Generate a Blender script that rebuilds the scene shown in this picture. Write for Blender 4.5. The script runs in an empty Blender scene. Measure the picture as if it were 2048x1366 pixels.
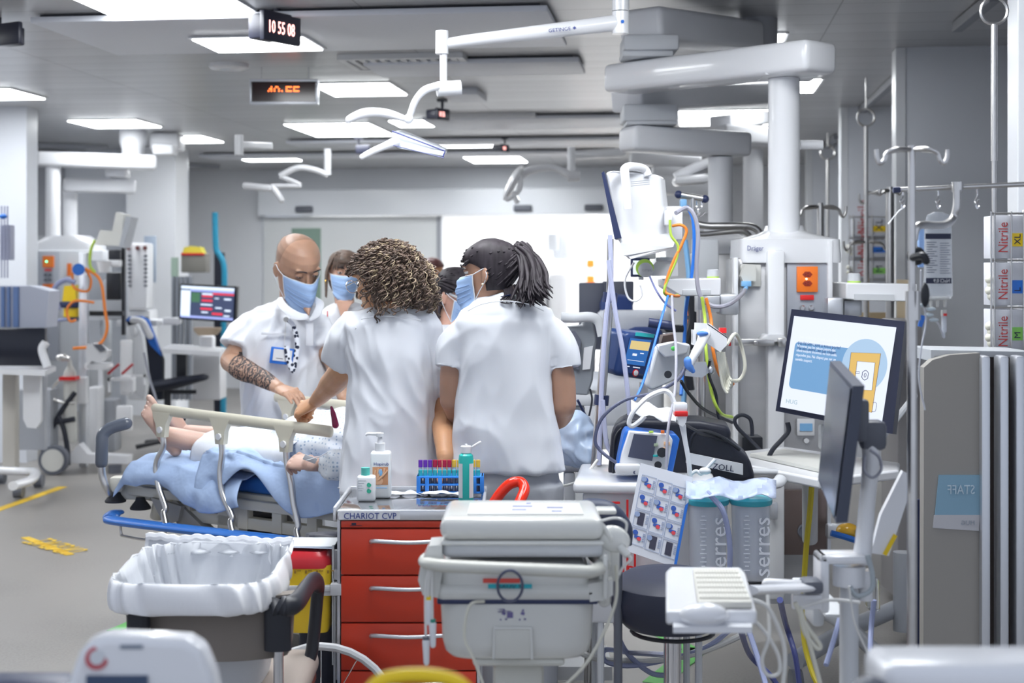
import bpy, bmesh, math, random
from mathutils import Vector, Matrix, noise
PI = math.pi
F, HC, HY, CX = 2844.4, 1.57, 540.0, 1024.0
rnd = random.Random(7)
SC = bpy.context.scene
COL = SC.collection
OR = {}
def V(*a):
 return Vector(a)
def W(px, py, Y):
 """a point of the room seen at photo position (px, py) standing Y metres away"""
 return Vector(((px - CX) * Y / F, Y, HC - (py - HY) * Y / F))
def G(px, Y, z=0.0):
 return Vector(((px - CX) * Y / F, Y, z))
def L(n, Y):
 return n * Y / F
# -- materials
MATS = {}
def mat(name, col, rough=0.5, metal=0.0, spec=0.5, emit=0.0, ecol=None, trans=0.0, alpha=1.0, bump=0.0, bscale=60.0,
  var=0.0, vscale=6.0, coat=0.0, sheen=0.0, ior=1.45, aniso=None, sss=0.0):
 if name in MATS:
  return MATS[name]
 m = bpy.data.materials.new(name)
 m.use_nodes = True
 nt = m.node_tree
 b = nt.nodes['Principled BSDF']
 b.inputs['Base Color'].default_value = (*col, 1)
 b.inputs['Roughness'].default_value = rough
 b.inputs['Metallic'].default_value = metal
 b.inputs['Specular IOR Level'].default_value = spec
 b.inputs['IOR'].default_value = ior
 b.inputs['Transmission Weight'].default_value = trans
 b.inputs['Alpha'].default_value = alpha
 b.inputs['Coat Weight'].default_value = coat
 b.inputs['Sheen Weight'].default_value = sheen
 if sss:
  b.inputs['Subsurface Weight'].default_value = sss
  b.inputs['Subsurface Radius'].default_value = (0.02, 0.008, 0.004)
  b.inputs['Subsurface Scale'].default_value = 0.4
 if emit:
  b.inputs['Emission Color'].default_value = (*(ecol or col), 1)
  b.inputs['Emission Strength'].default_value = emit
 tc = nt.nodes.new('ShaderNodeTexCoord')
 mp = nt.nodes.new('ShaderNodeMapping')
 nt.links.new(tc.outputs['Object'], mp.inputs['Vector'])
 if aniso:
  mp.inputs['Scale'].default_value = aniso
 n = nt.nodes.new('ShaderNodeTexNoise')
 n.inputs['Scale'].default_value = bscale
 n.inputs['Detail'].default_value = 3
 nt.links.new(mp.outputs[0], n.inputs['Vector'])
 if bump:
  bp = nt.nodes.new('ShaderNodeBump')
  bp.inputs['Strength'].default_value = bump
  bp.inputs['Distance'].default_value = 0.01
  nt.links.new(n.outputs['Fac'], bp.inputs['Height'])
  nt.links.new(bp.outputs[0], b.inputs['Normal'])
 if var:
  n2 = nt.nodes.new('ShaderNodeTexNoise')
  n2.inputs['Scale'].default_value = vscale
  n2.inputs['Detail'].default_value = 4
  nt.links.new(mp.outputs[0], n2.inputs['Vector'])
  mr = nt.nodes.new('ShaderNodeMapRange')
  mr.inputs['From Min'].default_value = 0.3
  mr.inputs['From Max'].default_value = 0.7
  mr.inputs['To Min'].default_value = 1 - var
  mr.inputs['To Max'].default_value = 1 + var
  nt.links.new(n2.outputs['Fac'], mr.inputs['Value'])
  mx = nt.nodes.new('ShaderNodeVectorMath')
  mx.operation = 'SCALE'
  mx.inputs[0].default_value = col
  nt.links.new(mr.outputs[0], mx.inputs['Scale'])
  nt.links.new(mx.outputs[0], b.inputs['Base Color'])
 MATS[name] = m
 return m
# -- mesh builder
def smooth_pts(pts, k, closed=False):
 if k <= 1 or len(pts) < 3:
  return [Vector(p) for p in pts]
 out = []
 n = len(pts)
 for i in range(n if closed else n - 1):
  if closed:
   p0, p1, p2, p3 = [Vector(pts[(i + j - 1) % n]) for j in range(4)]
  else:
   p0, p1, p2, p3 = [Vector(pts[min(max(i + j - 1, 0), n - 1)]) for j in range(4)]
  for s in range(k):
   t = s / k
   out.append(0.5 * ((2 * p1) + (p2 - p0) * t + (2 * p0 - 5 * p1 + 4 * p2 - p3) * t * t + (3 * p1 - p0 - 3 * p2 + p3) * t ** 3))
 if not closed:
  out.append(Vector(pts[-1]))
 return out
def lerp_list(vals, k):
 out = []
 for i in range(len(vals) - 1):
  for s in range(k):
   t = s / k
   t = t * t * (3 - 2 * t)
   a, b = vals[i], vals[i + 1]
   out.append(tuple(x + (y - x) * t for x, y in zip(a, b)) if isinstance(a, tuple) else a + (b - a) * t)
 out.append(vals[-1])
 return out
def basis(d, up=None):
 d = Vector(d).normalized()
 up = Vector(up) if up is not None else Vector((0, 0, 1))
 if abs(d.dot(up.normalized())) > 0.98:
  up = Vector((1, 0, 0)) if abs(d.x) < 0.9 else Vector((0, 1, 0))
 x = up.cross(d).normalized()
 y = d.cross(x).normalized()
 return x, y, d
def rot(rz=0, rx=0, ry=0):
 return Matrix.Rotation(math.radians(rz), 3, 'Z') @ Matrix.Rotation(math.radians(rx), 3, 'X') @ Matrix.Rotation(math.radians(ry), 3, 'Y')
class B:
 def __init__(s):
  s.v, s.f = [], []
 def add(s, vs, fs, R=None, o=None):
  n = len(s.v)
  for p in vs:
   p = Vector(p)
   if R is not None:
    p = R @ p
   if o is not None:
    p = p + Vector(o)
   s.v.append(p)
  s.f += [tuple(n + i for i in f) for f in fs]
  return s
 def box(s, c, d, R=None, bev=0.0, seg=2):
  hx, hy, hz = d[0] / 2, d[1] / 2, d[2] / 2
  if bev:
   bm = bmesh.new()
   bmesh.ops.create_cube(bm, size=1)
   for w in bm.verts:
    w.co = Vector((w.co.x * d[0], w.co.y * d[1], w.co.z * d[2]))
   bmesh.ops.bevel(bm, geom=bm.edges[:], offset=min(bev, min(d) * 0.49), segments=seg, profile=0.5, affect='EDGES')
   bm.verts.index_update()
   vs = [w.co.copy() for w in bm.verts]
   fs = [tuple(w.index for w in f.verts) for f in bm.faces]
   bm.free()
   return s.add(vs, fs, R, c)
  vs = [(x, y, z) for x in (-hx, hx) for y in (-hy, hy) for z in (-hz, hz)]
  fs = [(0, 1, 3, 2), (4, 6, 7, 5), (0, 4, 5, 1), (2, 3, 7, 6), (0, 2, 6, 4), (1, 5, 7, 3)]
  return s.add(vs, fs, R, c)
 def pb(s, x0, y0, x1, y1, Y, d, bev=0.0, R=None, seg=2):
  """box whose front face fills (x0,y0)-(x1,y1) at distance Y, d deep"""
  a, b = W(x0, y0, Y), W(x1, y1, Y)
  c = (a + b) / 2
  c.y = Y + d / 2
  return s.box(c, (abs(b.x - a.x), d, abs(a.z - b.z)), R, bev, seg)
 def cyl(s, a, b, r, r2=None, n=16, caps=True):
  a, b = Vector(a), Vector(b)
  r2 = r if r2 is None else r2
  x, y, d = basis(b - a)
  vs, fs = [], []
  for p, q in ((a, r), (b, r2)):
   for i in range(n):
    t = 2 * PI * i / n
    vs.append(p + x * math.cos(t) * q + y * math.sin(t) * q)
  for i in range(n):
   j = (i + 1) % n
   fs.append((i, j, n + j, n + i))
  if caps:
   fs.append(tuple(reversed(range(n))))
   fs.append(tuple(range(n, 2 * n)))
  return s.add(vs, fs)
 def tube(s, pts, r, n=8, k=6, closed=False, flat=None, up=None, round_end=False):
  kk = k
  P = smooth_pts(pts, kk, closed)
  if isinstance(r, (list, tuple)):
   rr = lerp_list(list(r), kk) if kk > 1 and len(pts) > 2 else list(r)
   if len(rr) != len(P):
    rr = [r[min(int(i * len(r) / len(P)), len(r) - 1)] for i in range(len(P))]
  else:
   rr = [r] * len(P)
  if round_end and not closed:
   def ext(P, rr, sgn):
    e, q = (P[0], P[1]) if sgn < 0 else (P[-1], P[-2])
    d = (e - q).normalized()
    R0 = rr[0] if sgn < 0 else rr[-1]
    m = min(R0) if isinstance(R0, tuple) else R0
    add = []
    for a in (0.35, 0.65, 0.88, 0.985):
     f = math.sqrt(1 - a * a)
     add.append((e + d * m * a, tuple(q2 * f for q2 in R0) if isinstance(R0, tuple) else R0 * f))
    return add
   a0, a1 = ext(P, rr, -1), ext(P, rr, 1)
   P = [p for p, _ in reversed(a0)] + P + [p for p, _ in a1]
   rr = [q for _, q in reversed(a0)] + rr + [q for _, q in a1]
  m = len(P)
  vs, fs = [], []
  x = None
  for i, p in enumerate(P):
   if closed:
    d = P[(i + 1) % m] - P[i - 1]
   else:
    d = P[min(i + 1, m - 1)] - P[max(i - 1, 0)]
   d = d.normalized() if d.length > 1e-9 else Vector((0, 0, 1))
   if up is not None:
    x, y, _ = basis(d, up)
   elif x is None:
    x, y, _ = basis(d)
   else:
    x = (x - d * x.dot(d))
    x = x.normalized() if x.length > 1e-6 else basis(d)[0]
    y = d.cross(x)
   q = rr[i]
   a, b = q if isinstance(q, tuple) else (q, q * (flat or 1))
   for j in range(n):
    t = 2 * PI * j / n
    vs.append(p + x * math.cos(t) * a + y * math.sin(t) * b)
  for i in range(m if closed else m - 1):
   for j in range(n):
    a, b = i * n + j, i * n + (j + 1) % n
    c, e = ((i + 1) % m) * n + (j + 1) % n, ((i + 1) % m) * n + j
    fs.append((a, b, c, e))
  if not closed:
   fs.append(tuple(reversed(range(n))))
   fs.append(tuple(range((m - 1) * n, m * n)))
  return s.add(vs, fs)
 def lathe(s, o, prof, n=24, axis=(0, 0, 1), sx=1.0, sy=1.0, cap=True, up=None):
  x, y, d = basis(axis, up)
  o = Vector(o)
  vs, fs = [], []
  for r, h in prof:
   for i in range(n):
    t = 2 * PI * i / n
    vs.append(o + x * math.cos(t) * r * sx + y * math.sin(t) * r * sy + d * h)
  for k in range(len(prof) - 1):
   for i in range(n):
    j = (i + 1) % n
    fs.append((k * n + i, k * n + j, (k + 1) * n + j, (k + 1) * n + i))
  if cap:
   fs.append(tuple(reversed(range(n))))
   fs.append(tuple(range((len(prof) - 1) * n, len(prof) * n)))
  return s.add(vs, fs)
 def ell(s, c, r, R=None, nu=20, nv=12):
  vs, fs = [], []
  for i in range(1, nv):
   p = PI * i / nv
   for j in range(nu):
    t = 2 * PI * j / nu
    vs.append((r[0] * math.sin(p) * math.cos(t), r[1] * math.sin(p) * math.sin(t), r[2] * math.cos(p)))
  m = nv - 1
  for i in range(m - 1):
   for j in range(nu):
    k = (j + 1) % nu
    fs.append((i * nu + j, (i + 1) * nu + j, (i + 1) * nu + k, i * nu + k))
  a = len(vs)
  vs += [(0, 0, r[2]), (0, 0, -r[2])]
  for j in range(nu):
   k = (j + 1) % nu
   fs.append((a, j, k))
   fs.append((a + 1, (m - 1) * nu + k, (m - 1) * nu + j))
  return s.add(vs, fs, R, c)
 def prism(s, pts, vec):
  vec = Vector(vec)
  n = len(pts)
  vs = [Vector(p) for p in pts] + [Vector(p) + vec for p in pts]
  fs = [tuple(reversed(range(n))), tuple(range(n, 2 * n))]
  fs += [(i, (i + 1) % n, n + (i + 1) % n, n + i) for i in range(n)]
  return s.add(vs, fs)
 def pp(s, pxy, Y, d):
  """solid whose outline in front is given in photo positions at distance Y, d deep"""
  return s.prism([W(x, y, Y) for x, y in pxy], (0, d, 0))
 def loft(s, rings, cap=True, closed=True):
  m, n = len(rings), len(rings[0])
  vs = [p for r in rings for p in r]
  fs = []
  for i in range(m - 1):
   for j in range(n if closed else n - 1):
    k = (j + 1) % n
    fs.append((i * n + j, i * n + k, (i + 1) * n + k, (i + 1) * n + j))
  if cap and closed:
   fs.append(tuple(reversed(range(n))))
   fs.append(tuple(range((m - 1) * n, m * n)))
  return s.add(vs, fs)
 def quad(s, a, b, c, d):
  return s.add([a, b, c, d], [(0, 1, 2, 3)])
 def mesh(s, name, o=(0, 0, 0), sharp=38, smooth=True):
  o = Vector(o)
  me = bpy.data.meshes.new(name)
  me.from_pydata([v - o for v in s.v], [], s.f)
  bm = bmesh.new()
  bm.from_mesh(me)
  bmesh.ops.recalc_face_normals(bm, faces=bm.faces[:])
  bm.to_mesh(me)
  bm.free()
  if smooth:
   me.shade_smooth()
   if sharp:
    me.set_sharp_from_angle(angle=math.radians(sharp))
  me.update()
  return me
def base_of(b):
 xs = [v.x for v in b.v]; ys = [v.y for v in b.v]; zs = [v.z for v in b.v]
 return Vector(((min(xs) + max(xs)) / 2, (min(ys) + max(ys)) / 2, min(zs)))
def tag(o, label=None, cat=None, group=None, kind=None):
 if label: o['label'] = label
 if cat: o['category'] = cat
 if group: o['group'] = group
 if kind: o['kind'] = kind
 return o
def thing(name, label, cat, loc, group=None):
 o = bpy.data.objects.new(name, None)
 o.empty_display_size = 0.1
 COL.objects.link(o)
 o.location = loc
 OR[o.name] = Vector(loc)
 return tag(o, label, cat, group)
def part(name, b, m, parent, label=None, sharp=38, smooth=True, kind=None):
 org = OR[parent.name]
 me = b.mesh(name, org, sharp, smooth)
 me.materials.append(m)
 o = bpy.data.objects.new(name, me)
 COL.objects.link(o)
 o.parent = parent
 OR[o.name] = org
 return tag(o, label, None, None, kind)
def single(name, b, m, label, cat, group=None, kind=None, sharp=38, smooth=True):
 org = base_of(b)
 me = b.mesh(name, org, sharp, smooth)
 me.materials.append(m)
 o = bpy.data.objects.new(name, me)
 COL.objects.link(o)
 o.location = org
 OR[o.name] = org
 return tag(o, label, cat, group, kind)
def struct(name, b, m, label=None, cat=None, smooth=False):
 return single(name, b, m, label, cat, None, 'structure', 38, smooth)
def dup(root, delta, rz=0.0, label=None, group=None, scale=1.0):
 r = root.copy()
 COL.objects.link(r)
 r.location = Vector(root.location) + Vector(delta)
 r.rotation_euler = (0, 0, math.radians(rz))
 r.scale = (scale,) * 3
 if label: r['label'] = label
 if group: r['group'] = group
 for ch in list(root.children):
  c = ch.copy()
  COL.objects.link(c)
  c.parent = r
  for g in list(ch.children):
   d = g.copy()
   COL.objects.link(d)
   d.parent = c
 return r
def text(name, s, size, pos, m, parent, right=(1, 0, 0), up=(0, 0, 1), ext=0.0004, align='LEFT', sx=1.0, label=None, va='BOTTOM_BASELINE', sp=1.0):
 cu = bpy.data.curves.new(name, 'FONT')
 cu.body = s
 cu.size = size
 cu.extrude = ext
 cu.align_x = align
 cu.align_y = va
 cu.space_line = sp
 cu.resolution_u = 2
 tmp = bpy.data.objects.new(name, cu)
 me = bpy.data.meshes.new_from_object(tmp)
 bpy.data.objects.remove(tmp)
 bpy.data.curves.remove(cu)
 me.materials.clear()
 me.materials.append(m)
 o = bpy.data.objects.new(name, me)
 COL.objects.link(o)
 OR[o.name] = OR[parent.name]
 r = Vector(right).normalized()
 u = Vector(up).normalized()
 n = r.cross(u).normalized()
 u = n.cross(r)
 R = Matrix((r * sx, u, n)).transposed().to_4x4()
 o.parent = parent
 o.matrix_local = Matrix.Translation(Vector(pos) - OR[parent.name]) @ R
 return tag(o, label)
def modif(o, kind, **kw):
 md = o.modifiers.new(kind.lower(), kind)
 for k, v in kw.items():
  setattr(md, k, v)
 return md
# room directions: the room is turned a few degrees against the line of sight
AR = math.radians(7.13)
UX = Vector((math.cos(AR), -math.sin(AR), 0))
VX = Vector((math.sin(AR), math.cos(AR), 0))
RM = Matrix((UX, VX, Vector((0, 0, 1)))).transposed()
RD = -math.degrees(AR)
def R_(u, v, z=0.0):
 return UX * u + VX * v + Vector((0, 0, z))
def rbox(b, u0, u1, v0, v1, z0, z1, bev=0.0):
 return b.box(R_((u0 + u1) / 2, (v0 + v1) / 2, (z0 + z1) / 2), (abs(u1 - u0), abs(v1 - v0), abs(z1 - z0)), RM, bev)
# -- common materials
WHITE = mat('white_plastic', (0.74, 0.75, 0.78), 0.35, bump=0.02)
WHITE2 = mat('white_enamel', (0.78, 0.79, 0.82), 0.22, coat=0.3)
CREAM = mat('cream_plastic', (0.70, 0.69, 0.63), 0.4)
OFFW = mat('offwhite_plastic', (0.60, 0.60, 0.57), 0.4, var=0.02)
GREY = mat('grey_plastic', (0.40, 0.42, 0.46), 0.45)
LGREY = mat('light_grey_plastic', (0.60, 0.62, 0.65), 0.45)
DGREY = mat('dark_grey_plastic', (0.12, 0.13, 0.16), 0.45)
BLACK = mat('black_plastic', (0.012, 0.014, 0.02), 0.4)
NAVY = mat('navy_plastic', (0.02, 0.03, 0.09), 0.4)
RUBBER = mat('black_rubber', (0.02, 0.022, 0.03), 0.7)
STEEL = mat('brushed_steel', (0.62, 0.61, 0.60), 0.28, 1.0, var=0.04, vscale=30)
CHROME = mat('chrome', (0.80, 0.80, 0.82), 0.12, 1.0)
ALU = mat('satin_aluminium', (0.66, 0.68, 0.72), 0.42, 0.9)
STEELP = mat('steel_panel', (0.50, 0.50, 0.51), 0.42, 0.75, var=0.05, vscale=3, aniso=(1, 1, 6))
ORANGE = mat('orange_socket', (0.90, 0.20, 0.02), 0.35)
ORANGED = mat('orange_cable', (0.85, 0.24, 0.03), 0.45)
RED = mat('red_plastic', (0.70, 0.02, 0.02), 0.4)
BLUE = mat('blue_plastic', (0.02, 0.16, 0.62), 0.4)
LBLUE = mat('light_blue_plastic', (0.22, 0.48, 0.80), 0.4)
TEAL = mat('teal_plastic', (0.03, 0.50, 0.52), 0.4)
YELLOW = mat('yellow_plastic', (0.86, 0.60, 0.01), 0.4)
GREEN = mat('green_plastic', (0.08, 0.55, 0.10), 0.4)
LIME = mat('lime_ring', (0.55, 0.85, 0.12), 0.4)
GLASSM = mat('clear_plastic', (0.92, 0.95, 0.98), 0.12, trans=0.9, ior=1.15, spec=0.5)
CABLEW = mat('white_cable', (0.72, 0.72, 0.70), 0.5)
CABLEG = mat('grey_cable', (0.33, 0.34, 0.40), 0.5)
CABLEB = mat('black_cable', (0.015, 0.018, 0.03), 0.5)
TUBEV = mat('violet_tinted_tubing', (0.42, 0.47, 0.72), 0.2, trans=0.35, ior=1.2)
INK = mat('dark_ink', (0.02, 0.025, 0.06), 0.6)
INKB = mat('blue_ink', (0.01, 0.03, 0.22), 0.6)
PAPER = mat('white_paper', (0.68, 0.69, 0.72), 0.7)
EOFF = {}
def emat(name, col, s=1.0):
 return mat(name, (0.02, 0.02, 0.02), 0.3, emit=s, ecol=col)
# ==== the room
H = 2.90
wallm = mat('wall_paint', (0.84, 0.86, 0.90), 0.5, var=0.02, vscale=1.5)
divm = mat('divider_laminate', (0.74, 0.77, 0.83), 0.32, var=0.02, vscale=1.0)
def floor_mat():
 m = mat('vinyl_floor', (0.40, 0.365, 0.335), 0.35)
 nt = m.node_tree
 b = nt.nodes['Principled BSDF']
 tc = nt.nodes.new('ShaderNodeTexCoord')
 n1 = nt.nodes.new('ShaderNodeTexNoise'); n1.inputs['Scale'].default_value = 90; n1.inputs['Detail'].default_value = 3
 n2 = nt.nodes.new('ShaderNodeTexNoise'); n2.inputs['Scale'].default_value = 1.1; n2.inputs['Detail'].default_value = 5
 for n in (n1, n2): nt.links.new(tc.outputs['Object'], n.inputs['Vector'])
 ad = nt.nodes.new('ShaderNodeMath'); ad.operation = 'ADD'
 nt.links.new(n1.outputs['Fac'], ad.inputs[0]); nt.links.new(n2.outputs['Fac'], ad.inputs[1])
 cr = nt.nodes.new('ShaderNodeValToRGB')
 cr.color_ramp.elements[0].position = 0.6; cr.color_ramp.elements[0].color = (0.19, 0.18, 0.168, 1)
 cr.color_ramp.elements[1].position = 1.35; cr.color_ramp.elements[1].color = (0.27, 0.255, 0.24, 1)
 nt.links.new(ad.outputs[0], cr.inputs[0])
 nt.links.new(cr.outputs[0], b.inputs['Base Color'])
 return m
def ceil_mat():
 m = mat('metal_plank_ceiling', (0.52, 0.53, 0.55), 0.33, 0.35)
 nt = m.node_tree
 b = nt.nodes['Principled BSDF']
 tc = nt.nodes.new('ShaderNodeTexCoord')
 mp = nt.nodes.new('ShaderNodeMapping'); mp.inputs['Rotation'].default_value = (0, 0, AR)
 nt.links.new(tc.outputs['Object'], mp.inputs['Vector'])
 br = nt.nodes.new('ShaderNodeTexBrick')
 br.offset = 0.0
 br.inputs['Scale'].default_value = 1.0
 br.inputs['Brick Width'].default_value = 2.4
 br.inputs['Row Height'].default_value = 0.30
 br.inputs['Mortar Size'].default_value = 0.004
 br.inputs['Color1'].default_value = (0.50, 0.505, 0.52, 1)
 br.inputs['Color2'].default_value = (0.56, 0.565, 0.58, 1)
 br.inputs['Mortar'].default_value = (0.25, 0.25, 0.27, 1)
 nt.links.new(mp.outputs[0], br.inputs['Vector'])
 nt.links.new(br.outputs['Color'], b.inputs['Base Color'])
 w = nt.nodes.new('ShaderNodeTexWave'); w.wave_type = 'BANDS'; w.bands_direction = 'Y'
 w.inputs['Scale'].default_value = 2 * PI / 20 / 0.30; w.inputs['Distortion'].default_value = 0.4
 nt.links.new(mp.outputs[0], w.inputs['Vector'])
 bp = nt.nodes.new('ShaderNodeBump'); bp.inputs['Strength'].default_value = 0.25; bp.inputs['Distance'].default_value = 0.006
 nt.links.new(w.outputs['Fac'], bp.inputs['Height'])
 nt.links.new(bp.outputs[0], b.inputs['Normal'])
 return m
b = B(); rbox(b, -9.5, 6.2, -1.5, 27, -0.1, 0); struct('floor', b, floor_mat())
b = B(); rbox(b, -9.5, 6.2, 2.2, 18.3, H, H + 0.1); struct('ceiling', b, ceil_mat())
b = B(); rbox(b, -9.6, -9.45, 2, 18.3, 0, H); struct('wall_left', b, wallm)
b = B(); rbox(b, 5.6, 5.75, 2, 18.3, 0, H); struct('wall_right', b, wallm)
# back wall with the opening of the sliding doors: header, left and right piers
VB = 18.3
YB = 18.3
def uatpx(px, v):
 k = (px - CX) / F
 return v * (k * math.cos(AR) - math.sin(AR)) / (math.cos(AR) + k * math.sin(AR))
u_l, u_m, u_r = uatpx(525, VB), uatpx(884, VB), uatpx(1330, VB)
b = B()
rbox(b, -9.5, u_l, VB, VB + 0.15, 0, H)
rbox(b, u_l, u_r, VB, VB + 0.15, 2.28, H)
rbox(b, u_r, 6, VB, VB + 0.15, 0, H)
struct('wall_back', b, wallm)
hm = mat('header_lacquer', (0.86, 0.89, 0.94), 0.12)
b = B(); rbox(b, u_l, u_r + 0.6, VB - 0.22, VB, 2.28, 2.62, 0.01); struct('trim_1', b, hm)
# left leaf of the sliding door, closed, with its green glazed light
dm = mat('door_leaf_laminate', (0.84, 0.86, 0.87), 0.3)
b = B(); rbox(b, u_l + 0.02, uatpx(882, VB), VB - 0.03, VB + 0.03, 0.01, 2.27, 0.005)
d = struct('door_1', b, dm)
b = B(); rbox(b, uatpx(585, VB), uatpx(643, VB), VB - 0.045, VB - 0.031, 0.9, 2.12)
part('glazing', b, mat('green_glazing', (0.28, 0.40, 0.33), 0.15), d, 'green tinted glazed panel')
b = B(); rbox(b, uatpx(875, VB), uatpx(884, VB), VB - 0.05, VB + 0.05, 0, 2.27)
part('edge_seal', b, GREY, d)
# bright room beyond
brm = mat('bright_room_paint', (0.88, 0.89, 0.90), 0.5)
b = B(); rbox(b, -5, 6, 25.5, 25.65, 0, H); struct('wall_far_room', b, brm)
b = B(); rbox(b, -5.15, -5, VB + 0.15, 25.5, 0, H); struct('wall_far_room_left', b, brm)
b = B(); rbox(b, -5, 6, VB + 0.15, 25.5, H, H + 0.1); struct('ceiling_far_room', b, brm)
for i, pu in enumerate((uatpx(618, VB), uatpx(1050, VB), uatpx(1190, VB))):
 b = B(); b.box(R_(pu, VB - 0.245, 2.36), (0.24, 0.05, 0.085), RM, 0.04, 4)
 s_ = single('door_sensor', b, DGREY, ['dark oval motion sensor on the header above the green glazed door', 'dark oval motion sensor above the doorway, behind the ponytailed woman',
         'dark oval motion sensor above the doorway, beside the white monitor'][i], 'sensor', 'motion sensors on the door header')
# right hand bay dividers
trimm = mat('divider_edge_trim', (0.80, 0.82, 0.86), 0.3)
for i, v in enumerate((5.4, 8.72, 11.84, 15.27)):
 b = B(); rbox(b, 1.28, 5.6, v, v + 0.16, 0, H - (0.0 if i else 0.02))
 struct('wall_bay_%s' % 'abcd'[i], b, divm)
 b = B(); rbox(b, 1.22 if i else 1.19, 1.28, v - 0.005, v + 0.165, 0, H, 0.004)
 struct('trim_%d' % (i + 2), b, trimm)
# left hand dividers
for i, (u, v) in enumerate(((-5.36, 11.0), (-5.55, 15.1))):
 b = B(); rbox(b, -9.45, u, v, v + 0.2, 0, H)
 struct('wall_left_bay_%s' % 'ab'[i], b, divm)
b = B(); rbox(b, -6.05, -5.5, 14.75, 15.1, 0, H); struct('wall_left_pier', b, wallm)
b = B(); rbox(b, -9.4, -6.9, 15.0, 15.08, 1.95, H - .05); struct('trim_6', b, mat('grey_blind', (0.42, 0.43, 0.47), 0.6))
b = B(); rbox(b, -9.4, -6.9, 14.98, 15.09, 1.90, 1.95); struct('trim_7', b, LGREY)
# suspended radiant slabs under the ceiling
slabm = mat('radiant_slab_enamel', (0.74, 0.76, 0.82), 0.4)
gapm = mat('shadow_gap_black', (0.02, 0.02, 0.03), 0.8)
def zc(y, z=H):  # distance at which a point of height z shows at row y
 return (HC - z) * F / (y - HY)
def slab(x0, x1f, x1n, yf, yn, name, label, z=H - 0.045, zg=H):
 Yf, Yn = zc(yf, z), zc(yn, z)
 p = [W(x0, yn, Yn), W(x1n, yn, Yn), W(x1f, yf, Yf), W(x0, yf, Yf)]
 vn = sum((q.dot(VX) for q in p[:2])) / 2
 vf = sum((q.dot(VX) for q in p[2:])) / 2
 ua, ub = p[0].dot(UX), (p[1].dot(UX) + p[2].dot(UX)) / 2
 t = thing(name, label, 'ceiling panel', R_((ua + ub) / 2, (vn + vf) / 2, z), 'white radiant panels hung below the ceiling')
 b = B(); rbox(b, ua, ub, vn, vf, z, z + 0.03, 0.003); part('panel', b, slabm, t)
 b = B(); rbox(b, ua + .04, ub - .04, vn + .03, vf - .03, z + 0.03, H - .002); part('gap_shade', b, gapm, t)  # black block stands in for the shade between panel and ceiling
slab(30, 1140, 1100, 104, 34, 'ceiling_panel', 'wide radiant ceiling panel crossing above the dark LED clock, nearest of its kind')
slab(720, 1172, 1160, 152, 127, 'ceiling_panel', 'radiant ceiling panel behind the air vent and above the curved lamp arm')
slab(840, 1300, 1240, 258, 238, 'ceiling_panel', 'radiant ceiling panel beyond the second clock, above the two small lit ceiling lights')
slab(560, 1300, 1240, 291, 283, 'ceiling_panel', 'thin far radiant ceiling panel behind the third clock')
slab(380, 1230, 1240, 316, 309, 'ceiling_panel', 'farthest thin radiant ceiling panel just before the door header')
# lit ceiling luminaires
lightm = emat('luminaire_diffuser', (0.95, 0.98, 1.0), 12.5)
lfm = mat('luminaire_frame', (0.75, 0.76, 0.78), 0.35)
LIGHTS = [
 (255, 541, 45, -45, 'large lit ceiling light in the top left of the hall, nearest of all'),
 (434, 648, 102, 79, 'lit ceiling light just behind the dark LED clock'),
 (668, 815, 191, 168, 'lit ceiling light beside the hanging LED sign'),
 (-60, 94, 199, 180, 'lit ceiling light at the left edge above the white column'),
 (190, 325, 255, 241, 'lit ceiling light above the left white pendant mount'),
 (366, 448, 285, 273, 'small lit ceiling light right of the left pendant mount'),
 (632, 790, 272, 248, 'lit ceiling light above the clear examination lamp head'),
 (800, 925, 253, 241, 'lit ceiling light partly behind the second small clock'),
 (878, 998, 294, 281, 'lit ceiling light just left of the third small clock'),
 (948, 1055, 325, 313, 'lit ceiling light farthest back, before the doorway sensors'),
 (497, 605, 322, 313, 'lit ceiling light farthest back on the left, above the door header'),
 (1360, 1536, 250, 222, 'lit ceiling light behind the stacked pendant arms'),
 (1447, 1560, 95, 78, 'lit ceiling light behind the biggest pendant arm'),
 (1530, 1625, 185, 160, 'lit ceiling light just right of the white pendant column'),
 (-900, -560, 60, -60, None), (-700, -400, 190, 150, None), (1500, 1800, -200, -420, None), (560, 900, -160, -420, None), (900, 1250, -330, -700, None), (-250, -120, 262, 250, None),  # unseen lights, added to brighten the foreground and the left bay
]
for i, (x0, x1, yf, yn, lab) in enumerate(LIGHTS):
 z = H - (0.062 if i == 1 else 0.012)
 Yf, Yn = zc(yf, z), (zc(yn, z) if yn < 530 else 5)
 a, c = W(x0, yf, Yf), W(x1, yf, Yf)
 vf = (a.dot(VX) + c.dot(VX)) / 2
 vn = vf - max(0.45, min(1.2, Yf - Yn))
 ua, ub = a.dot(UX), c.dot(UX)
 if vn < 3.2: vn = 3.2;
 t = thing('ceiling_light', lab or 'added unseen ceiling light beyond the edge of the view', 'ceiling light', R_((ua + ub) / 2, (vn + vf) / 2, H), 'lit rectangular ceiling lights')
 z += .012
 b = B(); rbox(b, ua - .02, ub + .02, vn - .02, vf + .02, z - 0.010, z - 0.001); part('frame', b, lfm, t)
 b = B(); rbox(b, ua, ub, vn, vf, z - 0.016, z - 0.0105); part('diffuser', b, lightm, t)
for i in range(3):
 t = thing('ceiling_light', 'bright ceiling light in the room beyond the doorway', 'ceiling light', R_(-1.5 + i * 1.6, 21.5, H), 'ceiling lights of the far room')
 b = B(); rbox(b, -2.1 + i * 1.6, -0.9 + i * 1.6, 20.0, 23.0, H - 0.03, H - 0.004)
 part('diffuser', b, emat('far_diffuser', (0.97, .99, 1.0), 20.0), t)
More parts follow.
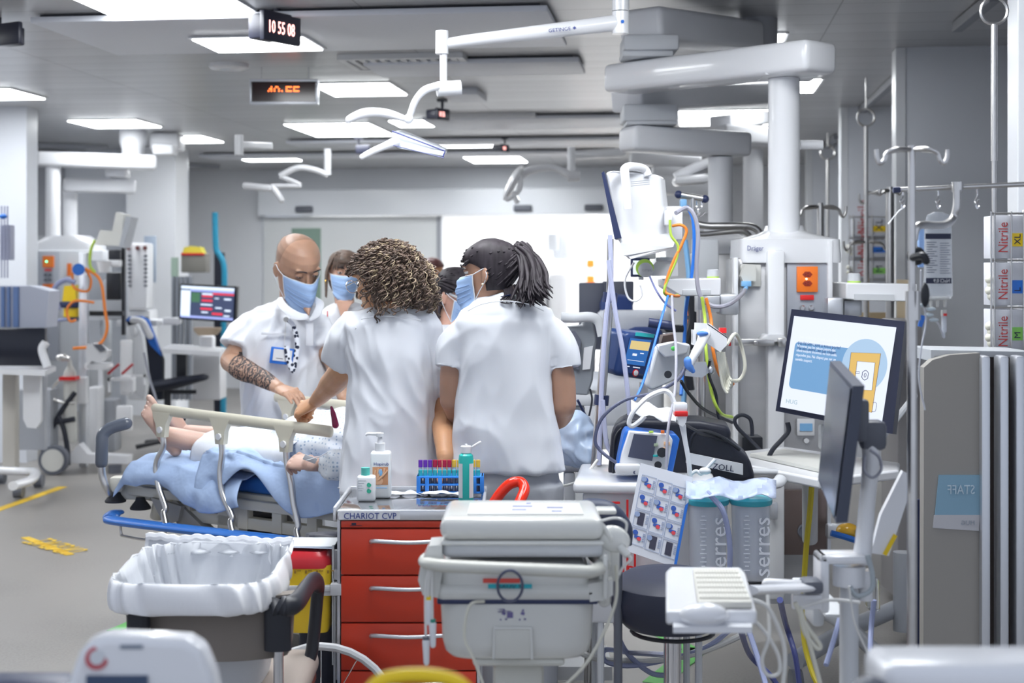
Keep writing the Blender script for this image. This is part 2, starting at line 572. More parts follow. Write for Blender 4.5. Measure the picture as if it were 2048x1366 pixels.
# unlit luminaire behind the lamp joint
b = B()
Yv = zc(182); q = W(905, 192, zc(192)); q2 = W(975, 192, zc(192))
rbox(b, q.dot(UX), q2.dot(UX), q.dot(VX) - .5, q.dot(VX), H - .05, H - .002, .004)
single('ceiling_hatch', b, slabm, 'flat unlit ceiling frame just right of the lamp joint', 'ceiling fitting')
# air vents
def vent(x0, x1, yf, yn, lab):
 Yf, Yn = zc(yf), zc(yn)
 a, c = W(x0, yf, Yf), W(x1, yf, Yf)
 vf, ua, ub = a.dot(VX), a.dot(UX), c.dot(UX)
 vn = vf - (Yf - Yn)
 t = thing('ceiling_vent', lab, 'air vent', R_((ua + ub) / 2, (vn + vf) / 2, H), 'slatted air vents in the ceiling')
 b = B(); rbox(b, ua, ub, vn, vf, H - 0.006, H - 0.001); part('duct_opening', b, mat('vent_dark', (0.05, 0.06, 0.09), 0.7), t)
 b = B()
 n = int((ub - ua) / 0.06)
 for i in range(n):
  u = ua + (i + .5) * (ub - ua) / n
  rbox(b, u - .018, u + .018, vn, vf, H - .03, H - .007)
 part('slats', b, lfm, t)
 b = B()
 for q in ((ua - .04, ua, vn - .04, vf + .04), (ub, ub + .04, vn - .04, vf + .04), (ua, ub, vn - .04, vn), (ua, ub, vf, vf + .04)):
  rbox(b, *q, H - .035, H - .001)
 part('frame', b, lfm, t)
vent(722, 940, 130, 110, 'slatted air vent above the white lamp joint, nearest of the two')
vent(925, 1075, 239, 228, 'slatted air vent beyond the second small clock')
# curtain tracks on the ceiling between the right bays and over the left bays
trackm = mat('curtain_track_alu', (0.30, 0.31, 0.34), 0.4, 0.6)
TR = [((1914, 44), (1990, -20), 'short dark ceiling track in the top right corner'), ((1721, 215), (1795, 146), 'ceiling track ending at the second bay divider'),
      ((1652, 287), (1672, 268), 'far small ceiling track beyond the second divider')]
for p, q, lab in TR:
 a, c = W(*p, zc(p[1])), W(*q, zc(q[1]) if q[1] > -200 else 6)
 a.z = c.z = H - .03
 b = B(); d_ = (c - a); R = basis(d_, (0, 0, 1))
 b.box((a + c) / 2, (0.05, d_.length, 0.05), Matrix((d_.normalized().cross(Vector((0, 0, 1))), d_.normalized(), Vector((0, 0, 1)))).transposed())
 single('ceiling_track', b, trackm, lab, 'ceiling rail')
for p, q, lab in [((215, 290), (60, 262), 'long grey ceiling track over the left bay'), ((170, 291), (55, 280), 'second ceiling track over the left bay, below the long one'),
                  ((438, 329), (366, 327), 'dark ceiling track near the back wall left of the doors')]:
 a, c = W(*p, zc(p[1])), W(*q, zc(p[1]) - .35)
 a.z = c.z = H - .03
 d_ = (c - a)
 b = B(); b.box((a + c) / 2, (0.05, d_.length, 0.05), Matrix((d_.normalized().cross(Vector((0, 0, 1))), d_.normalized(), Vector((0, 0, 1)))).transposed())
 single('ceiling_track', b, trackm, lab, 'ceiling rail')
# floor markings
ym = mat('yellow_floor_paint', (0.80, 0.52, 0.02), 0.5, var=0.1)
def onf(px, py, z=0.003):
 Y = (HC - z) * F / (py - HY)
 return W(px, py, Y)
def fstrip(name, p, q, w, m, lab):
 a, c = onf(*p), onf(*q)
 d_ = (c - a).normalized(); n_ = Vector((-d_.y, d_.x, 0)) * w / 2
 b = B(); b.prism([a - n_, c - n_, c + n_, a + n_], (0, 0, -0.0025))
 return single(name, b, m, lab, 'floor marking')
fstrip('floor_stripe', (-80, 1046), (126, 973), 0.07, ym, 'yellow stripe on the floor below the left computer trolley')
fl = fstrip('floor_lettering', (50, 1074), (140, 1109), 0.05, ym, 'yellow line with mirrored lettering on the floor left of the bin')
a, c = onf(62, 1078), onf(176, 1104)
text('lettering', 'URGENCE', 0.26, onf(182, 1100, .006), ym, fl, right=(onf(82, 1072) - onf(180, 1101)), up=(onf(140, 1115) - onf(180, 1101)), ext=0.0005, sx=0.42)
gm = mat('green_floor_paint', (0.12, 0.50, 0.10), 0.5, var=0.1)
fstrip('floor_stripe', (1262, 1238), (1390, 1302), 0.07, gm, 'green stripe on the floor below the black stool')
fstrip('floor_stripe', (1395, 1296), (1310, 1366), 0.10, gm, 'green stripe on the floor right of the stool pole')
fstrip('floor_stripe', (225, 1262), (275, 1240), 0.06, gm, 'green stripe on the floor left of the bin chair')
# ==== people
def skin(name, col):
 return mat(name, col, 0.42, bump=0.06, bscale=220, var=0.08, vscale=14, sss=0.15, spec=0.45)
SK_MAN = skin('skin_tan', (0.46, 0.27, 0.185))
SK_A = skin('skin_warm', (0.55, 0.29, 0.155))
SK_B = skin('skin_brown', (0.42, 0.24, 0.165))
SK_C = skin('skin_fair', (0.62, 0.37, 0.27))
SK_D = skin('skin_rosy', (0.60, 0.35, 0.27))
SK_P = skin('skin_patient', (0.60, 0.40, 0.33))
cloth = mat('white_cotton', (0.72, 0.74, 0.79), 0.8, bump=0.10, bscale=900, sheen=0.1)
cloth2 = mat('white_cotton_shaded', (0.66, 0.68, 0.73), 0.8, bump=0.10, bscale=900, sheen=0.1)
greyc = mat('grey_cotton', (0.36, 0.375, 0.41), 0.85, bump=0.1, bscale=700)
maskm = mat('surgical_mask_blue', (0.34, 0.49, 0.76), 0.75, bump=0.05, bscale=500)
maskw = mat('surgical_mask_white_edge', (0.70, 0.74, 0.80), 0.7)
hair_dk = mat('hair_dark_brown', (0.030, 0.024, 0.030), 0.55, spec=0.35, aniso=(1, 1, .2), var=0.5, vscale=60)
hair_br = mat('hair_brown', (0.105, 0.068, 0.05), 0.5, spec=0.6, var=0.4, vscale=50)
hair_bl = mat('hair_blond_streak', (0.42, 0.33, 0.22), 0.45, spec=0.5)
eyew = mat('eye_white', (0.8, 0.8, 0.8), 0.2)
def ring(c, rx, fy, a, b, n=72, e=2.3, fold=None):
 out = []
 for i in range(n):
  t = 2 * PI * i / n
  ct, st = math.cos(t), math.sin(t)
  x = math.copysign(abs(ct) ** (2 / e), ct)
  y = math.copysign(abs(st) ** (2 / e), st)
  k = 1 + (fold(t) if fold else 0)
  out.append(c + rx * (x * a * k) + fy * (y * b * k))
 return out
def bake(o, voxel, smooth=4, disp=None, fac=0.5):
 md = modif(o, 'REMESH', mode='VOXEL', voxel_size=voxel)
 md.use_smooth_shade = True
 if smooth:
  modif(o, 'SMOOTH', factor=fac, iterations=smooth)
 bpy.context.view_layer.update()
 dg = bpy.context.evaluated_depsgraph_get()
 me = bpy.data.meshes.new_from_object(o.evaluated_get(dg))
 mt = o.data.materials[0]
 old = o.data
 nm = old.name
 o.modifiers.clear()
 o.data = me
 bpy.data.meshes.remove(old)
 me.name = nm
 if not me.materials: me.materials.append(mt)
 else: me.materials[0] = mt
 if disp:
  org = OR[o.name]
  nv = [(v.co + org, v.normal.copy()) for v in me.vertices]
  for v, (p, nn) in zip(me.vertices, nv):
   v.co += nn * disp(p, nn)
 me.shade_smooth()
 me.update()
 return o
def wrinkle(amp, s=9.0, st=0.35, tilt=0.3, seed=0.0):
 off = Vector((seed * 3.1, seed * 1.7, seed * 5.3))
 def f(p, n):
  q = Vector((p.x + tilt * p.z, p.y, p.z * st)) * s + off
  w = noise.noise_vector(q * 0.6) * 0.5
  a = 1 - 2 * abs(noise.noise(q + w))
  c = 1 - 2 * abs(noise.noise(q * 2.1 + w * 2))
  return amp * (a - 0.5) + amp * 0.45 * (c - 0.5)
 return f
HEADP = [(-0.012, 0.012, 0.078, 0.045), (-0.004, 0.030, 0.090, 0.015), (0.012, 0.044, 0.094, -0.015), (0.035, 0.055, 0.094, -0.045), (0.06, 0.062, 0.094, -0.062),
         (0.09, 0.069, 0.093, -0.080), (0.115, 0.073, 0.087, -0.091), (0.13, 0.0745, 0.086, -0.095), (0.148, 0.0755, 0.096, -0.099), (0.175, 0.0755, 0.092, -0.100),
         (0.20, 0.068, 0.077, -0.089), (0.218, 0.054, 0.055, -0.069), (0.231, 0.034, 0.030, -0.043), (0.237, 0.012, 0.008, -0.018)]
def headframe(center, yaw, pitch=0, roll=0, s=1.0):
 """yaw 0 looks at the viewer, +90 to the viewer's right, 180 away; pitch + looks down"""
 R = Matrix.Rotation(math.radians(yaw), 3, 'Z') @ Matrix.Rotation(math.radians(pitch), 3, 'X') @ Matrix.Rotation(math.radians(roll), 3, 'Y')
 c = Vector(center)
 def T(x, y, z):  # x to the person's own left.., y forward, z up from the chin
  return c + R @ (Vector((x, -y, z - 0.115)) * s)
 T.R, T.s, T.c = R, s, c
 return T
def hring(T, z, w, yf, yb, g=0.0, n=40, dz=None):
 out = []
 for i in range(n):
  t = 2 * PI * i / n
  x = (w + g) * math.cos(t)
  st = math.sin(t)
  yc = (yf + yb) / 2 * 0.15
  y = yc + ((yf + g - yc) * st if st > 0 else -(yb - g - yc) * st)
  x *= 1 - 0.10 * max(0, st) ** 2
  out.append(T(x, y, z + (dz(t) if dz else 0)))
 return out
def interp(z, col):
 P = HEADP
 if z <= P[0][0]: return P[0][col]
 for a, b in zip(P, P[1:]):
  if a[0] <= z <= b[0]:
   t = (z - a[0]) / (b[0] - a[0])
   return a[col] + (b[col] - a[col]) * t
 return P[-1][col]
def head(b, T, nose=1.0):
 R = [hring(T, z, w, yf, yb) for z, w, yf, yb in HEADP]
 b.loft(R)
 b.tube([T(0, 0.086, 0.132), T(0, 0.094, 0.108), T(0, 0.104, 0.084), T(0, 0.092, 0.074)], [0.007, 0.009, 0.013, 0.008], n=10, k=3, round_end=True)
 for sx in (-1, 1):
  b.ell(T(sx * 0.014, 0.098, 0.078), (0.009,) * 3, nu=10, nv=6)
  E = T.R @ Matrix.Rotation(-sx * 0.35, 3, 'Z')
  b.ell(T(sx * 0.079, -0.012, 0.108), (0.0075, 0.016 * T.s, 0.030 * T.s), E, 14, 10)
  b.ell(T(sx * 0.076, -0.005, 0.085), (0.007, 0.008, 0.010), E, 10, 8)
  b.ell(T(sx * 0.034, 0.079, 0.150), (0.022, 0.012, 0.007), T.R, 12, 8)
  b.ell(T(sx * 0.044, 0.064, 0.095), (0.016, 0.012, 0.014), T.R, 12, 8)
 b.ell(T(0, 0.094, 0.048), (0.022, 0.008, 0.009), T.R, 12, 8)
def eyes(T, parent, col=(0.06, 0.035, 0.02), sk=None, lid=0.004):
 for sx in (-1, 1):
  b, c, e = B(), B(), B()
  b.ell(T(sx * 0.032, 0.0765, 0.128), (0.0125 * T.s, 0.0125 * T.s, 0.0105 * T.s), T.R, 16, 10)
  c.ell(T(sx * 0.032, 0.0862, 0.1262), (0.0052, 0.0035, 0.0055), T.R, 12, 8)
  e.tube([T(sx * 0.013, 0.099, 0.148), T(sx * 0.030, 0.101, 0.155), T(sx * 0.050, 0.087, 0.150)], [0.003, 0.0035, 0.0015], n=6, k=4)
  ball = part('eyeball', b, eyew, parent)
  part('iris', c, mat('iris_%d' % int(col[0] * 999), col, 0.15), ball)
  part('eyebrow', e, hair_dk, parent)
  if sk:
   e = B(); e.ell(T(sx * 0.032, 0.0775, 0.128 + lid), (0.0140 * T.s, 0.0130 * T.s, 0.0085 * T.s), T.R, 16, 10)
   part('eyelid', e, sk, parent)
   e = B(); e.tube([T(sx * 0.019, 0.0885, 0.1265 + lid * .2), T(sx * 0.032, 0.0925, 0.1235), T(sx * 0.046, 0.083, 0.1265)], [0.0008, 0.0014, 0.0008], n=5, k=4)
   part('eyelashes', e, hair_dk, parent)
def mask(T, parent, a0=-1.15, a1=1.15, z0=-0.022, z1=0.110, g=0.009, m=None):
 """pleated face mask, sides bound in white, with ear loops"""
 nz, nt = 15, 29
 rows = []
 for i in range(nz):
  s = i / (nz - 1)
  row = []
  for j in range(nt):
   u = -1 + 2 * j / (nt - 1)
   t = a0 + (a1 - a0) * j / (nt - 1)
   zz = z0 + (z1 - z0) * s
   edge = abs(u)
   z = zz * (1 - 0.26 * edge ** 2) + 0.030 * edge ** 2
   w, yf, yb = interp(z, 1), interp(z, 2), interp(z, 3)
   k = math.cos(t * 1.25)
   gg = g + .004 * (1 - edge) + 0.018 * max(0, math.cos(t * 3.0)) * s + 0.024 * max(0, math.cos(t * 1.5)) ** 1.5 * math.sin(PI * min(1, s * .95 + .05)) ** .6 + 0.0042 * math.sin(s * PI * 7) * max(0, 1 - edge * .8)
   if s < .25: gg += .010 * (1 - s * 4)
   yc = (yf + yb) / 2 * 0.15
   x = (max(w, .052) + g) * math.sin(t)
   y = yc + (max(yf, .088) + gg - yc) * math.cos(t)
   row.append(T(x, y, z))
  rows.append(row)
 b = B(); b.loft(rows, cap=False, closed=False)
 o = part('face_mask', b, m or maskm, parent, 'light blue pleated face mask', sharp=0)
 modif(o, 'SOLIDIFY', thickness=0.0018, offset=0)
 b = B()
 for q in (4, 6, 8, 10): b.tube([p + (p - T.c).normalized() * .0012 for p in rows[q][2:-2]], 0.0020, n=5, k=1)
 part('pleats', b, mat('mask_pleat_blue', (.27, .41, .68), .7), parent)
 b = B()
 b.tube(rows[-1], 0.0022, n=6, k=1)
 for j in (0, -1):
  b.tube([r[j] for r in rows], 0.0024, n=6, k=1)
  sx = -1 if j == 0 else 1
  for r in (rows[-1][j], rows[0][j]):
   e = T(sx * 0.083, -0.012, 0.128 if r is rows[-1][j] else 0.085)
   mid = (r + e) / 2 + T.R @ Vector((sx * .004, 0, 0))
   b.tube([r, mid, e, T(sx * 0.088, -0.022, 0.107)], 0.0016, n=6, k=4)
 part('ear_loops', b, maskw, parent, 'white ear loops')
def hand(b, wrist, d, nrm, side=1, curl=(0.5, 0.5, 0.5, 0.5), s=1.0, thumb=0.6, spread=0.07, wr=0.026):
 """palm and five fingers; d points along the palm, nrm out of the back of the hand, side +1: thumb on the left of d seen from the back"""
 d = Vector(d).normalized()
 nrm = Vector(nrm); nrm = (nrm - d * nrm.dot(d)).normalized()
 r = d.cross(nrm).normalized() * side     # towards the little finger
 w = Vector(wrist)
 P = lambda x, y, z: w + (r * x + d * y + nrm * z) * s
 b.tube([P(0, -0.02, 0), P(0, 0.0, 0), P(0, 0.03, 0), P(0.001, 0.06, 0.001), P(0.002, 0.088, 0)],
           [(wr, wr * .8), (0.027 * s, 0.0185 * s), (0.036 * s, 0.0165 * s), (0.041 * s, 0.0150 * s), (0.039 * s, 0.0120 * s)], n=16, k=4, up=nrm, round_end=True)
 for i, (x, ln, rad) in enumerate(((-0.029, 0.072, 0.0092), (-0.009, 0.080, 0.0095), (0.011, 0.074, 0.0090), (0.029, 0.058, 0.0080))):
  a = curl[i]
  base = P(x, 0.080 - abs(x) * .18, 0.001)
  sp = (x / 0.03) * spread
  dd = (d + r * sp).normalized()
  pts, ang, p = [base - dd * 0.014 * s, base], 0.0, base
  for seg, k in ((0.44, 0.75), (0.31, 1.15), (0.25, 0.8)):
   ang += a * k
   v = dd * math.cos(ang) - nrm * math.sin(ang)
   p = p + v * ln * seg * s
   pts.append(p)
  b.ell(base + nrm * .004 * s, (rad * s * 1.22,) * 3, None, 12, 8)
  b.tube(pts, [rad * s * 1.05, rad * s * 1.08, rad * s, rad * s * 0.92, rad * s * 0.74], n=10, k=4, round_end=True)
 t0 = P(-0.024, 0.018, -0.006)
 t1 = P(-0.044, 0.040, -0.016 - 0.010 * thumb)
 t2 = P(-0.046 + 0.020 * thumb, 0.068, -0.026 - 0.012 * thumb)
 t3 = P(-0.040 + 0.040 * thumb, 0.088, -0.034 - 0.012 * thumb)
 b.tube([t0, t1, t2, t3], [0.015 * s, 0.0135 * s, 0.0112 * s, 0.0085 * s], n=10, k=4, round_end=True)
 return P
def torso(b, secs, Y, yaw=0.0, n=72, e=2.3, k=5, seed=0, fa=0.0):
 """secs: (px, py, half width px, half depth m, dY, fold)"""
 a = math.radians(yaw)
 rx, fy = Vector((math.cos(a), math.sin(a), 0)), Vector((-math.sin(a), math.cos(a), 0))
 C, A = [], []
 for q in secs:
  px, py, hw, hd = q[:4]
  dy = q[4] if len(q) > 4 else 0
  f = q[5] if len(q) > 5 else 0
  C.append(W(px, py, Y + dy))
  A.append((L(hw, Y + dy), hd, f, 0.0))
 P = smooth_pts(C, k)
 Q = lerp_list(A, k)
 rg = random.Random(seed)
 ph = [rg.uniform(0, 6.3) for _ in range(5)]
 rings = []
 for p, q in zip(P, Q):
  z = p.z
  def fold(t, f=q[2], z=z):
   return f * (0.55 * math.sin(7 * t + ph[0] + z * 2) + 0.35 * math.sin(12 * t + ph[1] - z * 3) + 0.25 * math.sin(19 * t + ph[2]))
  rings.append(ring(p, rx, fy, q[0], q[1], n, e, fold if q[2] else None))
 b.loft(rings)
def person(label, Y, px, cat='person', group=None):
 return thing('person', label, cat, G(px, Y), group)
def trousers(P, pts_l, pts_r, m, hip, Y, label=None, seed=3):
 """legs given as (px, z, half width m) plus a hip block"""
 b = B()
 for leg in (pts_l, pts_r):
  b.tube([G(x, Y + dy, z) for x, z, r, dy in leg], [(r, r * 1.05) for x, z, r, dy in leg], n=24, k=5, up=(0, 1, 0))
 x, z0, z1, a, dd = hip
 b.loft([ring(G(x, Y, z), Vector((1, 0, 0)), Vector((0, 1, 0)), a * q, dd * q, 40, 2.4) for z, q in ((z0, .86), (z0 + .08, 1), (z1, .95))])
 o = part('trousers', b, m, P, label, sharp=0)
 bake(o, 0.010, 3, wrinkle(0.006, 8, .5, .2, seed))
 sb = B()
 for leg in (pts_l, pts_r):
  x, z, r, dy = leg[-1]
  c = G(x, Y + dy, 0)
  sb.lathe(c + Vector((0, -.04 if dy <= 0 else .04, 0)), [(0.045, 0.0), (0.055, 0.01), (0.052, 0.03), (0.045, 0.06), (0.035, 0.09), (.01, .10)], 20, sx=1.0, sy=2.2)
 part('shoes', sb, mat('clog_white', (0.7, 0.7, 0.72), 0.5), P)
# -- man with the tattooed forearm
YM = 6.58
P = person('bald man in white short-sleeved tunic leaning over the bed, tattooed forearm, blue face mask', YM + .05, 575)
T = headframe(W(594, 534, YM - 0.10), 38, 30, -6, 1.24)
b = B(); head(b, T)
b.tube([T(0, -0.03, 0.06), W(588, 590, YM), W(583, 640, YM + .05)], [0.062, 0.066, 0.075], n=24, k=4)
torso(b, [(575, 625, 50, .09, .02), (572, 660, 70, .11, .03), (572, 760, 62, .11), (575, 860, 55, .10), (575, 900, 55, .10)], YM, 18)
for lx in (545, 605):
 b.tube([G(lx, YM, 0.88), G(lx, YM, .5), G(lx, YM + .02, .1)], [.075, .055, .04], n=14, k=3)
sh, el, wr = W(506, 668, YM - .02), W(463, 722, YM - .06), W(558, 776, YM - .48)
b.tube([sh, (sh + el) / 2, el], [0.062, 0.058, 0.052], n=20, k=4, round_end=True)
b.tube([el, el + (wr - el) * .28 + V(-.004, 0, -.006), el + (wr - el) * .6, wr], [(0.050, .048), (0.056, .05), (0.044, .04), (0.030, .026)], n=20, k=5, round_end=True)
hand(b, wr, W(618, 801, YM - .62) - wr, V(.15, -.4, .9), 1, (0.55, .5, .28, .22), 1.08, .5, 0.12, .030)
e2 = W(668, 720, YM - .05); w2 = W(690, 800, YM - .35)
b.tube([W(640, 680, YM), e2], [.058, .05], n=16, k=1, round_end=True)
b.tube([e2, w2], [.048, .03], n=16, k=1, round_end=True)
hand(b, w2, V(.15, -.5, -.6), V(0, -.5, .8), -1, (.5, .5, .5, .5))
man_body = part('body', b, SK_MAN, P, 'tan skin with a shaved head', sharp=0)
bake(man_body, 0.0036, 2)
eyes(T, P, sk=SK_MAN, lid=.002)
mask(T, P)
bb = B()   # short beard along the jaw
rows = []
for i in range(7):
 z = -0.008 + i * 0.016
 rows.append([T((interp(z, 1) + .003) * math.sin(t), (interp(z, 2) + .003) * math.cos(t) if math.cos(t) > 0 else -(interp(z, 3)) * math.cos(t), z + .05 * abs(math.sin(t)) ** 2 * .5) for t in [(-1.5 + 3.0 * j / 20) for j in range(21)]])
bb.loft(rows, cap=False, closed=False)
sc_ = B(); sc_.loft([hring(T, z, interp(z, 1), min(interp(z, 2), yf), interp(z, 3), .0016) for z, yf in ((.10, -.03), (.12, -.01), (.145, .03), (.175, .055), (.20, .05), (.218, .035), (.231, .02), (.238, .005))])
part('shaved_hair', sc_, mat('shaved_scalp', (.20, .14, .115), .45, alpha=.22, bump=.1, bscale=500), P, 'shaved scalp with a grey shadow of stubble', sharp=0)
part('beard', bb, mat('stubble', (0.09, 0.06, 0.05), 0.9, bump=.3, bscale=600), P, 'dark trimmed beard under the mask', sharp=0)
# tattoo: bands and curved strokes lying on the forearm
tb = B()
ax = (wr - el).normalized()
sx_, sy_, _ = basis(ax)
inner = random.Random(4)
def arm_r(t):
 return 0.053 - 0.0 * t if t < .35 else 0.053 - (t - .35) * 0.036
for q in range(14):
 t = 0.12 + q * 0.056
 c = el + (wr - el) * t
 r_ = arm_r(t) + 0.0016
 pts = []
 for j in range(15):
  a = -1.9 + 3.6 * j / 14
  wob = (0.010 if q % 3 == 0 else 0.018) * math.sin(j * (1.9 if q % 2 else 0.9) + q)
  pts.append(c + ax * wob + (V(0, -1, 0) * math.cos(a) + ax.cross(V(0, -1, 0)).normalized() * math.sin(a)) * r_)
 tb.tube(pts, 0.0030 if q % 3 else 0.0065, n=5, k=2)
tt = part('tattoo', tb, mat('tattoo_ink', (0.045, 0.035, 0.035), 0.6), P, 'dark patterned forearm tattoo')
modif(tt, 'SHRINKWRAP', target=man_body, offset=0.0004, wrap_method='NEAREST_SURFACEPOINT', wrap_mode='OUTSIDE_SURFACE')
tb = B()
sv = ax.cross(V(0, -1, 0)).normalized()
tb.loft([[el + (wr - el) * (.10 + .78 * i / 44) + (V(0, -1, 0) * math.cos(a) + sv * math.sin(a)) * (arm_r(.1 + .78 * i / 44) + .004) for a in [-2.0 + 4.0 * j / 40 for j in range(41)]] for i in range(45)], cap=False, closed=False)
tm = mat('tattoo_pattern', (.05, .04, .045), .6)
nt = tm.node_tree; N = nt.nodes.new
tc = N('ShaderNodeTexCoord'); vo = N('ShaderNodeTexVoronoi'); vo.feature = 'DISTANCE_TO_EDGE'; vo.inputs['Scale'].default_value = 38
wv = N('ShaderNodeTexWave'); wv.inputs['Scale'].default_value = 22; wv.inputs['Distortion'].default_value = 9; wv.inputs['Detail Scale'].default_value = 2
mx = N('ShaderNodeMath'); mx.operation = 'MULTIPLY'
r1 = N('ShaderNodeMapRange'); r1.inputs[1].default_value = .03; r1.inputs[2].default_value = .10
r2 = N('ShaderNodeMapRange'); r2.inputs[1].default_value = .35; r2.inputs[2].default_value = .6; r2.inputs[3].default_value = .15; r2.inputs[4].default_value = .85
for q in (vo, wv): nt.links.new(tc.outputs['Object'], q.inputs['Vector'])
nt.links.new(vo.outputs['Distance'], r1.inputs[0]); nt.links.new(wv.outputs['Fac'], r2.inputs[0])
nt.links.new(r1.outputs[0], mx.inputs[0]); nt.links.new(r2.outputs[0], mx.inputs[1]); nt.links.new(mx.outputs[0], nt.nodes['Principled BSDF'].inputs['Alpha'])
tt = part('tattoo', tb, tm, P, 'dense dark patterned tattoo field', sharp=0)
modif(tt, 'SHRINKWRAP', target=man_body, offset=0.0009, wrap_method='NEAREST_SURFACEPOINT', wrap_mode='OUTSIDE_SURFACE')
# tunic
b = B()
torso(b, [(596, 592, 26, .075, .04), (590, 606, 44, .085, .04), (575, 620, 66, .105, .03), (568, 640, 82, .125, .02), (568, 680, 86, .135, 0, .012), (570, 740, 87, .135, 0, .02),
          (573, 800, 90, .135, 0, .025), (575, 860, 92, .14, 0, .04), (577, 905, 94, .14, 0, .05)], YM, 16, seed=2)
b.tube([W(545, 650, YM), W(512, 655, YM), W(488, 676, YM - .03), W(478, 696, YM - .05)], [(.060, .075), (.080, .08), (.084, .078), (.090, .080)], n=28, k=5, up=(0, 1, 0))
b.tube([W(612, 650, YM), W(636, 660, YM), W(650, 695, YM - .03)], [.06, .07, .08], n=24, k=5)
o = part('tunic', b, cloth, P, 'white short-sleeved tunic', sharp=0)
bake(o, 0.008, 3, wrinkle(0.017, 7.5, .45, -.35, 1))
b = B()
b.tube([W(560, 596, YM - .13), W(566, 612, YM - .20), W(590, 630, YM - .235), W(612, 634, YM - .22), W(617, 640, YM - .20)], [(.012, .004), (.018, .004), (.021, .004), (.016, .004), (.008, .003)], n=10, k=5, up=(0, -1, 0.6))
b.tube([W(628, 596, YM - .10), W(640, 608, YM - .17), W(634, 626, YM - .20), W(620, 640, YM - .20)], [(.012, .004), (.018, .004), (.018, .004), (.008, .003)], n=10, k=5, up=(0, -1, 0.6))
b.box(W(619, 665, YM - .175), (.035, .012, .12), rot(8, 6), .004)
part('collar', b, cloth, P, 'white polo collar')
b = B(); b.tube([W(606, 600, YM - .12), W(614, 614, YM - .155), W(617, 630, YM - .175)], [(.026, .02), (.018, .012), (.004, .006)], n=14, k=5, up=(0, -1, .5)); part('open_neck', b, SK_MAN, P, 'bare skin in the open collar')
# pocket with badge holder, lanyard strap and round reel
b = B(); b.box(W(558, 668, YM - .165), (.16, .006, .012), rot(10, 0, 3), .002); part('pocket_edge', b, cloth2, P)
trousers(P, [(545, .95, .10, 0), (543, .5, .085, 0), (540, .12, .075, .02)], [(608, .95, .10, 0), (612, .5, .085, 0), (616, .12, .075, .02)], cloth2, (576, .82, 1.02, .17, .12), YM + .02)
bdg = thing('identity_badge', 'blue-framed identity badge hanging at the bald man\'s chest pocket', 'badge', W(563, 712, YM - .19))
b = B(); b.box(W(564, 712, YM - .19), (.105, .008, .075), rot(8, 0, 7), .006); part('badge_frame', b, BLUE, bdg, 'bright blue frame')
b = B(); b.box(W(565, 711, YM - .197), (.083, .003, .052), rot(8, 0, 7)); part('card', b, PAPER, bdg)
b = B()
for i, (w_, dz) in enumerate(((.02, .014), (.018, .005), (.016, -.004), (.03, -.018))): b.box(W(556 + i, 709, YM - .2) + V(0, 0, dz), (w_, .001, .003), rot(8, 0, 7))
part('print', b, INK, bdg)
b = B(); b.cyl(W(572, 639, YM - .15), W(572, 639, YM - .185), .012, n=20); b.tube([W(572, 642, YM - .18), W(570, 670, YM - .19), W(568, 694, YM - .19)], .0012, n=5); part('reel', b, OFFW, bdg, 'cream reel with thin cord')
lan = thing('lanyard', 'black and white patterned lanyard strap looped beside the blue badge', 'lanyard', W(586, 720, YM - .2))
lm = mat('lanyard_pattern', (0.02, 0.03, 0.06), 0.7)
nt = lm.node_tree
vo = nt.nodes.new('ShaderNodeTexVoronoi'); vo.inputs['Scale'].default_value = 55
tc = nt.nodes.new('ShaderNodeTexCoord'); nt.links.new(tc.outputs['Object'], vo.inputs['Vector'])
cr = nt.nodes.new('ShaderNodeValToRGB'); cr.color_ramp.interpolation = 'CONSTANT'
cr.color_ramp.elements[0].color = (0.01, 0.015, 0.04, 1); cr.color_ramp.elements[1].position = 0.42; cr.color_ramp.elements[1].color = (0.75, 0.78, 0.85, 1)
nt.links.new(vo.outputs['Distance'], cr.inputs[0]); nt.links.new(cr.outputs[0], nt.nodes['Principled BSDF'].inputs['Base Color'])
b = B(); b.tube([W(577, 640, YM - .19), W(587, 652, YM - .20), W(594, 680, YM - .205), W(593, 705, YM - .205), W(588, 738, YM - .21)], (0.0105), n=8, flat=.25, up=(0, -1, 0)); part('strap', b, lm, lan)
b = B(); b.tube([W(573, 692, YM - .20), W(576, 715, YM - .205), W(584, 738, YM - .21), W(590, 742, YM - .21)], (0.0125), n=8, flat=.25, up=(0, -1, 0)); part('strap', b, lm, lan)
# -- curly haired nurse, back turned
YA = 4.87
P = person('curly-haired woman with glasses, back turned, white tunic, arm stretched to the bed rail', YA, 775)
T = headframe(W(762, 560, YA - .02), 112, 12, 0, 1.0)
T = headframe(W(764, 560, YA), 236, 14, 0, 1.0)
b = B(); head(b, T)
b.tube([T(0, -0.03, 0.05), W(775, 625, YA), W(778, 655, YA)], [0.055, 0.056, 0.07], n=20, k=4)
torso(b, [(778, 650, 50, .09), (785, 690, 75, .11), (785, 780, 65, .10), (775, 880, 60, .10), (775, 960, 68, .10)], YA, 0)
for lx in (735, 815):
 b.tube([G(lx, YA, 0.80), G(lx, YA, .45), G(lx, YA, .1)], [.07, .05, .04], n=14, k=3)
sh, el, wr = W(706, 698, YA + .03), W(706, 722, YA + .10), W(632, 803, YA + .42)
b.tube([sh, (sh + el) / 2 + V(0, 0, 0), el], [0.054, 0.054, 0.05], n=20, k=4, round_end=True)
b.tube([W(712, 712, YA + .08), el + (wr - el) * .2, el + (wr - el) * .5, el + (wr - el) * .8, wr], [(0.050, .05), (0.054, .052), (0.048, .044), (0.034, .031), (0.028, .024)], n=20, k=5, round_end=True)
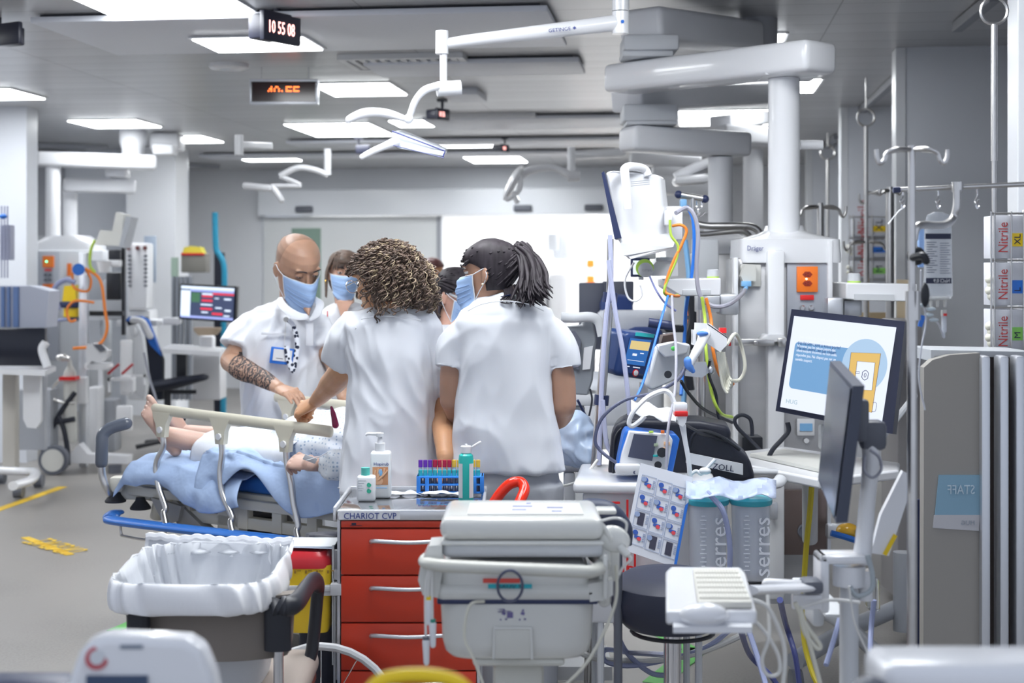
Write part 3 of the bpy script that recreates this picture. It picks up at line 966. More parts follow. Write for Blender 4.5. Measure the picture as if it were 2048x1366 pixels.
hand(b, wr + V(.0, 0, 0), W(592, 824, YA + .47) - wr, V(-.35, -.5, .8), -1, (1.0, 1.05, 1.1, 1.15), 1.06, .9, 0.05, .027)
e2 = W(884, 838, YA + .02); w2 = W(890, 925, YA - .20)
b.tube([W(868, 720, YA + .04), W(880, 790, YA + .05), e2], [.052, .047, .041], n=18, k=4, round_end=True)
b.tube([e2, W(889, 868, YA - .10), W(890, 905, YA - .18), w2], [(.040, .040), (.039, .038), (.030, .028), (.024, .021)], n=18, k=5, round_end=True)
hand(b, w2, V(-.05, -.3, -.6), V(.6, -.5, .2), 1, (.5, .5, .5, .5), .9)
o = part('body', b, SK_A, P, 'warm tanned skin', sharp=0); bake(o, 0.0034, 1)
b = B(); b.tube([T(-.03 + .03 * math.cos(a), .112, .118 + .022 * math.sin(a)) for a in [i * PI / 8 for i in range(16)]], .0016, n=6, k=1, closed=True)
b.tube([T(.03 + .03 * math.cos(a), .112, .118 + .022 * math.sin(a)) for a in [i * PI / 8 for i in range(16)]], .0016, n=6, k=1, closed=True)
for sx in (-1, 1): b.tube([T(sx * .06, .112, .122), T(sx * .079, .02, .125)], .0018, n=6, k=1)
part('glasses', b, CHROME, P, 'thin wire-rimmed glasses')
# curls
b, b2 = B(), B()
b.loft([hring(T, z, interp(z, 1), interp(z, 2) * .75 if z > .12 else interp(z, 2) * .1, interp(z, 3), .012) for z in (.03, .06, .09, .12, .15, .175, .20, .218, .231, .240)])
rc = random.Random(11)
def curl(bb, p, out, ln, rad, thick, turns, ph):
 pts = []
 n = int(7 * turns) + 2
 dn = Vector((rc.uniform(-.25, .25), rc.uniform(-.2, .2), -1)).normalized()
 x, y, d = basis(dn)
 for i in range(n):
  s = i / (n - 1)
  a = ph + 2 * PI * turns * s
  pts.append(p + out * (0.02 * math.sin(s * 2)) + dn * ln * s + (x * math.cos(a) + y * math.sin(a)) * rad * (0.5 + .5 * s))
 bb.tube(pts, [thick] * len(pts), n=4, k=2)
hc = T(0, -.015, .12)
for i in range(1500):
 a = rc.uniform(0, 2 * PI); zz = rc.uniform(-.6, 1)
 rr = math.sqrt(max(0, 1 - zz * zz)) if zz > 0 else 1.0
 loc = Vector((math.cos(a) * rr * .088, math.sin(a) * rr * .112, zz * .118))
 dirn = (T.R @ loc).normalized()
 fwd = (T.R @ Vector((0, -1, 0)))
 if dirn.dot(fwd) > (0.05 if zz < .45 else .75): continue
 side = 0.5 + 0.5 * dirn.x
 grow = 0.008 + 0.034 * side * rc.random() * (1.2 - max(0, zz))
 p = hc + T.R @ loc + dirn * grow + Vector((0.012 * side, 0, 0))
 blond = rc.random() < (0.12 + .20 * side)
 curl(b2 if blond else b, p, dirn, rc.uniform(.03, .065) * (1.1 - .4 * max(0, zz)), rc.uniform(.006, .012), rc.uniform(.0010, .0018) if blond else rc.uniform(.0014, .0030), rc.uniform(1.2, 2.8), rc.uniform(0, 6))
for i in range(330):   # the loose cloud on the right of the head
 p = W(rc.gauss(812, 13), rc.gauss(558, 24), YA + rc.uniform(-.05, .06))
 blond = rc.random() < .36
 curl(b2 if blond else b, p, V(.3, -.5, 0), rc.uniform(.03, .06), rc.uniform(.007, .014), rc.uniform(.0010, .0018) if blond else rc.uniform(.0014, .0030), rc.uniform(1.2, 2.6), rc.uniform(0, 6))
for sx, sy, sz, pp_ in ((.045, .05, .075, (818, 575)), (.035, .045, .06, (838, 600))):
 b.ell(W(pp_[0], pp_[1], YA), (sx, sy, sz))
part('hair', b, hair_br, P, 'dark brown curly hair', sharp=0)
part('hair_highlights', b2, hair_bl, P, 'blond curls', sharp=0)
b = B()
torso(b, [(792, 604, 30, .06, .02), (788, 616, 58, .085, .01), (783, 632, 84, .11), (783, 655, 96, .125), (785, 700, 94, .13, 0, .012), (785, 760, 85, .125, 0, .02), (780, 820, 86, .125, 0, .025),
          (776, 880, 92, .125, -.01, .03), (776, 940, 100, .12, -.02, .04), (778, 982, 104, .12, -.03, .05)], YA, -3, seed=5)
b.tube([W(735, 665, YA), W(708, 672, YA + .02), W(696, 700, YA + .05), W(692, 722, YA + .07)], [(.065, .075), (.080, .08), (.080, .08), (.078, .076)], n=28, k=5, up=(0, 1, 0))
b.tube([W(838, 665, YA), W(858, 695, YA + .02), W(873, 745, YA + .05), W(880, 786, YA + .06)], [(.05, .07), (.055, .07), (.050, .062), (.048, .060)], n=28, k=5, up=(0, 1, 0))
o = part('tunic', b, cloth, P, 'white short-sleeved tunic seen from behind', sharp=0)
bake(o, 0.007, 3, wrinkle(0.018, 7, .35, .25, 4))
b = B(); b.tube([W(722, 638, YA - .118), W(770, 632, YA - .125), W(842, 640, YA - .12)], .0022, n=5); b.tube([W(712, 655, YA - .10), W(704, 690, YA - .07), W(700, 718, YA - .02)], .002, n=5)
part('seams', b, cloth2, P)
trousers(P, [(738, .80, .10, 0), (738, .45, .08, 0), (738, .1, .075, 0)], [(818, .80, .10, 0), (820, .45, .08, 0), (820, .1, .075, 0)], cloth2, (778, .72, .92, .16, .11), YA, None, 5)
# -- nurse with ponytail, back turned
YN = 4.73
P = person('woman with long dark ponytail, back turned, grey-white tunic, blue mask, standing behind the red cart', YN, 1010)
T = headframe(W(981, 547, YN), -112, 6, -2, 0.92)
b = B(); head(b, T)
b.tube([T(0, -0.02, 0.05), W(1004, 592, YN), W(1008, 620, YN)], [0.050, 0.052, 0.07], n=20, k=4)
torso(b, [(1010, 620, 50, .08), (1012, 660, 78, .10), (1012, 760, 72, .10), (1012, 860, 75, .10), (1015, 940, 80, .11)], YN, 0)
for lx in (975, 1065):
 b.tube([G(lx, YN, 0.82), G(lx, YN, .45), G(lx, YN, .1)], [.075, .055, .04], n=14, k=3)
b.tube([W(925, 665, YN), W(908, 735, YN), W(903, 800, YN + .02)], [.05, .045, .04], n=18, k=4, round_end=True)
b.tube([W(903, 800, YN + .02), W(925, 850, YN + .12), W(950, 870, YN + .16)], [.038, .036, .026], n=18, k=4, round_end=True)
hand(b, W(950, 870, YN + .16), V(.6, .1, -.1), V(0, -.3, 1), 1, (.5, .5, .5, .5), .8)
b.tube([W(1096, 680, YN), W(1122, 745, YN), W(1127, 810, YN)], [.040, .044, .043], n=18, k=4, round_end=True)
b.tube([W(1127, 810, YN), W(1118, 835, YN + .1), W(1080, 850, YN + .16)], [.042, .038, .026], n=18, k=4, round_end=True)
hand(b, W(1080, 850, YN + .16), V(-.6, .1, -.1), V(0, -.3, 1), -1, (.5, .5, .5, .5), .8)
o = part('body', b, SK_B, P, 'brown skin', sharp=0); bake(o, 0.0042, 3)
eyes(T, P, sk=SK_B)
mask(T, P)
b = B(); b.ell(T(.081, .0, .074), (.004,) * 3); part('earring', b, mat('pearl', (.85, .78, .6), .2), P, 'small pearl ear stud')
# hair: cap of strands drawn to the ponytail
b = B()
b.loft([hring(T, z, interp(z, 1), {.05: -.06, .08: -.045, .11: -.03, .135: .02, .155: .07}.get(z, interp(z, 2)), interp(z, 3), .010 if z < .2 else .013) for z in (.05, .08, .11, .135, .155, .175, .20, .218, .231, .240)])
anchor = W(1040, 500, YN + .01)
rc = random.Random(3)
for i in range(150):
 t = rc.uniform(-1.35, PI + 1.35); z = rc.uniform(.05, .215)
 w_, yf, yb = interp(z, 1) + .014, interp(z, 2) + .013, interp(z, 3) - .013
 st = math.sin(t)
 if z < .14 and st > -.1: continue
 p = T(w_ * math.cos(t), yf * st if st > 0 else -yb * st, z)
 q = (p + anchor) / 2 - T.c
 q = T.c + q.normalized() * max(q.length, .108 * 1.0)
 b.tube([p, q, anchor], [.003, .005, .004], n=5, k=5)
b.ell(anchor, (.026, .03, .026))
for i in range(110):
 o1 = Vector((rc.gauss(0, .014), rc.gauss(0, .018), rc.gauss(0, .01)))
 ex = rc.gauss(0, 8)
 end = rc.uniform(575, 612)
 b.tube([anchor + o1, W(1056 + ex * .4, 515, YN - .01) + o1, W(1064 + ex, 545, YN - .05) + o1, W(1062 + ex * 1.5, end - 18, YN - .09) + o1 * .7, W(1066 + ex * 2 + rc.uniform(-8, 12), end, YN - .12) + o1 * .6], [.007, .009, .008, .006, .0015], n=5, k=4)
for i in range(16):
 x0 = rc.uniform(1000, 1050)
 b.tube([W(x0, 570, YN - .03), W(x0 + 6, 588, YN - .07), W(x0 + rc.uniform(-6, 14), rc.uniform(596, 604), YN - .10), W(x0 + rc.uniform(-14, 18), rc.uniform(594, 608), YN - .11)], [.004, .003, .002, .001], n=5, k=4)
part('hair', b, hair_dk, P, 'dark brown hair tied in a ponytail', sharp=0)
b = B(); b.tube([W(985, 593, YN + .055), W(990, 596, YN - .05), W(1020, 590, YN - .09)], (.006), n=8, flat=.4); part('neck_lanyard', b, NAVY, P, 'dark blue neck strap')
b = B()
torso(b, [(1008, 590, 32, .055, 0), (1008, 597, 46, .075, 0), (1009, 608, 66, .09), (1010, 626, 92, .105), (1012, 650, 104, .115), (1013, 700, 102, .12, 0, .010), (1013, 760, 95, .12, 0, .014), (1012, 820, 97, .12, 0, .018),
          (1013, 880, 104, .125, 0, .024), (1014, 925, 111, .125, -.0, .035), (1014, 938, 113, .125, 0, .04)], YN, 0, seed=8, e=2.5)
b.tube([W(948, 655, YN), W(924, 672, YN), W(907, 705, YN), W(903, 735, YN)], [(.045, .07), (.058, .07), (.060, .068), (.059, .066)], n=28, k=5, up=(0, 1, 0))
b.tube([W(1075, 652, YN), W(1100, 668, YN), W(1122, 705, YN), W(1130, 738, YN)], [(.045, .07), (.058, .07), (.060, .068), (.059, .066)], n=28, k=5, up=(0, 1, 0))
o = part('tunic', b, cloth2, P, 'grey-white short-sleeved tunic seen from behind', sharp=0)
bake(o, 0.007, 3, wrinkle(0.015, 6.5, .35, .1, 9))
b = B(); b.tube([W(935, 622, YN - .108), W(965, 608, YN - .115), W(1010, 602, YN - .118), W(1055, 608, YN - .115), W(1088, 622, YN - .108)], .002, n=5)
part('seams', b, cloth, P)
trousers(P, [(968, .86, .11, 0), (965, .45, .085, 0), (962, .1, .075, 0)], [(1062, .86, .11, 0), (1066, .45, .085, 0), (1068, .1, .075, 0)], greyc, (1014, .76, .95, .175, .115), YN, 'light grey trousers', 7)
# -- woman with a fringe, facing us
YC = 7.25
P = person('woman with brown fringe and gold hoop earring facing the camera, blue mask, between two colleagues', YC, 690)
T = headframe(W(688, 548, YC), 14, 4, 4, 0.98)
b = B(); head(b, T)
b.tube([T(0, -0.03, 0.05), W(690, 610, YC), W(690, 640, YC)], [0.048, 0.050, 0.07], n=20, k=4)
torso(b, [(690, 632, 40, .08), (690, 670, 60, .10), (690, 780, 52, .10), (690, 860, 55, .10)], YC, 8)
for lx in (668, 712): b.tube([G(lx, YC, 0.82), G(lx, YC, .1)], [.07, .04], n=14, k=1)
for s_ in (-1, 1):
 x0 = 690 + s_ * 60
 b.tube([W(x0, 660, YC), W(x0 + s_ * 6, 720, YC), W(x0 - s_ * 10, 770, YC - .2)], [.05, .042, .028], n=14, k=4, round_end=True)
 hand(b, W(x0 - s_ * 10, 770, YC - .2), V(-s_ * .3, -.8, -.1), V(0, -.1, 1), s_, (.5, .5, .5, .5), .85)
o = part('body', b, SK_C, P, 'fair skin', sharp=0); bake(o, 0.0042, 3)
eyes(T, P, (0.09, 0.06, 0.045), SK_C, .0055); mask(T, P)
b = B(); b.tube([T(-.086, -.012, .066) + V(.011 * math.cos(a) * .3, .011 * math.cos(a), .013 * math.sin(a)) for a in [i * PI / 6 for i in range(12)]], .0028, n=6, k=1, closed=True)
part('hoop_earring', b, mat('gold', (0.9, 0.6, 0.1), .2, 1.0), P, 'gold hoop earring')
b = B()
b.loft([hring(T, z, interp(z, 1), {.02: -.02, .05: -.02, .09: -.01, .12: -.01, .15: .02}.get(z, interp(z, 2)), interp(z, 3), .012) for z in (.02, .05, .09, .12, .15, .175, .20, .218, .231, .241)])
rc = random.Random(5)
for i in range(90):
 u = rc.uniform(-1, 1)
 top = T(u * .05, .045 - .02 * abs(u), .228)
 b.tube([top, T(u * .062, .088 - .02 * abs(u), .195), T(u * .070, .100 - .028 * u * u, rc.uniform(.150, .165) - .02 * abs(u))], [.004, .004, .0015], n=5, k=4)
for s_ in (-1, 1):
 for i in range(40):
  q = rc.uniform(-.03, .03)
  b.tube([T(s_ * .055, q + .03, .22), T(s_ * .082, q + .02, .16), T(s_ * .088, q - .015, .10), T(s_ * .080, q - .03, rc.uniform(-.015, .02))], [.004, .005, .006, .003], n=5, k=4)
part('hair', b, hair_br, P, 'brown bobbed hair with a fringe', sharp=0)
b = B()
torso(b, [(690, 604, 22, .05, .02), (690, 616, 40, .08), (690, 634, 60, .10), (690, 680, 64, .12, 0, .01), (690, 760, 60, .12, 0, .02), (690, 880, 66, .13, 0, .04)], YC, 8, seed=12)
for s_ in (-1, 1): b.tube([W(690 + s_ * 45, 635, YC), W(690 + s_ * 62, 680, YC)], [.07, .065], n=20, k=1)
o = part('tunic', b, cloth, P, 'white tunic with V neck', sharp=0); bake(o, 0.009, 3, wrinkle(0.006, 8, .4, .2, 13))
b = B(); b.add([W(672, 602, YC - .125), W(706, 602, YC - .125), W(684, 640, YC - .145), W(690, 596, YC - .06)], [(0, 1, 2), (0, 3, 1)]); part('open_neck', b, SK_C, P, 'bare skin in the V neck')
b = B(); b.box(W(657, 648, YC - .14), (.016, .008, .06), None, .003); part('pen_pocket', b, LGREY, P); b = B(); b.box(W(655, 628, YC - .145), (.005, .006, .03)); part('pen', b, RED, P, 'red pen cap')
trousers(P, [(670, .85, .10, 0), (670, .12, .07, 0)], [(712, .85, .10, 0), (712, .12, .07, 0)], cloth2, (690, .75, .95, .15, .11), YC, None, 9)
# -- woman with glasses bending behind the bed
YD = 6.1
P = person('dark-haired woman with glasses and low ponytail bending forward between the two nurses', YD, 900)
T = headframe(W(912, 592, YD), 62, 22, 0, 0.98)
b = B(); head(b, T)
b.tube([T(0, -0.03, 0.05), W(897, 640, YD), W(893, 665, YD)], [0.050, 0.052, 0.07], n=20, k=4)
torso(b, [(895, 665, 45, .08), (892, 700, 65, .10), (890, 800, 60, .10), (892, 880, 60, .10)], YD, 20)
for lx in (865, 925): b.tube([G(lx, YD, 0.82), G(lx, YD, .1)], [.07, .04], n=14, k=1)
for s_ in (-1, 1):
 x0 = 893 + s_ * 68
 b.tube([W(x0, 690, YD), W(x0 + s_ * 4, 760, YD), W(x0 - s_ * 14, 800, YD - .2)], [.05, .042, .028], n=14, k=4, round_end=True)
 hand(b, W(x0 - s_ * 14, 800, YD - .2), V(-s_ * .3, -.8, -.3), V(0, -.1, 1), s_, (.5, .5, .5, .5), .85)
o = part('body', b, SK_D, P, 'rosy skin', sharp=0); bake(o, 0.0042, 3)
eyes(T, P, sk=SK_D); mask(T, P)
b = B()
for s_ in (-1, 1):
 b.box(T(s_ * .034, .108, .124), (.052, .003, .030), T.R, .008); b.box(T(s_ * .075, .045, .130), (.004, .12, .010), T.R, .001)
part('glasses', b, LGREY, P, 'glasses with wide grey temples')
b = B()
b.loft([hring(T, z, interp(z, 1), {.05: -.03, .08: -.03, .11: -.02, .135: .02, .155: .075}.get(z, interp(z, 2)), interp(z, 3), .011) for z in (.05, .08, .11, .135, .155, .175, .20, .218, .231, .240)])
anchor = W(873, 572, YD)
rc = random.Random(9)
for i in range(70):
 o1 = Vector((rc.gauss(0, .016), rc.gauss(0, .018), rc.gauss(0, .01)))
 b.tube([anchor + o1 + V(.03, 0, 0), anchor + o1, W(868, 605, YD - .02) + o1, W(868, 652, YD - .04) + o1 * .7], [.006, .010, .010, .004], n=5, k=4)
 t = rc.uniform(0, 2 * PI); z = rc.uniform(.14, .22)
 st = math.sin(t)
 p = T((interp(z, 1) + .013) * math.cos(t), (interp(z, 2) + .011) * st if st > 0 else -(interp(z, 3) - .012) * st, z)
 q = (p + anchor) / 2 - T.c; q = T.c + q.normalized() * max(q.length, .108)
 b.tube([p, q, anchor], [.003, .005, .004], n=5, k=4)
part('hair', b, hair_dk, P, 'dark hair in a low ponytail', sharp=0)
b = B()
torso(b, [(895, 646, 26, .055, .02), (895, 656, 44, .08), (893, 674, 66, .10), (892, 720, 70, .12, 0, .01), (892, 800, 66, .12, 0, .02), (892, 900, 74, .13, 0, .04)], YD, 15, seed=14)
for s_ in (-1, 1): b.tube([W(893 + s_ * 50, 675, YD), W(893 + s_ * 68, 730, YD)], [.07, .065], n=20, k=1)
o = part('tunic', b, cloth, P, 'white tunic', sharp=0); bake(o, 0.009, 3, wrinkle(0.006, 8, .4, .2, 15))
trousers(P, [(865, .85, .10, 0), (865, .12, .07, 0)], [(925, .85, .10, 0), (925, .12, .07, 0)], cloth2, (893, .75, .95, .16, .11), YD, None, 10)
# -- far person in the doorway
YE = 12.6
P = person('small distant person in profile with dark hair in a bun, white tunic, before the doorway', YE, 866)
T = headframe(W(866, 541, YE), 80, 10, 0, 0.92)
b = B(); head(b, T)
b.tube([T(0, -0.03, 0.05), W(860, 568, YE)], [0.05, 0.06], n=16, k=1)
torso(b, [(858, 570, 18, .08), (858, 585, 30, .10), (858, 660, 28, .10)], YE, 60)
b.tube([W(848, 590, YE - .1), W(846, 625, YE - .15), W(856, 640, YE - .3)], [.055, .045, .03], n=14, k=4, round_end=True)
hand(b, W(856, 640, YE - .3), V(.5, -.5, -.1), V(0, -.1, 1), 1, (.5, .5, .5, .5), .85)
for lx in (852, 864): b.tube([G(lx, YE, 0.88), G(lx, YE, .1)], [.09, .05], n=14, k=1)
o = part('body', b, SK_A, P, 'tanned skin', sharp=0); bake(o, 0.006, 3)
b = B()
b.loft([hring(T, z, interp(z, 1), {.05: -.03, .08: -.03, .11: -.02, .135: .02, .155: .075}.get(z, interp(z, 2)), interp(z, 3), .013) for z in (.05, .08, .11, .135, .155, .175, .20, .218, .231, .240)])
b.ell(T(0, -.12, .15), (.04, .04, .04))
part('hair', b, mat('hair_auburn', (.10, .03, .03), .4), P, 'dark reddish hair in a bun', sharp=0)
b = B()
torso(b, [(859, 560, 12, .07, 0), (858, 568, 22, .09), (857, 580, 32, .12), (857, 640, 32, .14, 0, .02), (857, 735, 34, .15, 0, .04)], YE, 60, seed=16)
b.tube([W(852, 580, YE - .06), W(847, 615, YE - .12)], [.075, .07], n=18, k=1)
o = part('tunic', b, cloth, P, 'white tunic', sharp=0); bake(o, 0.012, 2)
trousers(P, [(852, .85, .10, 0), (852, .12, .07, 0)], [(865, .85, .10, .1), (865, .12, .07, .1)], cloth2, (858, .75, .95, .15, .13), YE, None, 11)
# ==== the stretcher and the patient
# the stretcher stands askew: S along it (foot end -> head end), N across it away from us
BO = Vector((-1.60, 5.92, 0))                      # near corner of the foot end
Sd = Vector((0.830, -0.557, 0)).normalized()
Nd = Vector((0.557, 0.830, 0)).normalized()
BR = Matrix((Sd, Nd, Vector((0, 0, 1)))).transposed()
LB, WB = 1.74, 0.66
def S(s, n, z):
 return BO + Sd * s + Nd * n + Vector((0, 0, z))
def sbox(b, s0, s1, n0, n1, z0, z1, bev=0.0, seg=2):
 return b.box(S((s0 + s1) / 2, (n0 + n1) / 2, (z0 + z1) / 2), (abs(s1 - s0), abs(n1 - n0), abs(z1 - z0)), BR, bev, seg)
bedm = mat('bed_enamel', (0.62, 0.60, 0.53), 0.4)
sheetw = mat('sheet_white', (0.70, 0.73, 0.80), 0.85, bump=.7, bscale=9)
sheetb = mat('sheet_pale_blue', (0.42, 0.55, 0.80), 0.85, bump=.9, bscale=11, var=.03)
bumper = mat('bumper_blue', (0.03, 0.17, 0.58), 0.35)
T_ = bed = thing('hospital_stretcher', 'hospital stretcher with cream side rails and long blue bumper, patient lying on it', 'stretcher', S(LB / 2, WB / 2, 0))
b = B(); sbox(b, 0.02, LB, 0.02, WB - .02, 0.66, 0.695, .01); sbox(b, 0, LB, -.005, .03, .635, .675, .008); sbox(b, 0, LB, WB - .03, WB + .005, .635, .675, .008)
part('mattress_platform', b, bedm, bed, 'cream enamelled platform')
b = B(); sbox(b, 0.04, LB, 0.02, WB - .02, 0.695, 0.76, .025, 3); part('mattress', b, mat('mattress_blue', (0.01, 0.12, 0.42), 0.5), bed, 'bright blue mattress')
b = B()
sbox(b, .25, LB, .02, .06, .555, .60, .004); sbox(b, .25, LB, WB - .06, WB - .02, .555, .60, .004)
for s_ in (.30, .62, .80, .98, 1.3, 1.7): sbox(b, s_, s_ + .05, .015, .05, .555, .66, .003)
sbox(b, .5, .62, .02, .07, .53, .64, .006); sbox(b, -.03, .16, .08, WB - .08, .60, .66, .01)
for n_ in (.10, WB - .10):
 b.cyl(S(.10, n_, .64), S(.06, n_, .53), .032, .026); b.box(S(-.015, n_, .66), (.07, .07, .12), BR, .012)
part('underframe', b, bedm, bed)
b = B(); b.prism([S(.22, .0, .60), S(.28, .0, .64), S(.60, .0, .45), S(.56, .0, .445), S(.30, .0, .54)], Nd * .05)
b.prism([S(.16, -.02, .64), S(.34, -.02, .62), S(.32, -.02, .56), S(.24, -.02, .535), S(.22, -.02, .56)], Nd * .02)
part('lift_linkage', b, mat('taupe_metal', (.33, .32, .30), .45), bed, 'taupe linkage plates below the foot end')
b = B()
for z0 in range(7): b.lathe(S(.47, WB / 2, .22 + z0 * .055), [(.07, 0), (.10, .012), (.112, .027), (.10, .043), (.07, .055)], 28)
part('lift_bellows', b, mat('bellows_black', (.03, .03, .035), .6), bed, 'black ribbed bellows of the lifting column')
b = B(); sbox(b, .35, 1.55, .12, WB - .12, .14, .22, .02); sbox(b, .3, .4, .02, WB - .02, .14, .18, .01); sbox(b, 1.5, 1.6, .02, WB - .02, .14, .18, .01)
part('base', b, bedm, bed)
for s_ in (.35, 1.55):
 for n_ in (.04, WB - .04):
  b = B(); c = S(s_, n_, .065); b.cyl(c - Sd.cross(V(0, 0, 1)) * .018, c + Sd.cross(V(0, 0, 1)) * .018, .065, n=24); b.box(c + V(0, 0, .05), (.05, .03, .06), BR, .006)
  part('caster', b, DGREY, bed)
# blue bumper with its rounded end
b = B()
b.tube([S(-.02, -.02, .565), S(-.025, -.05, .56), S(0, -.085, .55), S(.1, -.10, .545), S(.9, -.10, .562), S(LB, -.10, .585)], [(.030, .010), (.034, .016), (.034, .018), (.034, .018), (.034, .018), (.034, .018)], n=14, k=5, up=(0, 0, 1), round_end=True)
o = part('bumper', b, bumper, bed, 'long bright blue bumper strip')
b = B(); b.tube([S(.06, -.09, .53), S(.065, -.09, .495), S(.09, -.09, .485), S(.31, -.09, .485), S(.32, -.09, .50), S(.325, -.09, .53)], .006, n=8); part('hook_bar', b, STEEL, bed)
# push handle at the foot end, bumper cones
ph = [W(285, 848, 5.95), W(262, 853, 5.93), W(235, 868, 5.92), W(208, 872, 5.90), W(203, 890, 5.9), W(203, 950, 5.9), W(205, 975, 5.9), W(213, 995, 5.9), W(224, 1000, 5.92)]
ph = [W(252, 847, 5.93), W(222, 856, 5.92), W(206, 870, 5.91), W(204, 890, 5.9), W(203, 925, 5.9), W(205, 952, 5.9), W(214, 976, 5.9), W(222, 990, 5.92)]
b = B(); b.tube(ph[:5], .026, n=14, k=5, round_end=True); part('push_handle_grip', b, mat('grip_grey', (.10, .115, .15), .25), bed, 'dark grey rubber push handle')
b = B(); b.tube(ph[3:], .017, n=12, k=5); part('push_handle_tube', b, STEEL, bed)
b = B(); b.pb(218, 955, 245, 985, 5.9, .07, .01); b.pb(238, 965, 300, 1000, 5.93, .05, .01); part('corner_bracket', b, bedm, bed, 'cream corner bracket')
for x in (231, 281):
 b = B(); b.lathe(W(x, 1004 if x < 250 else 1018, 5.93), [(.042, 0), (.044, .006), (.034, .02), (.022, .035), (.018, .05)], 22); part('bumper_foot', b, RUBBER, bed)
# near rail (folded up) and far rail
def rail(n_, s0, s1, zt, nm, flip=0):
 r = part(nm, B().tube([S(s0, n_, zt + .012), S(s0 + .3, n_, zt), S(s1, n_, zt - .022)], [(.012, .022)] * 3, n=14, k=4, up=(0, 0, 1), round_end=True), mat('rail_cream', (0.66, 0.63, 0.52), .35), bed, 'cream plastic rail top')
 for i, s_ in enumerate((s0 + .07, s0 + .40, s0 + .74)):
  if s_ > s1: break
  zz = zt - .006 * i
  b = B(); b.prism([S(s_ - .055, n_ - .012, zz), S(s_ + .055, n_ - .012, zz), S(s_ + .028, n_ - .012, zz - .05), S(s_ + .022, n_ - .012, zz - .10), S(s_ - .022, n_ - .012, zz - .10), S(s_ - .028, n_ - .012, zz - .05)], Nd * .024)
  part('rail_bracket', b, mat('rail_cream', (0.66, 0.63, 0.52)), bed)
  b = B(); b.cyl(S(s_, n_ - .02, zz - .07), S(s_, n_ - .01, zz - .07), .013, n=16); part('rail_bolt', b, WHITE, bed)
  b = B(); x1 = s_ + (.03 if i else -.01)
  b.tube([S(s_, n_, zz - .08), S(s_ + .005, n_, zz - .14), S(s_ - .03 + .03 * i, n_ - .005, zz - .21), S(s_ - .012 + .03 * i, n_ - .01, .70), S(x1 + .05, n_ - .02, .62), S(x1 + .05, n_ - .03, .60), S(x1 + .09, n_ - .05, .545)], .0125, n=12, k=5)
  part('rail_post', b, STEEL, bed)
rail(-.055, .20, 1.16, .998, 'side_rail')
rail(WB + .04, .18, 1.5, .985, 'far_side_rail')
# sheet over the mattress foot: a draped surface with folds
def drape(name, sfun, n0, n1, m, lab, parent=None, amp=.008, thick=.004, ns=80, nn=60, seed=1):
 rows = []
 for i in range(ns + 1):
  s_ = i / ns
  rows.append([sfun(s_, j / nn) for j in range(nn + 1)])
 b = B(); b.loft(rows, cap=False, closed=False)
 return b
def foldn(p, sc=7, amp=.012, sd=0, st=(1, 1, 1)):
 q = Vector((p.x * st[0], p.y * st[1], p.z * st[2])) * sc + Vector((sd, sd * 2, 0))
 w_ = noise.noise_vector(q * .5)
 return amp * ((1 - 2 * abs(noise.noise(q + w_))) + .4 * (1 - 2 * abs(noise.noise(q * 2.2 + w_))))
def f1(a, c):   # pale blue sheet hanging over the near edge; a along, c from far side over the top and down the near side
 s_ = .0 + a * .70
 path = 1.0 * c
 top = 0.775 + .018 * math.sin(a * 5)
 if a < .12: top -= (1 - a / .12) ** 2 * .075
 hang = (.115 + .03 * math.sin(a * 8 + 2.2)) * (.45 + .55 * min(1, a / .2))
 if path < .62:
  n_ = WB - path / .62 * (WB + .01); z = top
 else:
  t = (path - .62) / .38
  n_ = -.01 - .035 * math.sin(t * 2.2); z = top - hang * t - .004
  s_ += .02 * t * (a - .5)
 p = S(s_, n_, z)
 k = foldn(p, 6, .018, 3, (1, 1, .5))
 return p + V(0, 0, k if path < .6 else 0) - Nd * (k + .012 if path >= .6 else 0)
b = drape('x', f1, 0, 1, sheetb, ''); o = single('bed_sheet', b, sheetb, 'pale blue sheet covering the foot of the mattress', 'bed sheet', sharp=0)
modif(o, 'SOLIDIFY', thickness=.004, offset=0)
def f2(a, c):   # second blue sheet crumpled along the thigh and hand
 s_ = .46 + a * 1.0
 q_ = (s_ - .74) / .15
 hang = .155 - .135 * math.exp(-q_ * q_) + .02 * math.sin(a * 13)
 top = .83 + .02 * math.sin(a * 11)
 if c < .45:
  n_ = .22 - c / .45 * .215; z = top + .03 * (1 - c / .45)
 else:
  t = (c - .45) / .55
  n_ = .005 - .045 * math.sin(t * 1.8); z = top - (hang + .02) * t
 p = S(s_, n_, z)
 k = foldn(p, 9, .026, 8, (1, 1, .6)); k = min(k, .012) if c > .42 else k
 return p + V(0, 0, k * .6) - Nd * (k + .012)
b = drape('x', f2, 0, 1, sheetb, '', ns=90, nn=50); o = single('crumpled_sheet', b, sheetb, 'crumpled pale blue sheet beside the patient\'s hand, over the near mattress edge', 'bed sheet', sharp=0)
modif(o, 'SOLIDIFY', thickness=.004, offset=0)
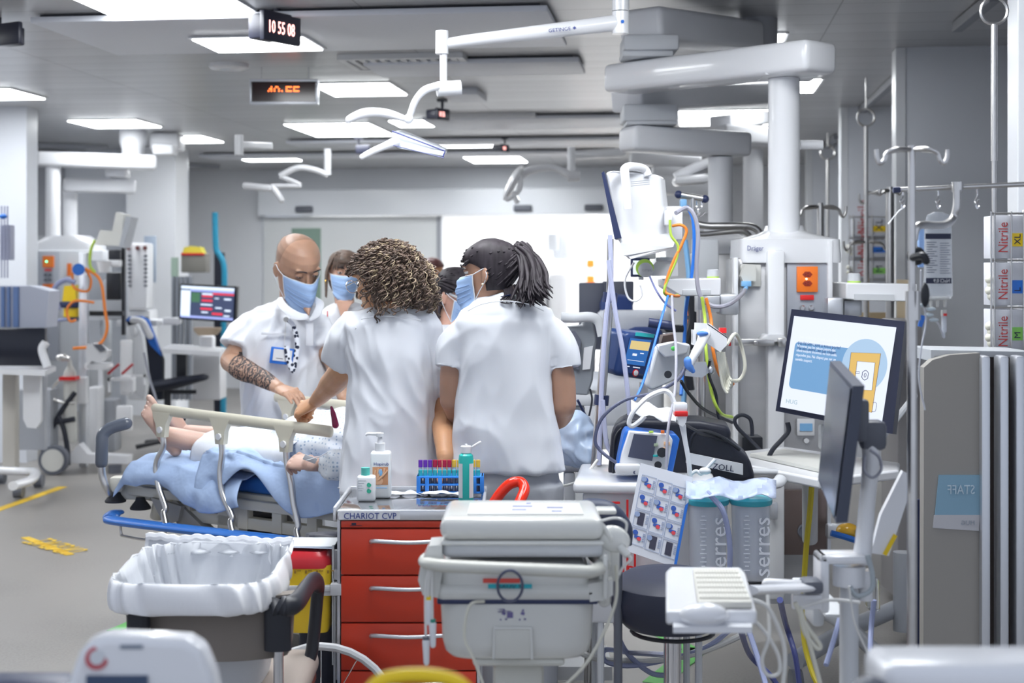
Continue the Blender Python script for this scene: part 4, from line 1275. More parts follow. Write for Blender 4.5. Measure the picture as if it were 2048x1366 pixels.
# patient: one body with feet, legs, trunk, arm, head
pat = thing('person', 'patient lying on the stretcher, bare feet, patterned gown, hand with a cannula dressing', 'person', S(.9, WB / 2, .78))
b = B()
def foot(b, heel, toe_dir, side, toe_n):
 """heel on the mattress, toes pointing up and away"""
 d = toe_dir.normalized(); sd = (side - d * side.dot(d)).normalized(); u = (d.cross(sd) if toe_n > 0 else sd.cross(d)).normalized()
 d, u, sd = d * .90, u * .95, sd * .95
 b.tube([heel - u * .0 - d * .02, heel + d * .03 - u * .012, heel + d * .10 + u * .0, heel + d * .17 + u * .006, heel + d * .205 + u * .004],
           [(.026, .026), (.032, .036), (.034, .030), (.040, .021), (.037, .014)], n=20, k=5, up=u, round_end=True)
 for i in range(5):
  x = (-.030 + i * .0155)
  ln = (.042, .034, .030, .026, .021)[i]; r = (.0135, .0095, .009, .0085, .0082)[i]
  base = heel + d * (.205 - i * .007) + sd * x + u * .004
  b.tube([base - d * .02, base + d * ln * .5 + u * .006, base + d * ln - u * .002], [r, r * 1.05, r], n=12, k=4, round_end=True)
ank1, ank2 = W(385, 893, 5.78), W(400, 868, 6.0)
heel1, heel2 = W(346, 893, 5.80), W(384, 884, 6.08)
d1 = W(288, 812, 5.84) - heel1; d2 = W(350, 836, 5.98) - heel2
d1 = V(-.46, -.22, .80); SIDE = V(-.5, -.3, -.8)
foot(b, heel1, d1, SIDE, 1)
foot(b, heel2 + V(0, 0, -.02), V(-.45, -.25, .8), V(.3, .8, .2), -1)
for (hh, dd, n_) in ((heel1, d1, .17), (heel2, d2, .44)):
 b.tube([hh + dd.normalized() * .045 + V(0.01, 0, .005), S(.42, n_, .845), S(.58, n_, .86), S(.80, n_, .885), S(1.0, n_ * .8 + .06, .88), S(1.1, n_ * .7 + .1, .87)],
           [(.038, .040), (.042, .042), (.056, .056), (.062, .062), (.075, .075), (.085, .08)], n=24, k=5, round_end=True)
b.loft([ring(S(s_, WB / 2, .885), Nd, V(0, 0, 1), a, h_, 40, 2.3) for s_, a, h_ in ((1.0, .13, .06), (1.06, .17, .095), (1.2, .17, .10), (1.35, .165, .10), (1.46, .18, .09), (1.52, .12, .06))])
sh_, el_ = S(1.46, .10, .87), S(1.28, .03, .86)
wr_ = W(618, 928, 5.19)
b.tube([sh_, el_, wr_], [.045, .038, .027], n=18, k=5, round_end=True)
hand(b, wr_, W(575, 918, 5.26) - wr_, V(-.15, -.6, .75), -1, (.8, .85, .85, .8), .98, .2, .05, .027)
b.tube([S(1.46, WB - .1, .87), S(1.28, WB - .04, .86), S(1.15, WB - .12, .98)], [.045, .038, .028], n=18, k=5, round_end=True)
hand(b, S(1.15, WB - .12, .98), -Sd * .9 + V(0, 0, -.2), V(0, 0, 1), 1, (.3, .3, .3, .3), .95)
b.tube([S(1.48, WB / 2, .88), S(1.60, WB / 2, .91)], [.055, .052], n=18, k=1)
HT = headframe(S(1.93, WB / 2, .93), 0, 0, 0, .95)
Rh = Matrix((Nd, V(0, 0, -1), Sd)).transposed()
def HTc(x, y, z, c=S(1.64, WB / 2, .92), R=Rh): return c + R @ (Vector((x, -y, z - 0.115)) * .95)
HTc.R, HTc.s, HTc.c = Rh, .95, S(1.64, WB / 2, .92)
head(b, HTc)
o = part('body', b, SK_P, pat, 'bare feet and lower legs', sharp=0); bake(o, .0036, 1)
b = B()
for q in (heel1, ):
 pass
# nails of the near foot
b = B()
dd = d1.normalized(); sd_ = (SIDE - dd * SIDE.dot(dd)).normalized(); uu = dd.cross(sd_) * .97; sd_ = sd_ * .95; dd = dd * .90
for i in range(5):
 x = (-.030 + i * .0155); ln = (.042, .034, .030, .026, .021)[i]; r = (.0135, .0095, .009, .0085, .0082)[i]
 base = heel1 + dd * (.205 - i * .007) + sd_ * x + uu * .004
 b.ell(base + dd * (ln + r * .4) + uu * r * .75, (r * .6, r * .6, r * .3), basis(dd, uu) and Matrix((sd_, dd, uu)).transposed(), 10, 6)
part('toenails', b, mat('toenail', (.72, .55, .48), .3), pat)
# white cover over the legs
def f3(a, c):
 s_ = .33 + a * .54
 ang = -0.25 + c * (PI + .5)
 w_ = .27 + .03 * a
 x = math.cos(ang) * w_
 z = max(0, math.sin(ang)) ** .55 * (.145 + .02 * a)
 n_ = .30 - x
 z -= .030 * math.exp(-((n_ - .31) / .06) ** 2) * (1 - a)
 p = S(s_ + .02 * math.sin(c * 5), n_, .775 + z)
 return p + V(0, 0, foldn(p, 5, .012, 5, (1, 1, 1)))
b = drape('x', f3, 0, 1, sheetw, ''); o = part('leg_cover', b, sheetw, pat, 'white cloth wrapped over the legs', sharp=0); modif(o, 'SOLIDIFY', thickness=.005, offset=0)
gown = mat('gown_dotted', (.62, .68, .76), .85)
nt = gown.node_tree
vo = nt.nodes.new('ShaderNodeTexVoronoi'); vo.inputs['Scale'].default_value = 70; vo.inputs['Randomness'].default_value = .25
tc = nt.nodes.new('ShaderNodeTexCoord'); nt.links.new(tc.outputs['Object'], vo.inputs['Vector'])
cr = nt.nodes.new('ShaderNodeValToRGB'); cr.color_ramp.elements[0].position = .22; cr.color_ramp.elements[0].color = (.36, .46, .60, 1); cr.color_ramp.elements[1].position = .34; cr.color_ramp.elements[1].color = (.74, .78, .84, 1)
nt.links.new(vo.outputs['Distance'], cr.inputs[0]); nt.links.new(cr.outputs[0], nt.nodes['Principled BSDF'].inputs['Base Color'])
b = B()
rg = []
for i, (s_, a, h_, z_) in enumerate(((.70, .27, .11, .85), (.78, .29, .14, .865), (.98, .26, .14, .87), (1.12, .265, .16, .875), (1.25, .27, .15, .88), (1.38, .26, .13, .885), (1.48, .20, .11, .89), (1.52, .14, .07, .89))):
 rg.append(ring(S(s_, WB / 2 + .01, z_), Nd, V(0, 0, 1), a, h_, 64, 2.5, lambda t, s_=s_: .03 * math.sin(6 * t + s_ * 9) + .02 * math.sin(11 * t - s_ * 14)))
b.loft(rg)
b.tube([S(1.46, .08, .88), S(1.3, .04, .865), W(652, 930, 5.12)], [(.07, .07), (.068, .065), (.055, .05)], n=20, k=4)
o = part('gown', b, gown, pat, 'pale gown printed with small blue dots', sharp=0); bake(o, .008, 2, wrinkle(.013, 8, .8, .5, 21))
b = B(); b.box(W(620, 918, 5.10), (.05, .004, .022), rot(15, 20, 25), .002); b.tube([W(612, 921, 5.09), W(640, 913, 5.09), W(655, 904, 5.1)], .002, n=6); part('cannula_dressing', b, PAPER, pat, 'white dressing taped over the cannula')
# dark red handle and black object beyond the feet
b = B(); b.tube([W(671, 850, 5.2), W(667, 830, 5.2), W(663, 815, 5.2)], [.013, .010, .005], n=12, round_end=True); single('red_handle', b, mat('dark_red_gloss', (.22, .01, .06), .15), 'glossy dark red pointed handle at the right end of the near side rail', 'hook')
b = B(); b.ell(W(350, 836, 6.35), (.05, .03, .035)); b.tube([W(335, 828, 6.35), W(362, 848, 6.35)], .022, round_end=True); single('pulse_sensor', b, BLACK, 'black rounded sensor lying between the patient\'s feet', 'sensor')
# tear-off pad etc: blue bag beside the head end
# ==== red cart and what stands on it
YC0, YC1 = 4.20, 4.58
redm = mat('cart_red_enamel', (0.62, 0.045, 0.015), 0.38)
cart = thing('trolley_cart', 'red drawer cart with steel top labelled CHARIOT CVP', 'cart', G(817, 4.4))
zt = 1.57 - L(1040 - HY, YC0)
xl, xr = L(680 - CX, YC0), L(954 - CX, YC0)
b = B(); b.box(((xl + xr) / 2, (YC0 + YC1) / 2 + .01, (.08 + zt) / 2), (xr - xl, YC1 - YC0 - .02, zt - .08), None, .006); part('carcass', b, redm, cart, 'red enamelled carcass')
b = B(); b.box((xl - .004, (YC0 + YC1) / 2, (.08 + zt) / 2), (.008, YC1 - YC0, zt - .08)); b.box((xr + .004, (YC0 + YC1) / 2, (.08 + zt) / 2), (.008, YC1 - YC0, zt - .08)); part('edge_profile', b, ALU, cart, 'aluminium corner profiles')
ys = [1057, 1151, 1246, 1342, 1440]
for i in range(5):
 y0, y1 = ys[i] + 1.5, (ys[i + 1] - 1.5 if i < 4 else 1530)
 b = B(); b.pb(682, y0, 952, y1, YC0 - .012, .02, .003); dr = part('drawer', b, redm, cart)
 b = B(); b.tube([W(742, y0 + 25, YC0 - .012), W(752, y0 + 24, YC0 - .035), W(817, y0 + 27, YC0 - .045), W(882, y0 + 24, YC0 - .035), W(892, y0 + 25, YC0 - .012)], .0065, n=10, k=5); part('handle', b, ALU, dr, 'curved satin aluminium handle')
b = B(); b.pb(682, 1042, 952, 1055, YC0 - .010, .012, .002); part('top_fascia', b, redm, cart)
b = B(); b.pb(703, 1046, 712, 1050, YC0 - .0115, .002); b.pb(700, 1051, 724, 1052, YC0 - .0115, .002); part('maker_badge', b, INK, cart)
zs = 1.57 - L(1022 - HY, YC0)
b = B(); b.box(((xl + xr) / 2 + .003, (YC0 + YC1) / 2 - .005, zt + .027), (xr - xl + .018, YC1 - YC0 + .03, .006), None, .002)
tray_top = mat('worktop_steel', (.55, .57, .60), .10, .9)
part('worktop', b, tray_top, cart, 'polished steel worktop')
b = B()
b.pb(674, 1020, 958, 1041, YC0 - .02, .012, .005)
x0, x1 = xl - .014, xr + .018
for x in (x0, x1): b.box((x, (YC0 + YC1) / 2, zt + .020), (.010, YC1 - YC0 + .03, .042), None, .004)
b.box(((x0 + x1) / 2, YC1 + .008, zt + .020), (x1 - x0, .010, .042), None, .004)
part('worktop_rim', b, mat('rim_white_steel', (.66, .67, .70), .25, .5), cart, 'raised pale rim')
b = B(); b.pb(678, 1022, 800, 1039, YC0 - .0215, .002); part('label_strip', b, PAPER, cart, 'white label strip')
text('lettering', 'CHARIOT CVP', L(17.5, YC0), W(687, 1038, YC0 - .0225), INKB, cart, sx=.93)
b = B()
for x in (xl + .05, xr - .05):
 for y in (YC0 + .05, YC1 - .05): b.cyl((x - .012, y, .04), (x + .012, y, .04), .04, n=20)
part('casters', b, RUBBER, cart)
ztop = zt + .0302
# gel bottles, test tube rack, packets
def rect_bottle(x0, x1, y0, y1, Y, d, m, t, nm='bottle_body'):
 b = B(); b.pb(x0, y0, x1, y1, Y, d, .009, seg=3); return part(nm, b, m, t)
bm_ = mat('bottle_white', (.80, .82, .84), .3)
def basepx(Y): return HY + (HC - ztop) * F / Y
Yb = 4.40
yb_ = basepx(Yb)
t = thing('gel_dispenser', 'white hand gel pump bottle with a picture of hands on its label', 'bottle', W(759, yb_, Yb + .02))
rect_bottle(740, 781, 904, yb_, Yb, .05, bm_, t)
b = B(); b.cyl(W(760, 904, Yb + .025), W(760, 886, Yb + .025), .016, n=20); b.cyl(W(760, 886, Yb + .025), W(760, 873, Yb + .025), .009, .006, n=16)
b.cyl(W(760, 873, Yb + .025), W(760, 866, Yb + .025), .012, n=16); b.tube([W(762, 868, Yb + .025), W(746, 868, Yb + .025), W(735, 868, Yb + .025), W(731, 872, Yb + .025)], [.006, .005, .0045, .003], n=10); part('pump', b, WHITE, t, 'white pump head')
b = B(); b.pb(745, 934, 776, 970, Yb - .0008, .001); lb = part('label_picture', b, mat('hand_print_label', (.62, .30, .15), .5), t, 'orange-brown hands picture')
b = B()
for k in range(5): b.tube([W(752 + k * 1.5, 960, Yb - .002), W(750 + k * 5.5, 948 - (k % 3) * 3, Yb - .002), W(751 + k * 6, 940 - (k % 2) * 3, Yb - .002)], .003, n=6, k=3)
b.ell(W(757, 962, Yb - .001), (.014, .002, .013)); part('printed_hand', b, mat('print_skin', (.80, .48, .30), .5), lb, 'printed palm and fingers')
b = B(); b.ell(W(761, 945, Yb - .004), (.006, .001, .011)); part('printed_drop', b, LBLUE, lb)
text('lettering', 'Hopirub', L(9, Yb), W(747, 931, Yb - .001), INKB, t)
b = B(); b.pb(748, 975, 774, 976.5, Yb - .0008, .001); part('small_print', b, LBLUE, t)
Yb = 4.34; yb_ = basepx(Yb)
t = thing('disinfectant_bottle', 'small white bottle with turquoise cap, left of the pump bottle', 'bottle', W(731, yb_, Yb + .02))
rect_bottle(713, 750, 952, yb_, Yb, .04, bm_, t)
b = B(); b.cyl(W(731, 952, Yb + .02), W(731, 935, Yb + .02), .0135, n=24); part('cap', b, mat('cap_turquoise', (.10, .52, .46), .35), t, 'turquoise screw cap')
for x_, y_ in ((738, 970), (738, 982)):
 b = B(); b.cyl(W(x_, y_, Yb), W(x_, y_, Yb - .001), L(4.6, Yb), n=20); part('green_dot', b, mat('dot_green', (.03, .38, .25), .5), t)
b = B()
for k in range(5): b.pb(716, 961 + k * 5, 716 + (16, 12, 8, 11, 9)[k], 962.2 + k * 5, Yb - .0006, .001)
part('small_print', b, GREY, t)
Yb = 4.32; yb_ = basepx(Yb)
t = thing('disinfectant_bottle', 'tall turquoise bottle with open white flip cap, in front of the test tube rack', 'bottle', W(932, yb_, Yb + .03))
b = B(); c = W(932, yb_, Yb + .03); r_ = L(15.3, Yb); hh = L(yb_ - 905, Yb)
b.lathe(c, [(r_ * .9, 0), (r_, .006), (r_, hh - .02), (r_ * .93, hh - .007), (r_ * .6, hh)], 32); part('bottle_body', b, mat('liquid_turquoise', (.02, .48, .44), .2), t, 'turquoise liquid-filled body')
b = B(); b.lathe(c + V(0, 0, hh), [(.0165, 0), (.0165, .02), (.013, .022)], 24); b.cyl(c + V(0, 0, hh + .022), c + V(0, 0, hh + .027), .004, n=10)
b.box(c + V(.032, 0, hh + .026), (.032, .02, .006), rot(0, 0, -32), .002); part('flip_cap', b, WHITE, t, 'white cap tilted open')
b = B()
for a0, a1 in ((-2.75, -2.0), (-1.1, -.35)):
 R2 = [[c + V(math.cos(a) * (r_ + .0007), math.sin(a) * (r_ + .0007), z_) for a in [a0 + (a1 - a0) * i / 6 for i in range(7)]] for z_ in (hh * .12, hh * .80)]
 b.loft(R2, cap=False, closed=False)
part('label', b, PAPER, t, 'white side labels')
# rack
Yr = 4.47; yr_ = basepx(Yr)
rack = thing('test_tube_rack', 'blue rack holding two rows of capped blood test tubes', 'rack', W(900, yr_, Yr + .03))
rb = mat('rack_blue', (.03, .22, .72), .35)
b = B()
for y in (953, 968, 984): b.pb(833, y, 966, y + 3.5, Yr, .075, .001)
for x in (833, 850, 876, 945, 960): b.pb(x, 953, x + 8, 986, Yr - .001, .004, .001)
for x in (833, 963): b.pb(x, 953, x + 4, yr_, Yr, .075)
part('rack_frame', b, rb, rack)
capc = {'v': mat('cap_purple', (.16, .03, .42), .4), 'r': mat('cap_red', (.50, .01, .06), .4), 'y': mat('cap_yellow', (.85, .50, .06), .4), 't': mat('cap_teal', (.03, .40, .42), .35)}
tubeg = mat('tube_dark_glass', (.12, .14, .20), .1, spec=.8)
seq = 'vvvrrrryyyyyy'
for i in range(13):
 x = 841 + i * 9.6
 for row, (Yt, yc) in enumerate(((Yr + .02, 941), (Yr + .052, 923))):
  code = 't' if row == 0 else seq[i]
  n_ = {'v': 'purple', 'r': 'red', 'y': 'yellow', 't': 'teal'}[code]
  lab = {0: 'teal-capped test tube in the front row of the blue rack', 1: '%s-capped test tube in the back row of the blue rack' % n_}[row]
  t = thing('test_tube', lab, 'test tube', W(x, 984, Yt), '%s-capped test tubes in the blue rack' % n_)
  b = B(); b.cyl(W(x, yc + 10, Yt), W(x, 984, Yt), .0058, n=12); part('glass_tube', b, tubeg if row == 0 else mat('tube_pale', (.55, .57, .62), .15), t)
  b = B(); b.cyl(W(x, yc - (3 if row else 1), Yt), W(x, yc + 11, Yt), .0068, n=14); part('cap', b, capc[code], t)
# packets
pk = mat('blister_packet', (.72, .77, .84), .25, bump=.2, bscale=40)
def packet(cx, cy, w, d, rz, lab, n, m=pk):
 Y = (HC - ztop) * F / (cy - HY)
 c = W(cx, cy, Y) ; c.z = ztop + .004 + n * .006
 b = B(); R = rot(rz)
 rows = []
 for i in range(13):
  for_ = []
  for j in range(9):
   u, v = (i / 12 - .5) * w, (j / 8 - .5) * d
   for_.append(c + R @ V(u, v, .012 * noise.noise(Vector((u * 30 + n * 9, v * 30, n))) * 1 + .003))
  rows.append(for_)
 b.loft(rows, cap=False, closed=False)
 o = single('sterile_packet', b, m, lab, 'packet', None); modif(o, 'SOLIDIFY', thickness=.0012); return o
packet(812, 990, .11, .05, 12, 'clear sterile packet lying left on the steel cart top', 0)
packet(890, 994, .145, .045, -6, 'long white sterile packet in front of the turquoise bottle', 1, PAPER)
packet(868, 988, .10, .05, 8, 'crinkled clear packet behind the long white one', 0)
# red hose behind the cart
b = B(); b.tube([W(985, 1010, 4.3), W(1002, 985, 4.3), W(1020, 968, 4.3), W(1040, 964, 4.3), W(1049, 978, 4.28), W(1042, 998, 4.25), W(1030, 1025, 4.22)], .0165, n=14, k=6)
rh = thing('push_trolley', 'trolley with a glossy red tubular loop behind the white cart', 'trolley', W(1020, 1040, 4.25))
part('tube_loop', b, mat('gloss_red', (.75, .03, .01), .12), rh)
b = B(); b.cyl(W(986, 1008, 4.3), W(986, 1300, 4.3), .012, n=12); b.cyl(W(1031, 1022, 4.22), W(1033, 1380, 4.22), .012, n=12); b.box(V(L(1008 - CX, 4.26), 4.26, .02), (.16, .12, .04), None, .01); part('stand', b, DGREY, rh)
# ==== white echo cart in front
YE0 = 3.15
E = thing('medical_cart', 'white wheeled diagnostic cart with a closed lid, tape reading SAUV 5 and hanging leads', 'medical cart', G(1040, YE0 + .2))
ew = mat('cart_white_glossy', (.68, .685, .66), .22, coat=.3)
eg = mat('cart_cream_grey', (.60, .60, .55), .35)
b = B()
zl = 1.57 - L(1085 - HY, YE0)
# the lid: sloping closed laptop-like shell
pts = [W(884, 1078, YE0), W(1206, 1082, YE0), W(1192, 1026, YE0 + .30), W(908, 1018, YE0 + .30)]
b.box(W(1044, 1062, YE0) + V(0, .15, .0), (L(328, YE0), .33, .05), rot(0, -2), .022, 4)
part('lid', b, ew, E, 'glossy white rounded lid')
b = B(); b.box(W(1050, 1036, YE0 + .13) + V(0, 0, .0215), (.26, .19, .003), rot(0, -2), .001); pl = part('lid_label', b, mat('label_pale', (.78, .79, .78), .3), E)
for k, (x, y, w) in enumerate(((1045, 1031, 40), (1038, 1036, 28), (1110, 1033, 32), (1112, 1038, 20), (1058, 1027, 10))):
 Yk = YE0 + .03 + (1036 - y) * .012
 b = B(); b.box((L(x - CX, YE0 + .12), YE0 + .12 + (1034 - y) * .012, (1.57 - L(1036 - HY, YE0 + .13)) + .0245 - (1034 - y) * .0004), (L(w, YE0 + .1), .006, .0015)); part('printed_line', b, mat('print_lavender', (.30, .33, .60), .5), pl)
b = B(); b.box(W(1045, 1099, YE0) + V(0, .16, 0), (L(322, YE0), .31, .04), None, .012, 3); part('middle_band', b, LGREY, E, 'light grey band under the lid')
b = B(); b.box(W(1045, 1086, YE0 - .002) + V(0, .155, 0), (L(326, YE0), .32, .010), None, .004); part('lid_lip', b, ew, E)
b = B()  # cream handle bar around the front
b.tube([W(868, 1108, YE0 + .16), W(852, 1122, YE0 + .03), W(872, 1130, YE0 - .05), W(940, 1134, YE0 - .07), W(1140, 1142, YE0 - .07), W(1185, 1142, YE0 - .05), W(1206, 1128, YE0 + .03), W(1190, 1112, YE0 + .16)], [(.018, .014)] * 8, n=16, k=6, up=(0, 0, 1))
part('front_handle', b, eg, E, 'thick cream-grey wrap-around handle bar')
b = B(); b.box(W(1030, 1164, YE0) + V(0, .16, 0), (L(300, YE0), .32, .07), None, .02, 4); b.box(W(1035, 1185, YE0) + V(0, .16, 0), (L(330, YE0), .34, .04), None, .018, 4); part('upper_tray', b, ew, E, 'white stepped tray housing')
b = B(); b.box(W(1035, 1202, YE0) + V(0, .16, 0), (L(322, YE0), .33, .014), None, .004); part('seam', b, NAVY, E, 'dark seam')
b = B()
rows = []
for (y, hw, f) in ((1204, 157, 0), (1215, 157, 0), (1290, 153, .002), (1312, 148, .01), (1322, 138, .02), (1326, 120, .03)):
 c = W(1034, y, YE0);
 rows.append(ring(V(c.x, YE0 + .16, c.z), V(1, 0, 0), V(0, 1, 0), L(hw, YE0), .162 - f, 56, 6))
b.loft(rows); part('basket', b, ew, E, 'deep white bin below the tray')
b = B(); b.pb(988, 1258, 1062, 1318, YE0 - .006, .006, .003); rc_ = part('grip_recess', b, mat('recess_cream', (.60, .60, .56), .4), E, 'recessed square grip')
b = B(); b.tube([W(987, 1318, YE0 - .006), W(989, 1262, YE0 - .006), W(994, 1257, YE0 - .006), W(1056, 1257, YE0 - .006), W(1062, 1263, YE0 - .006), W(1064, 1318, YE0 - .006)], .003, n=6, k=3); part('recess_rim', b, ew, E)
b = B(); b.pb(986, 1328, 1088, 1500, YE0 + .08, .14, .02); b.pb(945, 1318, 1130, 1334, YE0 + .02, .26, .02); part('column', b, eg, E, 'cream column')
b = B(); b.box(G(1035, YE0 + .16, .09), (.46, .42, .06), None, .03); part('base', b, eg, E)
for sx in (-1, 1):
 for sy in (-.16, .16):
  b = B(); b.cyl(G(1035, YE0 + .16 + sy, .05) + V(sx * .2 - .015, 0, 0), G(1035, YE0 + .16 + sy, .05) + V(sx * .2 + .015, 0, 0), .05, n=20); part('caster', b, RUBBER, E)
# side plates
b = B(); b.pp([(858, 1092), (884, 1090), (884, 1150), (876, 1196), (845, 1190), (836, 1160), (842, 1125)], YE0 - .01, .10); b.box(W(1205, 1130, YE0 + .1), (.03, .16, .16), None, .012); b.pp([(1176, 1168), (1226, 1160), (1226, 1190), (1212, 1200), (1180, 1204)], YE0 - .01, .08)
b.pb(1192, 1020, 1234, 1030, YE0 + .22, .06, .01); b.pb(1206, 1110, 1216, 1200, YE0 - .03, .03, .008)
b.pb(1214, 1100, 1240, 1165, YE0 + .05, .06, .01); part('side_mounts', b, ew, E, 'white side brackets')
b = B(); b.pb(966, 1157, 1040, 1166, YE0 - .072 + .05, .001); b2_ = part('tape_red', b, mat('tape_red_', (.72, .08, .06), .5), E, 'red tape strip')
b = B(); b.pb(976, 1168, 1064, 1177, YE0 - .072 + .05, .001); part('tape_teal', b, mat('tape_teal_', (.02, .42, .50), .5), E, 'teal tape strip')
text('lettering', 'SAUV 5', L(9.5, YE0), W(996, 1176.3, YE0 - .0235), INK, E, sx=1.55)
b = B()
for x in (998, 1036):
 b.pb(x + 8, 1219, x + 12, 1223, YE0 - .003, .002); b.pb(x + 6, 1224, x + 13, 1230, YE0 - .003, .002, R=rot(0, 0, 20)); b.pb(x + 2, 1238, x + 5, 1241, YE0 - .003, .002); b.pb(x + 12, 1237, x + 16, 1240, YE0 - .003, .002)
b.pb(1000, 1222, 1022, 1223, YE0 - .003, .002); b.pb(1014, 1224, 1026, 1236, YE0 - .003, .001); part('pictogram', b, mat('print_violet', (.15, .13, .30), .5), E, 'small printed tipping and pushing pictograms')
text('lettering', '▸ max\n10 kg', L(6, YE0), W(995, 1226, YE0 - .003), mat('print_violet', (0, 0, 0)), E)
b = B(); b.tube([W(1020 + 25 * math.cos(a), 1172 + 31 * math.sin(a), YE0 - .10 + .02 * math.sin(a)) for a in [i * PI / 8 for i in range(16)]], .0032, n=8, k=3, closed=True); single('cable_loop', b, mat('cable_navy_grey', (.08, .09, .15), .4), 'dark cable loop hanging over the front of the white cart', 'cable')
b = B(); b.tube([W(968, 1203, YE0 - .01), W(942, 1208, YE0 - .03), W(931, 1240, YE0 - .035), W(930, 1280, YE0 - .035), W(944, 1310, YE0 - .04), W(956, 1340, YE0 - .04), W(970, 1380, YE0 - .04)], .0036, n=8); single('cable', b, mat('cable_cream', (.66, .65, .56), .4), 'cream cable looping down the front of the white cart', 'cable')
b = B(); b.tube([W(1232, 1130, YE0 + .02), W(1232, 1200, YE0), W(1205, 1270, YE0 - .03), W(1170, 1330, YE0 - .05), W(1120, 1380, YE0 - .05)], .0036, n=8); single('cable', b, mat('cable_cream', (0, 0, 0)), 'cream cable running down the right side of the white cart', 'cable')
# leads on the left
for i, (x, y1, col, cm) in enumerate(((851, 1325, 'white and dark green', DGREY), (856, 1245, 'yellow', YELLOW), (864, 1290, 'green', mat('lead_green', (.02, .25, .18), .4)))):
 t = thing('electrode_lead', 'white electrode lead with %s marker, hanging left of the white cart' % col, 'lead', W(x, y1, YE0))
 b = B(); b.tube([W(860 + i * 2, 1130, YE0 - .05), W(x, 1180, YE0 - .035), W(x + 1, y1 - 40, YE0 - .03)], .003, n=8); part('wire', b, CABLEW, t)
 b = B(); b.tube([W(x + 1, y1 - 42, YE0 - .03), W(x + 2, y1, YE0 - .03)], [.0085, .0065], n=10, k=1, round_end=True); part('clip', b, WHITE, t)
 b = B(); b.cyl(W(x + 1, y1 - 52, YE0 - .03), W(x + 1, y1 - 42, YE0 - .03), .0072, n=12); part('marker_band', b, cm, t)
# probe holder bundle at right
t = thing('electrode_junction_box', 'white oval lead junction box with plugged wires, hung right of the white cart', 'junction box', W(1230, 1090, YE0))
b = B(); b.ell(W(1228, 1078, YE0 + .02), (.038, .02, .03), rot(0, 10, 25)); part('box_shell', b, ew, t)
b = B(); b.cyl(W(1240, 1092, YE0 + .01), W(1256, 1112, YE0), .011, .008, n=14); b.tube([W(1256, 1112, YE0), W(1262, 1118, YE0), W(1246, 1135, YE0), W(1238, 1150, YE0)], .003, n=8); part('plug', b, ew, t)
b = B()
for i in range(9): b.tube([W(1190 + i * 2, 1048 + i * 4, YE0 + .02), W(1205 + i * 2, 1050 + i * 3, YE0), W(1214 + i, 1068 + i * 2, YE0 + .005)], [.003, .0045, .005], n=8)
b.tube([W(1190, 1045, YE0), W(1230, 1036, YE0), W(1252, 1045, YE0), W(1252, 1062, YE0 + .01)], .003, n=8); part('wires', b, ew, t)
# ==== armchair with the bin bag, sharps container
YS = 3.62
ch = thing('armchair', 'taupe armchair with black armrests and chrome legs, bin-bagged tub on it', 'armchair', G(430, YS + .3))
taupe = mat('taupe_upholstery', (.20, .175, .155), .7, bump=.05, bscale=300)
b = B()
rows = []
for y, hw in ((1195, 150), (1210, 152), (1250, 148), (1290, 146), (1318, 140), (1322, 130)):
 c = W(430, y, YS)
 rows.append([V(c.x + L(hw, YS) * u, YS + .05 * u * u - .01, c.z) for u in [-1 + i / 10 for i in range(21)]] + [V(c.x + L(hw, YS) * u, YS + .05 * u * u + .035, c.z) for u in [1 - i / 10 for i in range(21)]])
b.loft(rows); part('backrest', b, taupe, ch, 'taupe padded backrest')
b = B(); b.box(G(450, YS + .28, .43), (.46, .46, .07), rot(0, 3), .03, 4); part('seat', b, mat('seat_taupe_light', (.36, .31, .28), .7), ch, 'light taupe seat cushion')
b = B(); b.box(G(450, YS + .28, .385), (.44, .44, .02), rot(0, 3)); part('seat_shell', b, mat('seat_shell_redwood', (.25, .06, .04), .5), ch)
blackarm = mat('armrest_black', (.015, .017, .025), .4)
b = B(); b.tube([W(556, 1300, YS), W(556, 1220, YS), W(566, 1215, YS), W(592, 1205, YS + .04), W(622, 1165, YS + .30), W(636, 1168, YS + .42), W(634, 1200, YS + .44), W(624, 1300, YS + .44), W(612, 1330, YS + .42)], [(.022, .035), (.022, .035), (.026, .03), (.026, .024), (.026, .018), (.026, .018), (.02, .018), (.02, .018), (.016, .016)], n=14, k=6, up=(1, 0, 0)); part('armrest', b, blackarm, ch, 'black moulded armrest')
b = B(); b.tube([W(276, 1300, YS), W(276, 1225, YS), W(262, 1205, YS), W(246, 1196, YS + .03), W(250, 1172, YS + .2), W(262, 1160, YS + .36)], [(.022, .03), (.022, .03), (.026, .03), (.026, .024), (.02, .018), (.02, .018)], n=14, k=6, up=(1, 0, 0)); part('armrest', b, blackarm, ch)
for x, yy, Y in ((557, 1300, YS + .01), (612, 1325, YS + .42), (276, 1300, YS + .01), (300, 1325, YS + .42)):
 b = B(); b.tube([W(x, yy, Y), G(x, Y, .2), G(x, Y, .012)], .013, n=12, k=2); part('leg', b, CHROME, ch)
b = B(); b.tube([G(557, YS + .01, .36), G(560, YS + .2, .34), G(612, YS + .42, .36)], .012, n=10); part('side_rail', b, CHROME, ch)
